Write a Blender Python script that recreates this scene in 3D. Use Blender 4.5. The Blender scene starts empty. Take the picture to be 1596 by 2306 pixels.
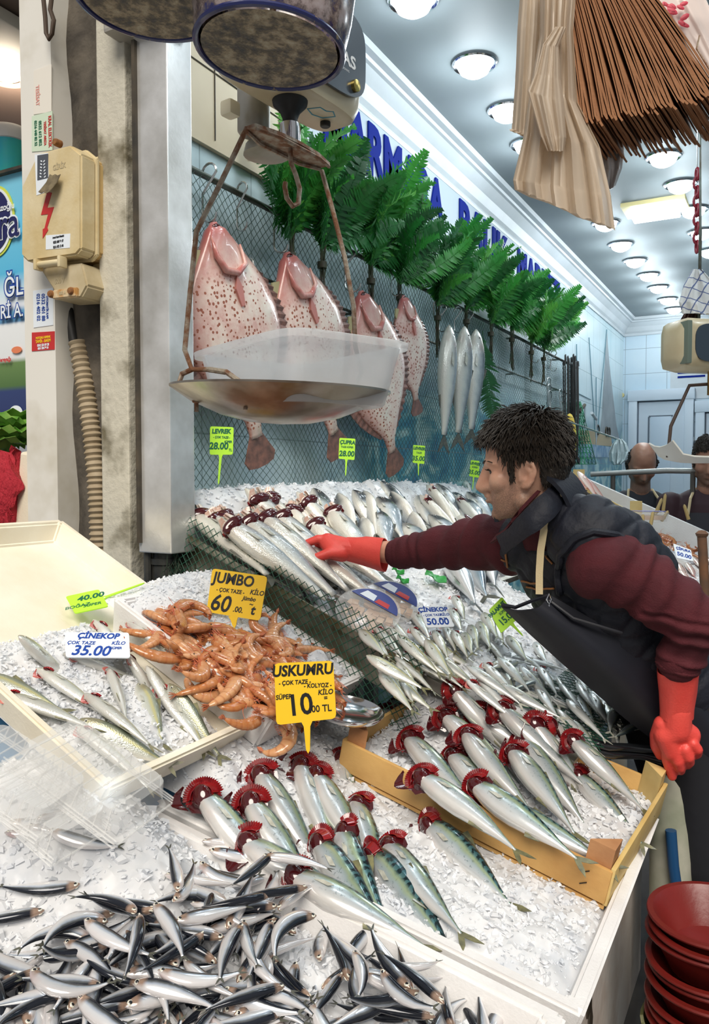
import bpy, bmesh, math, random
import numpy as np
from mathutils import Vector, Matrix, Euler, noise as mnoise
random.seed(7); np.random.seed(7)
S = bpy.context.scene
COL = S.collection
R = math.radians
PI = math.pi

# ------------------------------------------------------------------ camera, sky, exposure
CAMH = 1.45
YAW, PITCH, FPX = R(28.47), R(2.48), 1800.0
cam_d = bpy.data.cameras.new('camera'); cam = bpy.data.objects.new('camera', cam_d); COL.objects.link(cam)
cam.location = (0, 0, CAMH); cam.rotation_euler = (R(90) - PITCH, 0, YAW)
cam_d.sensor_fit = 'VERTICAL'; cam_d.sensor_height = 36.0; cam_d.lens = FPX / 2306 * 36.0
cam_d.clip_start = 0.05; cam_d.clip_end = 200
S.camera = cam
W = bpy.data.worlds.new('sky'); S.world = W; W.use_nodes = True
_bg = W.node_tree.nodes['Background']
_bg.inputs[0].default_value = (0.96, 0.97, 1.0, 1); _bg.inputs[1].default_value = 0.28
S.view_settings.view_transform = 'Standard'; S.view_settings.look = 'None'
S.view_settings.gamma = 1; S.view_settings.use_curve_mapping = False
S.view_settings.exposure = 0.1
# hazy daylight of the street, high behind the camera
_s = bpy.data.lights.new('sun', 'SUN'); _s.energy = 3.3; _s.angle = R(35); _s.color = (1.0, 0.93, 0.83)
sun = bpy.data.objects.new('sun', _s); COL.objects.link(sun)
sun.rotation_euler = Vector((-0.30, 0.62, -0.72)).to_track_quat('-Z', 'Y').to_euler()

# ------------------------------------------------------------------ picking points of the room with a ray
_M = Euler((R(90) - PITCH, 0, YAW)).to_matrix()
CO = Vector((0, 0, CAMH)); FWD = _M @ Vector((0, 0, -1)); RGT = _M @ Vector((1, 0, 0)); UPV = _M @ Vector((0, 1, 0))
def ray(x, y): return _M @ Vector(((x - 798) / FPX, -(y - 1153) / FPX, -1.0))
def at(x, y, fw): return CO + ray(x, y) * fw
def on_plane(x, y, n, d):
    r = ray(x, y); return CO + r * ((d - n.dot(CO)) / n.dot(r))
class Surf:                      # tilted display surface z = a + b x
    def __init__(s, a, b): s.a, s.b = a, b; s.n = Vector((-b, 0, 1)).normalized()
    def z(s, x): return s.a + s.b * x
    def hit(s, px, py, lift=0):
        n = Vector((-s.b, 0, 1)); return on_plane(px, py, n, s.a + lift * n.length)
    def pt(s, x, y, lift=0): return Vector((x, y, s.z(x))) + s.n * lift
SU = Surf(.588, -.42)      # display along the tiled wall
ST = Surf(.36, -.50)       # upper left trays
SF = Surf(.55, -.19)       # front boxes
SV = Surf(.90, -.43)
def onX(x, y, X): return on_plane(x, y, Vector((1, 0, 0)), X)
def onY(x, y, Y): return on_plane(x, y, Vector((0, 1, 0)), Y)
def onZ(x, y, Z): return on_plane(x, y, Vector((0, 0, 1)), Z)

# ------------------------------------------------------------------ materials
def nodes_of(name):
    m = bpy.data.materials.new(name); m.use_nodes = True
    nt = m.node_tree; return m, nt, nt.nodes['Principled BSDF']
def lnk(nt, a, b): nt.links.new(a, b)
def ramp(nt, stops, fac=None, interp='LINEAR'):
    r = nt.nodes.new('ShaderNodeValToRGB'); e = r.color_ramp.elements; r.color_ramp.interpolation = interp
    while len(e) < len(stops): e.new(0.5)
    for k, (p, c) in enumerate(stops):
        e[k].position = p; e[k].color = (*c[:3], 1)
    if fac is not None: lnk(nt, fac, r.inputs[0])
    return r
def coords(nt, kind='Object', scale=None):
    t = nt.nodes.new('ShaderNodeTexCoord'); o = t.outputs[kind]
    if scale is not None:
        mp = nt.nodes.new('ShaderNodeMapping'); mp.inputs['Scale'].default_value = scale if hasattr(scale, '__len__') else (scale,) * 3
        lnk(nt, o, mp.inputs[0]); o = mp.outputs[0]
    return o
def noise_n(nt, vec, scale, detail=4, rough=.55, dist=0):
    n = nt.nodes.new('ShaderNodeTexNoise'); n.inputs['Scale'].default_value = scale
    n.inputs['Detail'].default_value = detail; n.inputs['Roughness'].default_value = rough; n.inputs['Distortion'].default_value = dist
    lnk(nt, vec, n.inputs['Vector']); return n.outputs['Fac']
def mixc(nt, fac, a, b, mode='MIX'):
    m = nt.nodes.new('ShaderNodeMix'); m.data_type = 'RGBA'; m.blend_type = mode
    for s, v in ((m.inputs[0], fac), (m.inputs[6], a), (m.inputs[7], b)):
        if hasattr(v, 'is_output') or isinstance(v, bpy.types.NodeSocket): lnk(nt, v, s)
        elif isinstance(v, (int, float)): s.default_value = v
        else: s.default_value = (*v[:3], 1)
    return m.outputs[2]
def mth(nt, op, a, b=0.0):
    m = nt.nodes.new('ShaderNodeMath'); m.operation = op
    for s, v in ((m.inputs[0], a), (m.inputs[1], b)):
        if isinstance(v, (int, float)): s.default_value = v
        else: lnk(nt, v, s)
    return m.outputs[0]
def bump(nt, p, h, strength=.3, dist=.01):
    b = nt.nodes.new('ShaderNodeBump'); b.inputs['Strength'].default_value = strength; b.inputs['Distance'].default_value = dist
    lnk(nt, h, b.inputs['Height']); lnk(nt, b.outputs[0], p.inputs['Normal'])
def mat(name, c, rough=.5, metal=0, var=None, vscale=8, lo=.35, hi=.65, bmp=0, bscale=40, spec=.5, coat=0, vec='Object', sss=0):
    m, nt, p = nodes_of(name)
    p.inputs['Base Color'].default_value = (*c, 1); p.inputs['Roughness'].default_value = rough; p.inputs['Metallic'].default_value = metal
    p.inputs['Specular IOR Level'].default_value = spec; p.inputs['Coat Weight'].default_value = coat; p.inputs['Coat Roughness'].default_value = .08
    if sss: p.inputs['Subsurface Weight'].default_value = sss; p.inputs['Subsurface Radius'].default_value = (.02, .008, .004)
    if var or bmp: v = coords(nt, vec)
    if var:
        r = ramp(nt, [(lo, c), (hi, var)], noise_n(nt, v, vscale)); lnk(nt, r.outputs[0], p.inputs['Base Color'])
    if bmp: bump(nt, p, noise_n(nt, v, bscale, 3), bmp)
    return m
def emit(name, c, s):
    m, nt, p = nodes_of(name); p.inputs['Base Color'].default_value = (*c, 1)
    p.inputs['Emission Color'].default_value = (*c, 1); p.inputs['Emission Strength'].default_value = s; return m

# ------------------------------------------------------------------ mesh building
def frame(d, up=Vector((0, 0, 1))):
    d = d.normalized(); s = d.cross(up)
    if s.length < 1e-4: s = d.cross(Vector((1, 0, 0)))
    s.normalize(); return s, s.cross(d).normalized()
class MB:
    def __init__(s): s.v = []; s.f = []; s.m = []; s.uv = {}
    def add(s, vs, fs, mi=0, M=None):
        o = len(s.v)
        s.v += [tuple(M @ Vector(q)) for q in vs] if M is not None else [tuple(q) for q in vs]
        for f in fs: s.f.append(tuple(i + o for i in f)); s.m.append(mi)
        return o
    def box(s, c, size, M=None, mi=0, bev=0):
        x, y, z = (q / 2 for q in size)
        if bev:
            bm = bmesh.new(); bmesh.ops.create_cube(bm, size=1)
            for q in bm.verts: q.co = Vector((q.co.x * size[0], q.co.y * size[1], q.co.z * size[2]))
            bmesh.ops.bevel(bm, geom=list(bm.edges), offset=bev, segments=2, affect='EDGES', profile=.6)
            bm.verts.index_update()
            vs = [q.co + Vector(c) for q in bm.verts]; fs = [[q.index for q in f.verts] for f in bm.faces]; bm.free()
            s.add(vs, fs, mi, M); return s
        vs = [(c[0] + i * x, c[1] + j * y, c[2] + k * z) for i in (-1, 1) for j in (-1, 1) for k in (-1, 1)]
        s.add(vs, [(0, 1, 3, 2), (4, 6, 7, 5), (0, 4, 5, 1), (2, 3, 7, 6), (0, 2, 6, 4), (1, 5, 7, 3)], mi, M); return s
    def hexa(s, b, t, mi=0):      # four base corners, four top corners
        s.add(list(b) + list(t), [(3, 2, 1, 0), (4, 5, 6, 7)] + [(i, (i + 1) % 4, 4 + (i + 1) % 4, 4 + i) for i in range(4)], mi); return s
    def tube(s, pts, r, n=8, mi=0, closed=False, caps=True, flat=1.0, up=Vector((0, 0, 1))):
        pts = [Vector(p) for p in pts]; k = len(pts)
        rr = list(r) if hasattr(r, '__len__') else [r] * k
        o = len(s.v); prev = None
        for i, p in enumerate(pts):
            d = (pts[(i + 1) % k] - pts[i - 1]) if closed else (pts[min(i + 1, k - 1)] - pts[max(i - 1, 0)])
            if d.length < 1e-9: d = Vector((0, 0, 1))
            d.normalize()
            if prev is None: a, b = frame(d, up)
            else:
                a = prev - d * prev.dot(d)
                if a.length < 1e-5: a, b = frame(d, up)
                a.normalize(); b = a.cross(d)
            prev = a
            for j in range(n):
                t = 2 * PI * j / n
                s.v.append(tuple(p + a * (rr[i] * math.cos(t)) + b * (rr[i] * flat * math.sin(t))))
        for i in range(k if closed else k - 1):
            i2 = (i + 1) % k
            for j in range(n):
                j2 = (j + 1) % n
                s.f.append((o + i * n + j, o + i * n + j2, o + i2 * n + j2, o + i2 * n + j)); s.m.append(mi)
        if caps and not closed:
            s.f.append(tuple(o + j for j in range(n - 1, -1, -1))); s.m.append(mi)
            s.f.append(tuple(o + (k - 1) * n + j for j in range(n))); s.m.append(mi)
        return s
    def lathe(s, prof, n=32, M=None, mi=0, caps=True, sy=1.0):
        vs = []; fs = []; k = len(prof)
        for (r, z) in prof:
            for j in range(n):
                t = 2 * PI * j / n; vs.append((r * math.cos(t), r * sy * math.sin(t), z))
        for i in range(k - 1):
            for j in range(n):
                j2 = (j + 1) % n; fs.append((i * n + j, i * n + j2, (i + 1) * n + j2, (i + 1) * n + j))
        if caps:
            fs.append(tuple(range(n - 1, -1, -1))); fs.append(tuple((k - 1) * n + j for j in range(n)))
        s.add(vs, fs, mi, M); return s
    def ball(s, c, r, n=12, k=8, M=None, mi=0):
        r = r if hasattr(r, '__len__') else (r, r, r)
        vs = [(c[0], c[1], c[2] - r[2])]; fs = []
        for i in range(1, k):
            p = -PI / 2 + PI * i / k
            for j in range(n):
                t = 2 * PI * j / n
                vs.append((c[0] + r[0] * math.cos(p) * math.cos(t), c[1] + r[1] * math.cos(p) * math.sin(t), c[2] + r[2] * math.sin(p)))
        vs.append((c[0], c[1], c[2] + r[2])); T = len(vs) - 1
        for j in range(n):
            j2 = (j + 1) % n; fs.append((0, 1 + j2, 1 + j)); fs.append((T, T - n + j, T - n + j2))
        for i in range(k - 2):
            for j in range(n):
                j2 = (j + 1) % n; fs.append((1 + i * n + j, 1 + i * n + j2, 1 + (i + 1) * n + j2, 1 + (i + 1) * n + j))
        s.add(vs, fs, mi, M); return s
    def prism(s, pts, h, M=None, mi=0, z0=0):      # outline in xy, height h along z
        k = len(pts)
        vs = [(p[0], p[1], z0) for p in pts] + [(p[0], p[1], z0 + h) for p in pts]
        fs = [tuple(range(k - 1, -1, -1)), tuple(range(k, 2 * k))] + [(i, (i + 1) % k, k + (i + 1) % k, k + i) for i in range(k)]
        s.add(vs, fs, mi, M); return s
    def grid(s, P, mi=0, closed_u=False):           # P[i][j] points
        o = len(s.v); a = len(P); b = len(P[0])
        for row in P: s.v += [tuple(q) for q in row]
        for i in range(a if closed_u else a - 1):
            i2 = (i + 1) % a
            for j in range(b - 1):
                s.f.append((o + i * b + j, o + i2 * b + j, o + i2 * b + j + 1, o + i * b + j + 1)); s.m.append(mi)
        return s
    def sheet(s, P, th, mi=0):                      # grid with thickness (list of rows), th along averaged normal
        a = len(P); b = len(P[0]); A = np.array([[tuple(q) for q in r] for r in P], float)
        du = np.gradient(A, axis=0); dv = np.gradient(A, axis=1); N = np.cross(du, dv)
        N /= (np.linalg.norm(N, axis=2, keepdims=True) + 1e-12); B = A - N * th
        o = len(s.v); s.v += [tuple(q) for q in A.reshape(-1, 3)] + [tuple(q) for q in B.reshape(-1, 3)]; o2 = o + a * b
        for i in range(a - 1):
            for j in range(b - 1):
                q = (i * b + j, (i + 1) * b + j, (i + 1) * b + j + 1, i * b + j + 1)
                s.f.append(tuple(o + t for t in q)); s.m.append(mi)
                s.f.append(tuple(o2 + t for t in q[::-1])); s.m.append(mi)
        edge = [i * b for i in range(a)] + [(a - 1) * b + j for j in range(1, b)] + [i * b + b - 1 for i in range(a - 2, -1, -1)] + [j for j in range(b - 2, 0, -1)]
        for q in range(len(edge)):
            e, g = edge[q], edge[(q + 1) % len(edge)]
            s.f.append((o + g, o + e, o2 + e, o2 + g)); s.m.append(mi)
        return s
    def build(s, name, mats, parent=None, smooth=True, angle=40, uv=None, loc=None):
        me = bpy.data.meshes.new(name); me.from_pydata(s.v, [], s.f)
        for q in (mats if isinstance(mats, (list, tuple)) else [mats]): me.materials.append(q)
        if len(me.materials) > 1: me.polygons.foreach_set('material_index', s.m)
        if uv is not None:
            U = me.uv_layers.new(name='UVMap'); li = np.zeros(len(me.loops), dtype=np.int32); me.loops.foreach_get('vertex_index', li)
            U.data.foreach_set('uv', np.asarray(uv, float)[li].ravel())
        me.validate(); me.update()
        if smooth: shade(me, angle)
        o = bpy.data.objects.new(name, me); COL.objects.link(o)
        if loc is not None:
            L = Vector(loc); me.transform(Matrix.Translation(-L)); o.location = L
        if parent is not None: o.parent = parent
        return o
def shade(me, angle=40):
    me.polygons.foreach_set('use_smooth', [True] * len(me.polygons))
    if angle < 180:
        bm = bmesh.new(); bm.from_mesh(me); a = R(angle)
        for e in bm.edges:
            if len(e.link_faces) == 2 and e.calc_face_angle(0) > a: e.smooth = False
        bm.to_mesh(me); bm.free()
def tag(o, label=None, cat=None, group=None, kind=None):
    if label: o['label'] = label
    if cat: o['category'] = cat
    if group: o['group'] = group
    if kind: o['kind'] = kind
    return o
def empty(name, loc, label, cat, group=None, M=None):
    o = bpy.data.objects.new(name, None); COL.objects.link(o); o.empty_display_size = .05
    o.location = loc
    if M is not None: o.matrix_world = M
    return tag(o, label, cat, group)
def rebase(root, parts):        # children built in room coordinates: keep them in place under the empty
    inv = root.matrix_world.copy() if False else Matrix.Translation(root.location)
    for p in parts: p.data.transform(Matrix.Translation(-Vector(root.location)))
def struct(mb, name, m, smooth=False, uv=None):
    o = mb.build(name, m, smooth=smooth, uv=uv); o['kind'] = 'structure'; return o
def copy_tree(o, parent=None):
    c = o.copy(); COL.objects.link(c)
    if parent is not None: c.parent = parent
    for ch in list(o.children): copy_tree(ch, c)
    return c
def remesh(mb, voxel, smooth_it=3, fac=.5):
    me = bpy.data.meshes.new('tmp'); me.from_pydata(mb.v, [], mb.f); me.update()
    bm = bmesh.new(); bm.from_mesh(me); bmesh.ops.recalc_face_normals(bm, faces=bm.faces); bm.to_mesh(me); bm.free()
    o = bpy.data.objects.new('tmp', me); COL.objects.link(o)
    md = o.modifiers.new('r', 'REMESH'); md.mode = 'VOXEL'; md.voxel_size = voxel; md.use_smooth_shade = True
    if smooth_it:
        sm = o.modifiers.new('s', 'SMOOTH'); sm.iterations = smooth_it; sm.factor = fac
    dg = bpy.context.evaluated_depsgraph_get(); dg.update()
    r = bpy.data.meshes.new_from_object(o.evaluated_get(dg))
    bpy.data.objects.remove(o); bpy.data.meshes.remove(me)
    return r
def mesh_obj(name, me, m, parent=None):
    me.name = name; me.materials.clear()
    for q in (m if isinstance(m, (list, tuple)) else [m]): me.materials.append(q)
    me.polygons.foreach_set('use_smooth', [True] * len(me.polygons))
    o = bpy.data.objects.new(name, me); COL.objects.link(o)
    if parent is not None: o.parent = parent
    return o
def verts_np(me):
    a = np.zeros(len(me.vertices) * 3); me.vertices.foreach_get('co', a); return a.reshape(-1, 3)
def set_verts(me, a): me.vertices.foreach_set('co', np.asarray(a, float).ravel()); me.update()
def chain(mb, pts, n=14):        # tapered capsule chain [(p, r), ...] as overlapping closed solids
    for (p, r) in pts: mb.ball(p, r, n, 10)
    for (p, r), (q, t) in zip(pts[:-1], pts[1:]): mb.tube([p, q], [r, t], n)
    return mb
def text_mesh(txt, size, shear=0, extrude=0.0, bold=0.0, sx=1.0):
    cu = bpy.data.curves.new('t', 'FONT'); cu.body = txt; cu.size = size; cu.align_x = 'CENTER'; cu.align_y = 'CENTER'
    cu.shear = shear; cu.extrude = extrude; cu.offset = bold; cu.resolution_u = 3
    o = bpy.data.objects.new('t', cu); COL.objects.link(o)
    dg = bpy.context.evaluated_depsgraph_get(); dg.update()
    me = bpy.data.meshes.new_from_object(o.evaluated_get(dg)); bpy.data.objects.remove(o); bpy.data.curves.remove(cu)
    v = [(q.co.x * sx, q.co.y, q.co.z) for q in me.vertices]; f = [tuple(p.vertices) for p in me.polygons]; bpy.data.meshes.remove(me)
    return v, f
def put_text(mb, txt, size, M, mi=0, **k):
    v, f = text_mesh(txt, size, **k); mb.add(v, f, mi, M); return mb
def basis(o, x, y, z=None):
    x = Vector(x).normalized(); y = Vector(y); z = x.cross(y).normalized() if z is None else Vector(z); y = z.cross(x).normalized()
    return Matrix(((x.x, y.x, z.x, o[0]), (x.y, y.y, z.y, o[1]), (x.z, y.z, z.z, o[2]), (0, 0, 0, 1)))
def ordinal(k): return ['first', 'second', 'third', 'fourth', 'fifth', 'sixth', 'seventh', 'eighth', 'ninth', 'tenth', 'eleventh', 'twelfth', 'thirteenth', 'fourteenth', 'fifteenth', 'sixteenth', 'seventeenth', 'eighteenth', 'nineteenth', 'twentieth', 'twenty-first', 'twenty-second', 'twenty-third', 'twenty-fourth', 'twenty-fifth', 'twenty-sixth', 'twenty-seventh', 'twenty-eighth'][k]
# ================================================================== SETTING
def tile_mat(name, ax, w, h, base, var, line, off=(0, 0), lw=.022):
    m, nt, p = nodes_of(name); v = coords(nt)
    sp = nt.nodes.new('ShaderNodeSeparateXYZ'); lnk(nt, v, sp.inputs[0])
    a = mth(nt, 'FRACT', mth(nt, 'DIVIDE', mth(nt, 'ADD', sp.outputs[ax], 20 + off[0]), w))
    b = mth(nt, 'FRACT', mth(nt, 'DIVIDE', mth(nt, 'ADD', sp.outputs[2], 20 + off[1]), h))
    ln = mth(nt, 'MAXIMUM', mth(nt, 'LESS_THAN', a, lw), mth(nt, 'LESS_THAN', b, lw * w / h))
    c = ramp(nt, [(.4, base), (.7, var)], noise_n(nt, v, 1.3, 5)).outputs[0]
    lnk(nt, mixc(nt, ln, c, line), p.inputs['Base Color']); p.inputs['Roughness'].default_value = .22
    return m
M_tileL = tile_mat('glazed_tile_left', 1, .30, .30, (.62, .74, .78), (.50, .66, .72), (.30, .36, .38))
M_tileB = tile_mat('glazed_tile_back', 0, .24, .30, (.62, .73, .80), (.50, .64, .74), (.26, .32, .36), off=(.02, .1))
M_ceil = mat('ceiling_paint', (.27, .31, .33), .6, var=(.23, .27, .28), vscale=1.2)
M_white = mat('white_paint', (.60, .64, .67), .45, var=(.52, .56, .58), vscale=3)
M_floor = mat('wet_floor', (.10, .10, .10), .3, var=(.04, .04, .045), vscale=4)
M_cream = mat('cream_panel', (.66, .55, .38), .45, var=(.56, .45, .29), vscale=2)
M_black = mat('black_gap', (.012, .011, .010), .5)
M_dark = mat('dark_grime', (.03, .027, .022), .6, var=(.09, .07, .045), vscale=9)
M_conc = mat('flaking_concrete', (.56, .53, .44), .75, var=(.15, .13, .08), vscale=6, lo=.52, hi=.70, bmp=.4, bscale=45)
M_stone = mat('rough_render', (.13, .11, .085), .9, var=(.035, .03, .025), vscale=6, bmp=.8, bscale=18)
M_steel = mat('brushed_steel', (.90, .90, .89), .28, .6, var=(.58, .57, .54), vscale=5, bmp=.05, bscale=90)
M_steel2 = mat('dull_steel', (.46, .45, .41), .4, .6, var=(.27, .25, .20), vscale=7)
M_postw = mat('painted_post', (.78, .76, .70), .4, var=(.58, .54, .44), vscale=4, lo=.5, hi=.75)
M_brownc = mat('brown_ceiling', (.17, .12, .10), .7)
M_blue_letter = mat('blue_letter', (.004, .016, .20), .8, spec=.1)
M_redpaint = mat('red_paint', (.55, .03, .03), .4)
M_glow = emit('lamp_glow', (.86, .94, 1.0), 7)
M_glowwarm = emit('lamp_glow_warm', (1.0, .86, .62), 8)
M_chrome = mat('chrome', (.75, .76, .78), .12, 1.0)

# sea mural printed over the lower tiles of the left wall
m, nt, p = nodes_of('tile_with_sea_mural'); v = coords(nt)
sp = nt.nodes.new('ShaderNodeSeparateXYZ'); lnk(nt, v, sp.inputs[0])
aa = mth(nt, 'FRACT', mth(nt, 'DIVIDE', mth(nt, 'ADD', sp.outputs[1], 20), .30)); bb = mth(nt, 'FRACT', mth(nt, 'DIVIDE', mth(nt, 'ADD', sp.outputs[2], 20), .30))
ln = mth(nt, 'MAXIMUM', mth(nt, 'LESS_THAN', aa, .02), mth(nt, 'LESS_THAN', bb, .02))
sky_c = ramp(nt, [(.35, (.64, .76, .79)), (.7, (.50, .67, .72))], noise_n(nt, v, 1.4, 5)).outputs[0]
teal = ramp(nt, [(.3, (.03, .16, .30)), (.48, (.10, .36, .44)), (.58, (.42, .68, .66)), (.75, (.80, .88, .85))], noise_n(nt, coords(nt, scale=(1, 1.6, 2.6)), 2.2, 6, .6, .8)).outputs[0]
fz = mth(nt, 'ADD', mth(nt, 'MULTIPLY', mth(nt, 'SUBTRACT', 2.12, sp.outputs[2]), 3.2), mth(nt, 'MULTIPLY', noise_n(nt, v, 2.0), 1.0))
fy = mth(nt, 'MULTIPLY', mth(nt, 'SUBTRACT', sp.outputs[1], 2.9), 1.6)
fac = mth(nt, 'MULTIPLY', mth(nt, 'MINIMUM', mth(nt, 'MAXIMUM', mth(nt, 'SUBTRACT', fz, .5), 0), 1), mth(nt, 'MINIMUM', mth(nt, 'MAXIMUM', fy, 0.06), 1))
cc = mixc(nt, fac, sky_c, teal)
lnk(nt, mixc(nt, mth(nt, 'MULTIPLY', ln, .6), cc, (.2, .28, .3)), p.inputs['Base Color']); p.inputs['Roughness'].default_value = .25
M_mural = m

XW, YB, ZC = -1.8, 10.2, 3.36
struct(MB().box((.4, 4.5, -.06), (9.5, 13, .12)), 'floor', M_floor)
struct(MB().box((XW - .08, (2.02 + YB) / 2, ZC / 2 + .02), (.16, YB - 2.02, ZC + .04)), 'wall_left', M_mural)
struct(MB().box((.4, YB + .08, ZC / 2), (4.5, .16, ZC + .1)), 'wall_back', M_tileB)
struct(MB().box((2.75, 6.3, ZC / 2), (.16, 8.0, ZC + .1)), 'wall_right', M_tileL)
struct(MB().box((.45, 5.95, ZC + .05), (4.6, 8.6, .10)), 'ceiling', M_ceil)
# cornice: stepped moulding along the left and the back wall
def cornice(name, p0, d, n, L):
    prof = [(0, -.20), (.012, -.20), (.016, -.185), (.012, -.17), (.03, -.15), (.055, -.10), (.10, -.055), (.115, -.05), (.12, -.035), (.15, -.03), (.155, -.0), (0, 0)]
    mb = MB(); a = []; b = []
    for (o, z) in prof:
        q = Vector(p0) + Vector(n) * o + Vector((0, 0, z)); a.append(q); b.append(q + Vector(d) * L)
    k = len(prof); mb.add(a + b, [(i, (i + 1) % k, k + (i + 1) % k, k + i) for i in range(k)] + [tuple(range(k - 1, -1, -1)), tuple(range(k, 2 * k))])
    return struct(mb, name, M_white)
cornice('trim_1', (XW, 2.0, ZC), (0, 1, 0), (1, 0, 0), YB - 2.0)
cornice('trim_2', (XW, YB, ZC), (1, 0, 0), (0, -1, 0), 4.4)
# white sign band with blue letters under the cornice
band = MB().box((XW + .004, 5.2, 3.0), (.012, 5.2, .34))
struct(band, 'trim_3', mat('sign_band', (.42, .49, .55), .5))
def wall_word(txt, y0, y1, z, size):
    v, f = text_mesh(txt, size, extrude=.004, bold=.012)
    xs = [q[0] for q in v]; k = (y1 - y0) / (max(xs) - min(xs)); mb = MB()
    M = basis((XW + .016, (y0 + y1) / 2, z), (0, k, 0), (0, 0, 1)) @ Matrix.Diagonal((k, 1, 1, 1))
    M = Matrix.Translation((XW + .016, (y0 + y1) / 2, z)) @ Matrix(((0, 0, 1, 0), (1, 0, 0, 0), (0, 1, 0, 0), (0, 0, 0, 1))) @ Matrix.Diagonal((k, 1, 1, 1))
    mb.add(v, f, 0, M); return mb
for t, a, b, lab in (('MARMARA', 3.0, 4.36, 'left word'), ('BALIK', 4.60, 5.56, 'middle word'), ('MARKET', 5.80, 7.02, 'right word')):
    tag(wall_word(t, a, b, 3.0, .33).build('sign_lettering', M_blue_letter, smooth=False), 'blue capital letters on the white band above the ferns, %s of the shop sign' % lab, 'sign')

# cream boarding on the wall beside the steel pillar
tm = MB()
tm.box((XW + .012, 2.42, 2.90), (.02, .80, .62)); o = struct(tm, 'trim_4', M_cream)
mb = MB()
for k in range(5): mb.tube([(XW + .024, 2.06 + .2 * k, 3.2), (XW + .024, 2.06 + .2 * k, 2.62)], .0022, 5)
mb.tube([(XW + .024, 2.04, 2.85), (XW + .024, 2.82, 2.85)], .0025, 5)
struct(mb, 'trim_5', M_dark)

# shop-front pillars: white post, rough wall, concrete strip, black gap, steel column
struct(MB().box((-2.1875, 1.975, 1.7), (.145, .25, 3.4)), 'wall_pier', M_postw)
rw = MB(); P = []
for i in range(9):
    row = []
    for j in range(60):
        z = 3.4 * j / 59; x = -2.13 + .23 * i / 8
        row.append((x, 2.02 - .035 * math.sin(PI * i / 8) + .03 * mnoise.noise(Vector((x * 9, z * 3.3, 2))), z))
    P.append(row)
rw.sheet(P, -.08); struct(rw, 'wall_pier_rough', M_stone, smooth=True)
mb = MB(); P = []
for z0, z1 in ((0, 1.50), (1.52, 2.02)): mb.box((-2.01, 1.975, (z0 + z1) / 2), (.19, .03, z1 - z0), bev=.006)
struct(mb, 'wall_pier_slab', mat('old_marble', (.50, .46, .36), .6, var=(.26, .23, .15), vscale=5, bmp=.3))
struct(MB().box((-1.8565, 1.94, 1.7), (.119, .18, 3.4), bev=.006), 'wall_pier_concrete', M_conc)
struct(MB().box((-1.773, 1.96, 1.7), (.05, .10, 3.4)), 'wall_pier_gap', M_black)
sc = MB().box((-1.6845, 1.8925, 2.25), (.129, .111, 2.06), bev=.004)
struct(sc, 'wall_pier_steel', M_steel)
struct(MB().box((-1.69, 1.86, 2.92), (.26, .15, .30), bev=.01), 'trim_6', mat('peeling_beam', (.40, .38, .34), .6, .2, var=(.08, .07, .06), vscale=10, lo=.48, hi=.6))
mb = MB().box((-1.74, 1.835, 2.0), (.012, .02, 1.5)); struct(mb, 'trim_7', M_dark)
# grimy foot under the steel column: pipe and collars
mb = MB().tube([(-1.70, 1.90, 1.24), (-1.70, 1.90, .1)], .04, 18)
for z in (1.20, 1.05, .93): mb.tube([(-1.70, 1.90, z), (-1.70, 1.90, z - .018)], .046, 18)
mb.tube([(-1.735, 1.86, 1.22), (-1.73, 1.86, .2)], .012, 8)
o = mb.build('drain_pipe', mat('black_pipe', (.02, .022, .025), .35, var=(.05, .05, .045), vscale=14)); tag(o, 'black drain pipe with ring collars below the steel column', 'pipe')
mb = MB()
for k in range(70):
    a = random.uniform(-1.66, -1.60); y = random.uniform(1.84, 1.95); z = 1.22 - random.random() * .12
    pts = [(a, y, z)]
    for q in range(5): pts.append((pts[-1][0] + random.uniform(-.012, .014), pts[-1][1] + random.uniform(-.012, .01), pts[-1][2] - random.uniform(.008, .035)))
    mb.tube(pts, .0012, 4)
tag(mb.build('net_fringe', mat('dark_net_fringe', (.03, .05, .03), .6)), 'frayed dark green net threads hanging under the steel column', 'net', kind='stuff')

# ------------------------------------------------------------------ ceiling lamps
OFF = [(-.95, 2.35), (-.25, 2.35), (.5, 2.35), (.5, 3.4), (.5, 4.6)]      # unseen lamps added above and right of the frame to brighten the front display
SPOTS = [(930, -4), (1068, 140), (1142, 245), (1190, 322), (1494, 350), (1532, 412), (1364, 500), (1398, 548), (1430, 585), (1460, 617), (1482, 645), (1503, 672), (1518, 694), (1561, 470), (1580, 520), (1600, 563)]
ring = MB().lathe([(.088, .0), (.098, -.004), (.104, -.010), (.098, -.016), (.086, -.010), (.080, 0)], 28, caps=False)
bulb = MB().lathe([(.080, 0.0), (.078, -.022), (.066, -.044), (.045, -.058), (.020, -.068), (0.001, -.070)], 24)
lamp0 = None
words = ['first', 'second', 'third', 'fourth', 'fifth', 'sixth', 'seventh', 'eighth', 'ninth', 'tenth', 'eleventh', 'twelfth', 'thirteenth', 'fourteenth', 'fifteenth', 'sixteenth']
order_y = sorted(range(len(SPOTS)), key=lambda k: SPOTS[k][1])
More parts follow.
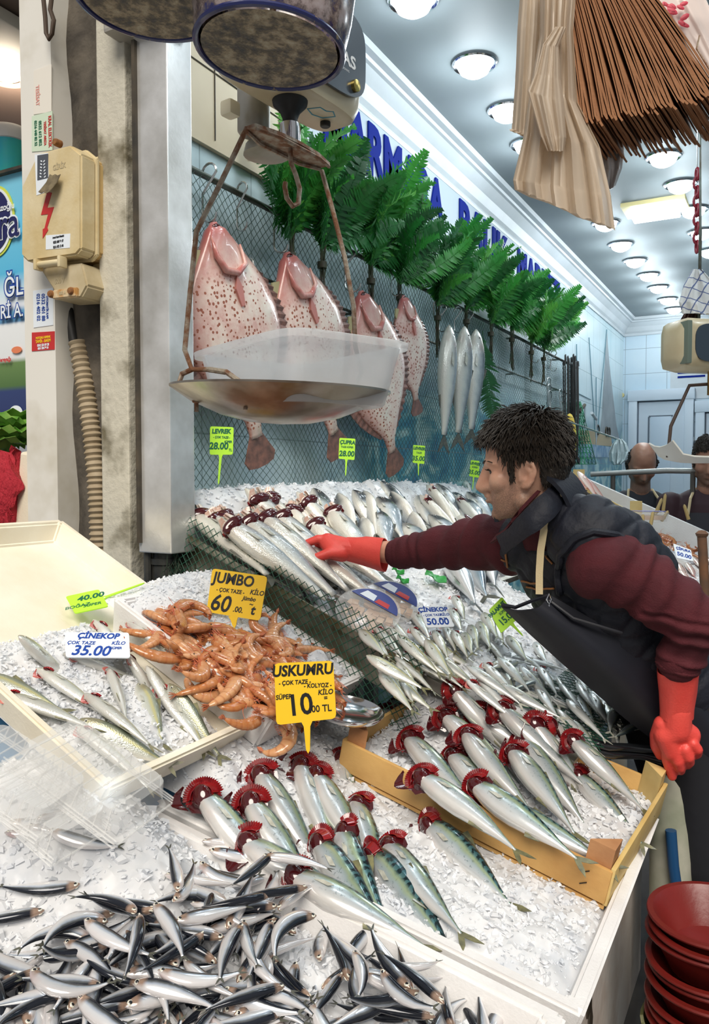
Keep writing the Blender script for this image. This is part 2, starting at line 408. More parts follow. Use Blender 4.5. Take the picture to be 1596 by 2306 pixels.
for k, (x, y) in enumerate(SPOTS + OFF):
    q = onZ(x, y, ZC) if k < len(SPOTS) else Vector((x, y, ZC))
    if k == 0:
        lamp0 = empty('ceiling_lamp', q, '', 'lamp', 'recessed ceiling lamps')
        a = ring.build('trim_ring', M_chrome, lamp0); b = bulb.build('bulb', M_glow, lamp0); L = lamp0
    else: L = copy_tree(lamp0); L.location = q
    if k < len(SPOTS): L['label'] = 'glowing round ceiling lamp with chrome ring, %s from the top of the picture' % words[order_y.index(k)]
    else: L['label'] = 'added unseen round ceiling lamp out of frame, %s of the added ones' % words[k - len(SPOTS)]
    ld = bpy.data.lights.new('lamp_light', 'POINT'); ld.energy = (3.2 if k < len(SPOTS) else 8); ld.color = (.86, .95, 1.0); ld.shadow_soft_size = .07
    lo = bpy.data.objects.new('lamp_light', ld); COL.objects.link(lo); lo.location = (0, 0, -.12); lo.parent = L
# fluorescent troffer
c = onZ(1475, 462, ZC)
t = empty('ceiling_panel_light', (c.x, c.y, ZC), 'rectangular fluorescent panel lamp in the ceiling with yellowed frame', 'lamp')
MB().box((0, 0, -.012), (.42, .30, .03), bev=.004).build('frame', mat('yellowed_frame', (.72, .62, .30), .5), t)
MB().box((0, 0, -.05), (.31, .21, .06), bev=.006).build('diffuser', M_glow, t)
ld = bpy.data.lights.new('panel_light', 'AREA'); ld.energy = 10; ld.size = .4; ld.color = (.95, 1, .98)
lo = bpy.data.objects.new('panel_light', ld); COL.objects.link(lo); lo.location = (0, 0, -.1); lo.parent = t

# ------------------------------------------------------------------ back wall doors
M_door = mat('pale_door', (.60, .68, .76), .4)
M_doorl = mat('door_shadow_line', (.10, .13, .17), .5)
def door(name, xl, xr, zt, hinge):
    yb = YB - .02; w = xr - xl; mb = MB()
    mb.box(((xl + xr) / 2, yb, zt / 2), (w, .05, zt))
    o = struct(mb, name, M_door)
    fr = MB()
    for a in (xl - .05, xr + .05): fr.box((a, yb - .03, zt / 2 + .03), (.10, .09, zt + .06), bev=.008)
    fr.box(((xl + xr) / 2, yb - .034, zt + .066), (w + .22, .10, .13), bev=.008)
    fr.build('door_frame', M_door, o, angle=30)
    pn = MB().box(((xl + xr) / 2, yb - .03, zt * .56), (w - .30, .012, zt * .72), bev=.004); pn.build('door_panel', mat('pale_panel', (.52, .62, .72), .4), o)
    ls = MB()
    for (cx, cz, sx, sz) in (((xl + xr) / 2, zt * .92 + .005, w - .26, .018), (xl + .13, zt * .56, .018, zt * .72), ((xl + xr) / 2, zt - .006, w, .014), (xl + .007, zt / 2, .014, zt)):
        ls.box((cx, yb - .028, cz), (sx, .008, sz))
    ls.build('door_groove', M_doorl, o)
    return o
a = onY(1437, 905, YB); b = onY(1543, 905, YB)
d1 = door('door_1', a.x, b.x, a.z, 0)
a2 = onY(1572, 930, YB); d2 = door('door_2', b.x + .22, b.x + .95, a2.z, 1)
h = onY(1556, 990, YB - .05); MB().ball(h, (.04, .03, .05)).build('door_handle', M_white, d2)
# yellow stain plate and small notice on the back wall
h = onY(1400, 890, YB - .01); tag(MB().lathe([(.03, 0), (.03, .02), (.0, .025)], 16, basis(h, (1, 0, 0), (0, 0, 1))).build('vent_plug', mat('yellow_plastic', (.6, .5, .2), .5)), 'small yellowed round plug on the back wall left of the door', 'plug')
q = onY(1552, 850, YB - .02); nb = empty('wall_notice', (q.x, YB - .012, q.z), 'white notice with blue and red print above the right hand door', 'notice')
MB().box((0, 0, 0), (.42, .015, .5)).build('sheet', M_white, nb)
lb = MB()
for k in range(4): lb.box((0.02, -.01, .16 - .05 * k), (.3, .006, .022))
lb.build('print', M_blue_letter, nb); MB().box((.02, -.01, .21), (.3, .006, .02)).build('print', M_redpaint, nb)
# ================================================================== STALL: tables, foam boxes, crate, ice
M_foam = mat('foam_white', (.86, .85, .84), .55, var=(.78, .76, .75), vscale=6, bmp=.12, bscale=160)
M_foamc = mat('foam_cream', (.88, .83, .70), .5, var=(.80, .72, .56), vscale=4, bmp=.08, bscale=120)
M_wood = mat('crate_wood', (.70, .43, .15), .6, var=(.52, .27, .08), vscale=5, bmp=.12, bscale=50, lo=.4, hi=.7)
M_woodp = mat('crate_wood_pale', (.76, .58, .25), .6, var=(.62, .42, .14), vscale=6, bmp=.1)
M_woodr = mat('crate_post_wood', (.50, .25, .11), .65, var=(.38, .17, .07), vscale=12, bmp=.15)
M_net = mat('green_net', (.015, .085, .05), .5)
M_netd = mat('dark_net', (.03, .075, .06), .5)
M_plank = mat('white_plank', (.66, .60, .55), .6, var=(.46, .36, .30), vscale=5, lo=.45, hi=.75, bmp=.15)

class Loc:       # local frame on a display surface: u along the slope (+x), y along the wall, n off the surface
    def __init__(s, surf, x, y, rot=0, lift=0, pitch=0):
        s.o = surf.pt(x, y, lift); u = Vector((1, 0, surf.b)).normalized(); w = Vector((0, 1, 0)); n = surf.n
        c, q = math.cos(rot), math.sin(rot)
        s.M = basis(s.o, u * c + w * q, w * c - u * q)
def foam_box(name, surf, x0, x1, y0, y1, h, wall, m, label, rot=0, lift=0, floor=None, cat='box', wx=None):
    xc, yc = (x0 + x1) / 2, (y0 + y1) / 2; L = Loc(surf, xc, yc, rot, lift)
    a = (x1 - x0) / 2 * math.hypot(1, surf.b); b = (y1 - y0) / 2; fl = -h * .75 if floor is None else floor
    bm = bmesh.new()
    def ringv(da, db, z): return [bm.verts.new((i * (a - da), j * (b - db), z)) for i, j in ((-1, -1), (1, -1), (1, 1), (-1, 1))]
    R0 = ringv(.02, .02, -h); R1 = ringv(0, 0, 0); R2 = ringv(wall, wall, 0); R3 = ringv(wall + .018, wall + .018, fl)
    bm.faces.new(R0[::-1]); bm.faces.new(R3)
    for A, B in ((R0, R1), (R1, R2), (R2, R3)):
        for k in range(4): bm.faces.new((A[k], A[(k + 1) % 4], B[(k + 1) % 4], B[k]))
    bmesh.ops.bevel(bm, geom=list(bm.edges), offset=.006, segments=2, affect='EDGES')
    bmesh.ops.recalc_face_normals(bm, faces=bm.faces)
    me = bpy.data.meshes.new(name); bm.to_mesh(me); bm.free(); me.materials.append(m); shade(me, 35)
    o = bpy.data.objects.new(name, me); COL.objects.link(o); o.matrix_world = L.M
    return tag(o, label, cat)
# long sloping table of the wall display
def table(name, surf, x0, x1, y0, y1, lift, th, m, label, legs):
    xc, yc = (x0 + x1) / 2, (y0 + y1) / 2; L = Loc(surf, xc, yc, 0, lift)
    t = empty(name, (0, 0, 0), label, 'table', M=L.M.copy())
    MB().box((0, 0, -th / 2), ((x1 - x0) * math.hypot(1, surf.b), y1 - y0, th), bev=.004).build('table_top', m, t)
    inv = L.M.inverted()
    for (x, y) in legs:
        zt = surf.z(x) + lift - th; mb = MB().box((x, y, zt / 2 - .01), (.05, .05, zt)); o = mb.build('leg', M_steel2, t); o.data.transform(inv)
    return t
table('display_table', SU, -1.77, -.44, 1.98, 3.22, -.03, .03, M_steel2, 'sloping steel display table along the tiled wall under the hanging fish', [(-1.7, 2.25), (-.55, 2.5), (-1.7, 3.15), (-.55, 3.15)])
table('display_table', SU, -1.77, -1.06, 3.23, 4.6, -.03, .03, M_steel2, 'farther narrower display table along the wall, behind the dark haired man', [(-1.7, 3.3), (-1.15, 3.3), (-1.7, 4.5), (-1.15, 4.5)])
table('display_table', SF, -1.42, -.36, .42, 2.16, -.125, .025, M_plank, 'low front table carrying the foam boxes of anchovies and mackerel', [(-1.35, .5), (-1.35, 2.1)])
table('display_table', ST, -1.93, -1.08, 1.06, 1.93, -.15, .025, mat('blue_board', (.05, .16, .30), .5), 'steep blue edged table board under the cream foam tray by the pillar', [(-1.85, 1.1), (-1.85, 1.85)])
table('display_table', SV, -.98, -.12, 3.3, 4.45, -.03, .03, M_steel2, 'sloping display table of the island behind the fishmonger', [(-.9, 3.4), (-.2, 3.4), (-.9, 4.4), (-.2, 4.4)])
# metal channel on the near end of the wall display
mb = MB()
A = SU.pt(-1.75, 1.965); B = SU.pt(-.84, 1.965); d = (B - A); L = Loc(SU, -1.295, 1.965)
ln = d.length
mb.box((0, -.012, -.055), (ln, .008, .085)); mb.box((0, -.03, -.012), (ln, .04, .006)); mb.box((0, -.03, -.098), (ln, .04, .006)); mb.box((0, -.05, -.004), (ln, .006, .02))
o = mb.build('edge_channel', mat('grimy_channel', (.36, .35, .30), .35, .6, var=(.16, .14, .08), vscale=7, lo=.4, hi=.6)); o.matrix_world = L.M
tag(o, 'grimy steel channel edging the near end of the wall display under the green net', 'channel')
# white plank panel with dark drips below the front box
pn = MB().box((-.37, 1.95, .22), (.03, .95, .44)).build('table_panel', M_plank); tag(pn, 'white painted panel with dark drips below the foam box at the right', 'panel')
mb = MB()
for (y, z0, z1, w) in ((1.72, .43, .02, .006), (1.70, .43, .30, .010), (1.78, .40, .33, .004)):
    pts = []
    n = 14
    prof = [w * (1 + (1.5 if 4 < i < 8 else 0) * abs(math.sin(i))) for i in range(n)]
    out = [(y + prof[i] * 1.4, z0 + (z1 - z0) * i / (n - 1)) for i in range(n)] + [(y - prof[i] * 1.4, z0 + (z1 - z0) * i / (n - 1)) for i in range(n - 1, -1, -1)]
    mb.prism(out, .003, Matrix(((0, 0, 1, -.354), (1, 0, 0, 0), (0, 1, 0, 0), (0, 0, 0, 1))))
mb.build('drip_stain', mat('drip', (.04, .03, .02), .5), pn, smooth=False)
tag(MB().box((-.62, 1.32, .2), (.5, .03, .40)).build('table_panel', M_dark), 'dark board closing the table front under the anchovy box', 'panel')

foam_box('foam_box', SF, -1.26, -.265, 1.25, 2.10, .12, .03, M_foam, 'white foam box filled with ice and mackerel below the yellow 10.00 sign', floor=-.07)
foam_box('foam_box', SF, -1.42, -.287, .40, 1.235, .12, .03, M_foam, 'white foam box of anchovies in the foreground', floor=-.09)
foam_box('foam_tray', ST, -1.93, -1.06, 1.03, 1.70, .07, .022, M_foamc, 'big cream foam tray tilted against the pillar at the left', floor=-.055, cat='tray')
foam_box('foam_box', ST, -1.50, -1.02, 1.46, 1.92, .10, .022, M_foam, 'white foam box heaped with prawns and ice beside the pillar', lift=.045, floor=-.07)

# ------------------------------------------------------------------ ice
m, nt, p = nodes_of('crushed_ice'); v = coords(nt)
r_ = ramp(nt, [(.30, (.80, .83, .88)), (.5, (.93, .94, .96)), (.75, (.98, .98, .99))], noise_n(nt, v, 14, 4)); lnk(nt, r_.outputs[0], p.inputs['Base Color'])
p.inputs['Roughness'].default_value = .22; p.inputs['IOR'].default_value = 1.31; p.inputs['Transmission Weight'].default_value = .08
tr = nt.nodes.new('ShaderNodeBsdfTranslucent'); tr.inputs[0].default_value = (.95, .97, 1, 1)
mx = nt.nodes.new('ShaderNodeMixShader'); mx.inputs[0].default_value = .25
out = nt.nodes['Material Output']; lnk(nt, p.outputs[0], mx.inputs[1]); lnk(nt, tr.outputs[0], mx.inputs[2]); lnk(nt, mx.outputs[0], out.inputs[0])
M_ice = m
def hnoise(x, y, s, seed=0): return mnoise.fractal(Vector((x * s, y * s, seed)), .8, 2.0, 3)
from mathutils.bvhtree import BVHTree
ICE = {}
def ice_bed(surf, x0, x1, y0, y1, lift, label, n, size, amp=.018, mound=None, seed=0, edge=.05, keep=None, step=.009):
    rs = np.random.RandomState(seed + 11); nx = max(4, int((x1 - x0) / step)); ny = max(4, int((y1 - y0) / step))
    def h(x, y):
        e = min(x - x0, x1 - x, y - y0, y1 - y); q = max(0.0, min(1.0, e / edge)); q = q * q * (3 - 2 * q)
        return lift - .03 * (1 - q) + amp * q * (hnoise(x, y, 9, seed) * .8 + hnoise(x, y, 34, seed + 3) * .5 + hnoise(x, y, 90, seed + 5) * .22) + (mound(x, y) if mound else 0)
    mb = MB(); P = [[surf.pt(x0 + (x1 - x0) * i / nx, y0 + (y1 - y0) * j / ny, h(x0 + (x1 - x0) * i / nx, y0 + (y1 - y0) * j / ny)) for j in range(ny + 1)] for i in range(nx + 1)]
    mb.grid(P); ICE[label] = BVHTree.FromPolygons([tuple(q) for q in mb.v], list(mb.f))
    # flakes
    vs = []; fs = []
    for k in range(n):
        x = rs.uniform(x0 + .004, x1 - .004); y = rs.uniform(y0 + .004, y1 - .004)
        if keep and not keep(x, y): continue
        c = surf.pt(x, y, h(x, y) + rs.uniform(-.004, .006)); sz = size * (0.30 + rs.rand() ** 2.5 * 1.15)
        a = rs.normal(size=3); a /= np.linalg.norm(a); nrm = np.array(surf.n) * 1.0 + a * .95; nrm /= np.linalg.norm(nrm)
        t = np.cross(nrm, rs.normal(size=3)); t /= np.linalg.norm(t); b = np.cross(nrm, t); kk = rs.randint(4, 6); th = sz * rs.uniform(.10, .30)
        an = np.sort(rs.rand(kk) * .7 + np.arange(kk)) * 2 * PI / kk; rr = sz * rs.uniform(.45, 1.0, kk) * .6; el = rs.uniform(.6, 1.0)
        o = len(vs); C = np.array(c)
        for s_, sh in ((-.5, 1.0), (.5, .72)):
            for i in range(kk): vs.append(C + t * math.cos(an[i]) * rr[i] * sh + b * math.sin(an[i]) * rr[i] * el * sh + nrm * th * s_)
        fs.append(tuple(o + i for i in range(kk - 1, -1, -1))); fs.append(tuple(o + kk + i for i in range(kk)))
        for i in range(kk): fs.append((o + i, o + (i + 1) % kk, o + kk + (i + 1) % kk, o + kk + i))
    mb.add(vs, fs)
    o = mb.build('crushed_ice', M_ice, smooth=True, angle=25, loc=surf.pt((x0 + x1) / 2, (y0 + y1) / 2, lift))
    return tag(o, label, 'ice', kind='stuff')
def bumpf(cx, cy, rx, ry, h): return lambda x, y: h * math.exp(-(((x - cx) / rx) ** 2 + ((y - cy) / ry) ** 2))
def addf(*fs): return lambda x, y: sum(f(x, y) for f in fs)
ice_bed(SF, -1.30, -.285, 1.27, 2.08, -.020, 'heaped crushed ice around the mackerel in the foam box', 10500, .016, mound=addf(bumpf(-1.14, 1.50, .20, .36, .115), bumpf(-.45, 1.40, .22, .12, .012)), seed=1)
ice_bed(SF, -1.40, -.34, .50, 1.215, -.055, 'crushed ice under the anchovies in the foreground box', 7000, .022, seed=2, mound=addf(bumpf(-1.18, 1.06, .30, .16, .15), bumpf(-1.32, .8, .16, .35, .06)))
ice_bed(ST, -1.55, -1.08, 1.05, 1.46, -.040, 'crushed ice around the bluefish in the cream tray', 4200, .015, mound=bumpf(-1.2, 1.22, .16, .12, .022), seed=3)
ice_bed(ST, -1.54, -1.03, 1.475, 1.90, .035, 'heaped crushed ice around the prawns', 4200, .013, mound=addf(bumpf(-1.50, 1.72, .10, .18, .05), bumpf(-1.2, 1.83, .25, .05, .03)), seed=4)
ice_bed(SU, -1.76, -1.08, 3.21, 4.5, .0, 'crushed ice on the farther long wall display behind the man', 3500, .017, seed=7, step=.022, edge=.03, mound=bumpf(-1.74, 3.0, .16, 2.6, .13))
ice_bed(SU, -1.76, -.46, 2.0, 3.215, .0, 'crushed ice on the long wall display under the sea bass', 11000, .017, seed=5, step=.022, mound=bumpf(-1.74, 3.0, .16, 2.6, .13))
ice_bed(SV, -.95, -.15, 3.33, 4.4, .0, 'crushed ice on the island display behind the fishmonger', 2500, .016, seed=6, step=.025)

# ------------------------------------------------------------------ wooden crate of mackerel
class _C: pass
CL = _C(); _q = [SF.pt(-.935, 1.665, .0), SF.pt(-.285, 1.615, .0), SF.pt(-.285, 2.075, .012), SF.pt(-.935, 2.125, .07)]
CL.M = basis(sum(_q, Vector()) / 4, (_q[1] + _q[2]) - (_q[0] + _q[3]), (_q[3] + _q[2]) - (_q[0] + _q[1]))
cr = empty('wooden_crate', (0, 0, 0), 'slatted wooden crate of mackerel on the foam box, with square corner posts', 'crate', M=CL.M)
ca, cb = .33, .225
def board(c, s, m): return MB().box(c, s, bev=.0025).build('side_board', m, cr)
board((0, -cb, .035), (2 * ca, .010, .075), M_wood); board((0, cb, .035), (2 * ca, .010, .075), M_wood)
board((ca, 0, .035), (.010, 2 * cb, .085), M_woodp); board((-ca, 0, .035), (.010, 2 * cb, .075), M_wood)
for i, j in ((1, -1), (1, 1), (-1, -1), (-1, 1)):
    mm = M_woodr if j < 0 else M_woodp
    x, y = i * (ca - .006), j * (cb - .006); t = .052
    o = MB().prism([(x, y), (x - i * t, y), (x - i * t * .9, y - j * .006), (x - i * .006, y - j * t * .9), (x, y - j * t)][::(1 if i * j > 0 else -1)], .135, z0=-.02).build('corner_post', mm, cr, smooth=False)
MB().box((0, 0, -.012), (2 * ca, 2 * cb, .008)).build('base_board', M_wood, cr)
mb = MB()
for dz in (.018, .045): mb.tube([(ca - .055, -cb - .006, dz), (ca - .042, -cb - .007, dz + .010)], .0012, 5)
mb.build('staple', M_black, cr)
def crate_ice():
    rs = np.random.RandomState(5); mb = MB(); P = []
    for i in range(46):
        row = []
        for j in range(32):
            u = -ca + .01 + (2 * ca - .02) * i / 45; v = -cb + .01 + (2 * cb - .02) * j / 31
            row.append((u, v, .028 + .02 * math.exp(-((u - .2) / .16) ** 2 - ((v + .1) / .14) ** 2) + .085 * math.exp(-((u + .20) / .20) ** 2 - ((v - .20) / .13) ** 2) + .010 * hnoise(u, v, 10, 8) + .006 * hnoise(u, v, 36, 9)))
        P.append(row)
    mb.grid(P); ICE['crate'] = BVHTree.FromPolygons([tuple(CL.M @ Vector(q)) for q in mb.v], list(mb.f))
    for k in range(2600):
        i = rs.randint(0, 46); j = rs.randint(0, 32); q = Vector(P[i][j]) + Vector((rs.uniform(-.006, .006), rs.uniform(-.006, .006), rs.uniform(-.002, .006)))
        s = .013 * (0.35 + rs.rand() ** 2 * 1.2); M = Matrix.Translation(q) @ Euler((rs.uniform(-.9, .9), rs.uniform(-.9, .9), rs.uniform(0, 6))).to_matrix().to_4x4()
        mb.prism([(-s * .5, -s * .3), (s * .4, -s * .45), (s * .55, s * .2), (-s * .1, s * .5)], s * .2, M)
    o = mb.build('crushed_ice', M_ice, angle=25); o.matrix_world = CL.M; tag(o, 'crushed ice inside the wooden crate', 'ice', kind='stuff')
crate_ice()
# ================================================================== FISH
def fish_mat(name, stops, stripes=None, head=None, spots=None, scale_amp=.0, metal=.3, rough=.22, yellow=None, blood=0):
    m, nt, p = nodes_of(name)
    uvn = nt.nodes.new('ShaderNodeUVMap'); sp = nt.nodes.new('ShaderNodeSeparateXYZ'); lnk(nt, uvn.outputs[0], sp.inputs[0])
    U, V = sp.outputs[0], sp.outputs[1]
    ob = coords(nt, 'Object'); ir = nt.nodes.new('ShaderNodeObjectInfo').outputs['Random']
    nz = noise_n(nt, ob, 26, 4)
    Vn = mth(nt, 'ADD', V, mth(nt, 'MULTIPLY', mth(nt, 'SUBTRACT', nz, .5), .16))
    c = ramp(nt, stops, Vn).outputs[0]
    if stripes:
        fr, vmax, col = stripes
        w = nt.nodes.new('ShaderNodeTexWave'); w.wave_type = 'BANDS'; w.bands_direction = 'X'
        w.inputs['Scale'].default_value = fr; w.inputs['Distortion'].default_value = 5; w.inputs['Detail'].default_value = 2; w.inputs['Detail Scale'].default_value = 3
        mp = nt.nodes.new('ShaderNodeMapping'); lnk(nt, uvn.outputs[0], mp.inputs[0]); mp.inputs['Scale'].default_value = (1, .35, 1); lnk(nt, mp.outputs[0], w.inputs['Vector'])
        f = mth(nt, 'MULTIPLY', ramp(nt, [(.45, (0, 0, 0)), (.62, (1, 1, 1))], w.outputs['Fac']).outputs[0], ramp(nt, [(vmax * .75, (1, 1, 1)), (vmax, (0, 0, 0))], Vn).outputs[0])
        c = mixc(nt, f, c, col)
    if spots:
        n2 = noise_n(nt, ob, spots[0], 2); f = ramp(nt, [(.60, (0, 0, 0)), (.66, (1, 1, 1))], n2).outputs[0]
        band = ramp(nt, [(.30, (0, 0, 0)), (.36, (1, 1, 1)), (.60, (1, 1, 1)), (.72, (0, 0, 0))], V).outputs[0]
        c = mixc(nt, mth(nt, 'MULTIPLY', mth(nt, 'MULTIPLY', f, band), .55), c, spots[1])
    if yellow:
        f = ramp(nt, [(yellow[0] - .09, (0, 0, 0)), (yellow[0], (1, 1, 1)), (yellow[0] + .09, (0, 0, 0))], Vn).outputs[0]
        c = mixc(nt, mth(nt, 'MULTIPLY', f, yellow[2]), c, yellow[1])
    if head:
        f = ramp(nt, [(head[0] * .8, (1, 1, 1)), (head[0] * 1.15, (0, 0, 0))], U).outputs[0]
        c = mixc(nt, mth(nt, 'MULTIPLY', f, ramp(nt, [(head[2], (1, 1, 1)), (min(.99, head[2] + .3), (.15, .15, .15))], Vn).outputs[0]), c, head[1])
    if blood:
        f = ramp(nt, [(.56, (0, 0, 0)), (.72, (1, 1, 1))], noise_n(nt, coords(nt, 'Object'), 17, 2)).outputs[0]
        f2 = ramp(nt, [(.02, (1, 1, 1)), (.32, (0, 0, 0))], U).outputs[0]
        c = mixc(nt, mth(nt, 'MULTIPLY', mth(nt, 'MULTIPLY', f, f2), blood), c, (.45, .05, .04))
    hsv = nt.nodes.new('ShaderNodeHueSaturation'); lnk(nt, c, hsv.inputs['Color']); lnk(nt, mth(nt, 'ADD', .86, mth(nt, 'MULTIPLY', ir, .26)), hsv.inputs['Value'])
    lnk(nt, hsv.outputs[0], p.inputs['Base Color'])
    p.inputs['Metallic'].default_value = metal; p.inputs['Roughness'].default_value = rough
    p.inputs['Coat Weight'].default_value = .6; p.inputs['Coat Roughness'].default_value = .08
    # fine scales
    vo = nt.nodes.new('ShaderNodeTexVoronoi'); vo.inputs['Scale'].default_value = 1.0
    mp = nt.nodes.new('ShaderNodeMapping'); mp.inputs['Scale'].default_value = (70, 30, 1); lnk(nt, uvn.outputs[0], mp.inputs[0]); lnk(nt, mp.outputs[0], vo.inputs['Vector'])
    hb = mth(nt, 'ADD', mth(nt, 'MULTIPLY', vo.outputs['Distance'], scale_amp), mth(nt, 'MULTIPLY', nz, .4))
    bump(nt, p, hb, .25, .004)
    return m
K, SIL, WHT = (.015, .02, .025), (.50, .54, .56), (.84, .83, .78)
FM = {
 'mackerel': fish_mat('mackerel_skin', [(.0, (.015, .05, .06)), (.24, (.035, .11, .13)), (.38, (.12, .24, .24)), (.48, (.32, .42, .44)), (.62, (.54, .58, .60)), (.86, (.76, .74, .71))], stripes=(5.5, .42, (.010, .025, .03)), head=(.2, (.06, .07, .05), .25), spots=(130, (.10, .15, .16)), yellow=(.43, (.50, .56, .22), .5), blood=.35),
 'bass': fish_mat('bass_skin', [(.0, (.05, .06, .065)), (.26, (.12, .15, .165)), (.40, (.30, .34, .36)), (.52, (.56, .58, .56)), (.66, (.76, .74, .66)), (1, (.82, .79, .70))], scale_amp=.9, head=(.2, (.48, .44, .38), .25), blood=.2, metal=.2),
 'bream': fish_mat('bream_skin', [(.0, (.03, .04, .05)), (.25, (.10, .13, .16)), (.40, (.28, .34, .38)), (.52, (.54, .57, .58)), (.66, (.76, .74, .67)), (1, (.83, .80, .72))], scale_amp=.9, head=(.27, (.02, .025, .03), .50), metal=.25),
 'bluefish': fish_mat('bluefish_skin', [(.0, (.10, .12, .08)), (.24, (.20, .23, .17)), (.38, (.42, .44, .34)), (.55, (.56, .58, .52)), (.8, (.78, .77, .72))], scale_amp=.5, yellow=(.40, (.62, .55, .16), .6), head=(.2, (.30, .28, .18), .35), blood=.3),
 'scad': fish_mat('scad_skin', [(.0, (.09, .12, .13)), (.22, (.17, .22, .23)), (.36, (.40, .45, .44)), (.52, (.54, .58, .59)), (.8, (.76, .77, .75))], scale_amp=.4, yellow=(.34, (.55, .55, .22), .45), blood=.2),
 'bonito': fish_mat('bonito_skin', [(.0, (.05, .09, .14)), (.25, (.12, .19, .27)), (.42, (.36, .44, .50)), (.6, (.62, .67, .70)), (.85, (.82, .83, .84))], stripes=(2.0, .30, (.03, .05, .09)), metal=.4),
 'anchovy': fish_mat('anchovy_skin', [(.0, (.008, .010, .016)), (.32, (.016, .020, .032)), (.41, (.06, .085, .15)), (.48, (.46, .52, .62)), (.56, (.74, .76, .79)), (.75, (.78, .75, .75))], metal=.35, rough=.16, blood=.6, head=(.15, (.40, .27, .20), .50), yellow=(.40, (.48, .45, .26), .22)),
}
M_eyew = mat('eye_ring', (.72, .70, .60), .15, coat=1)
M_eyeb = mat('eye_pupil', (.004, .004, .006), .06, coat=1)
M_gill = mat('gill_red', (.30, .012, .014), .16, var=(.14, .004, .008), vscale=60, coat=.8)
M_gilld = mat('gill_dark', (.060, .004, .006), .12, coat=1)
M_gillp = mat('gill_pink', (.62, .20, .17), .3, var=(.45, .05, .05), vscale=60, coat=.6)
M_flap = mat('jaw_pale', (.80, .72, .62), .25, var=(.62, .38, .30), vscale=40, coat=.5)
M_jawdk = mat('jaw_dark', (.03, .03, .028), .2, coat=.6)
def fin_mat(name, a, b):
    return mat(name, a, .3, var=b, vscale=60, coat=.4)
M_find = fin_mat('fin_dark', (.05, .055, .05), (.12, .12, .09)); M_fing = fin_mat('fin_olive', (.22, .21, .10), (.10, .10, .06)); M_fins = fin_mat('fin_pale', (.55, .55, .48), (.36, .36, .30))

STN = {   # u, top, bottom, half width  (all / length)
 'mackerel': [(0, .006, .006, .005), (.025, .026, .022, .018), (.07, .048, .045, .034), (.14, .074, .076, .056), (.24, .091, .098, .070), (.36, .098, .110, .074), (.48, .092, .104, .070), (.60, .074, .082, .056), (.72, .050, .054, .040), (.83, .024, .026, .022), (.91, .012, .012, .012), (.955, .010, .010, .006)],
 'bass': [(0, .010, .010, .008), (.03, .034, .030, .024), (.08, .062, .056, .042), (.16, .088, .080, .056), (.27, .104, .098, .064), (.40, .104, .104, .064), (.52, .094, .094, .058), (.64, .074, .074, .046), (.76, .050, .050, .032), (.86, .036, .036, .020), (.93, .036, .036, .010)],
 'bream': [(0, .014, .014, .012), (.03, .056, .040, .030), (.08, .104, .066, .048), (.16, .150, .098, .062), (.28, .176, .128, .070), (.40, .172, .132, .068), (.54, .140, .112, .058), (.67, .096, .082, .042), (.78, .054, .050, .026), (.87, .034, .034, .014), (.93, .034, .034, .008)],
 'bluefish': [(0, .012, .012, .010), (.03, .036, .036, .026), (.08, .064, .064, .040), (.16, .090, .094, .052), (.27, .104, .112, .056), (.40, .106, .114, .055), (.54, .092, .098, .048), (.68, .066, .070, .036), (.80, .040, .042, .022), (.89, .024, .024, .012), (.94, .026, .026, .007)],
 'scad': [(0, .010, .010, .008), (.03, .032, .030, .022), (.08, .056, .056, .036), (.16, .078, .080, .046), (.28, .092, .096, .050), (.42, .088, .092, .048), (.56, .070, .074, .040), (.70, .046, .048, .030), (.82, .024, .026, .022), (.91, .012, .012, .014), (.955, .011, .011, .006)],
 'bonito': [(0, .008, .008, .007), (.03, .032, .030, .024), (.08, .060, .058, .046), (.17, .088, .090, .070), (.30, .104, .110, .084), (.44, .102, .108, .082), (.58, .082, .088, .066), (.72, .052, .054, .044), (.84, .024, .026, .024), (.92, .012, .012, .014), (.96, .010, .010, .007)],
 'anchovy': [(0, .010, .006, .008), (.03, .034, .026, .022), (.08, .058, .058, .040), (.15, .076, .080, .054), (.26, .088, .098, .062), (.40, .090, .104, .062), (.55, .080, .090, .054), (.70, .058, .064, .040), (.82, .038, .038, .025), (.91, .025, .025, .013), (.955, .022, .022, .007)],
}
def spine(L, by, bz, k=41):
    P = [Vector((0, 0, 0))]; T = []; 
    for i in range(k):
        u = i / (k - 1); a = by * (u - .42); e = bz * (u - .42)
        d = Vector((math.cos(a) * math.cos(e), math.sin(a), math.sin(e) * math.cos(a))); T.append(d.normalized())
        if i: P.append(P[-1] + (T[i - 1] + T[i]) * (.5 * L / (k - 1)))
    return P, T
def at_spine(sp, u):
    P, T = sp; f = max(0, min(.9999, u)) * (len(P) - 1); i = int(f); t = f - i
    d = (T[i] * (1 - t) + T[i + 1] * t).normalized(); p = P[i] * (1 - t) + P[i + 1] * t
    s = d.cross(Vector((0, 1, 0))) ; s = Vector((0, 0, 1)) if s.length < 1e-5 else s.normalized()
    if s.z < 0: s = -s
    y = s.cross(d).normalized(); return p, d, y, s
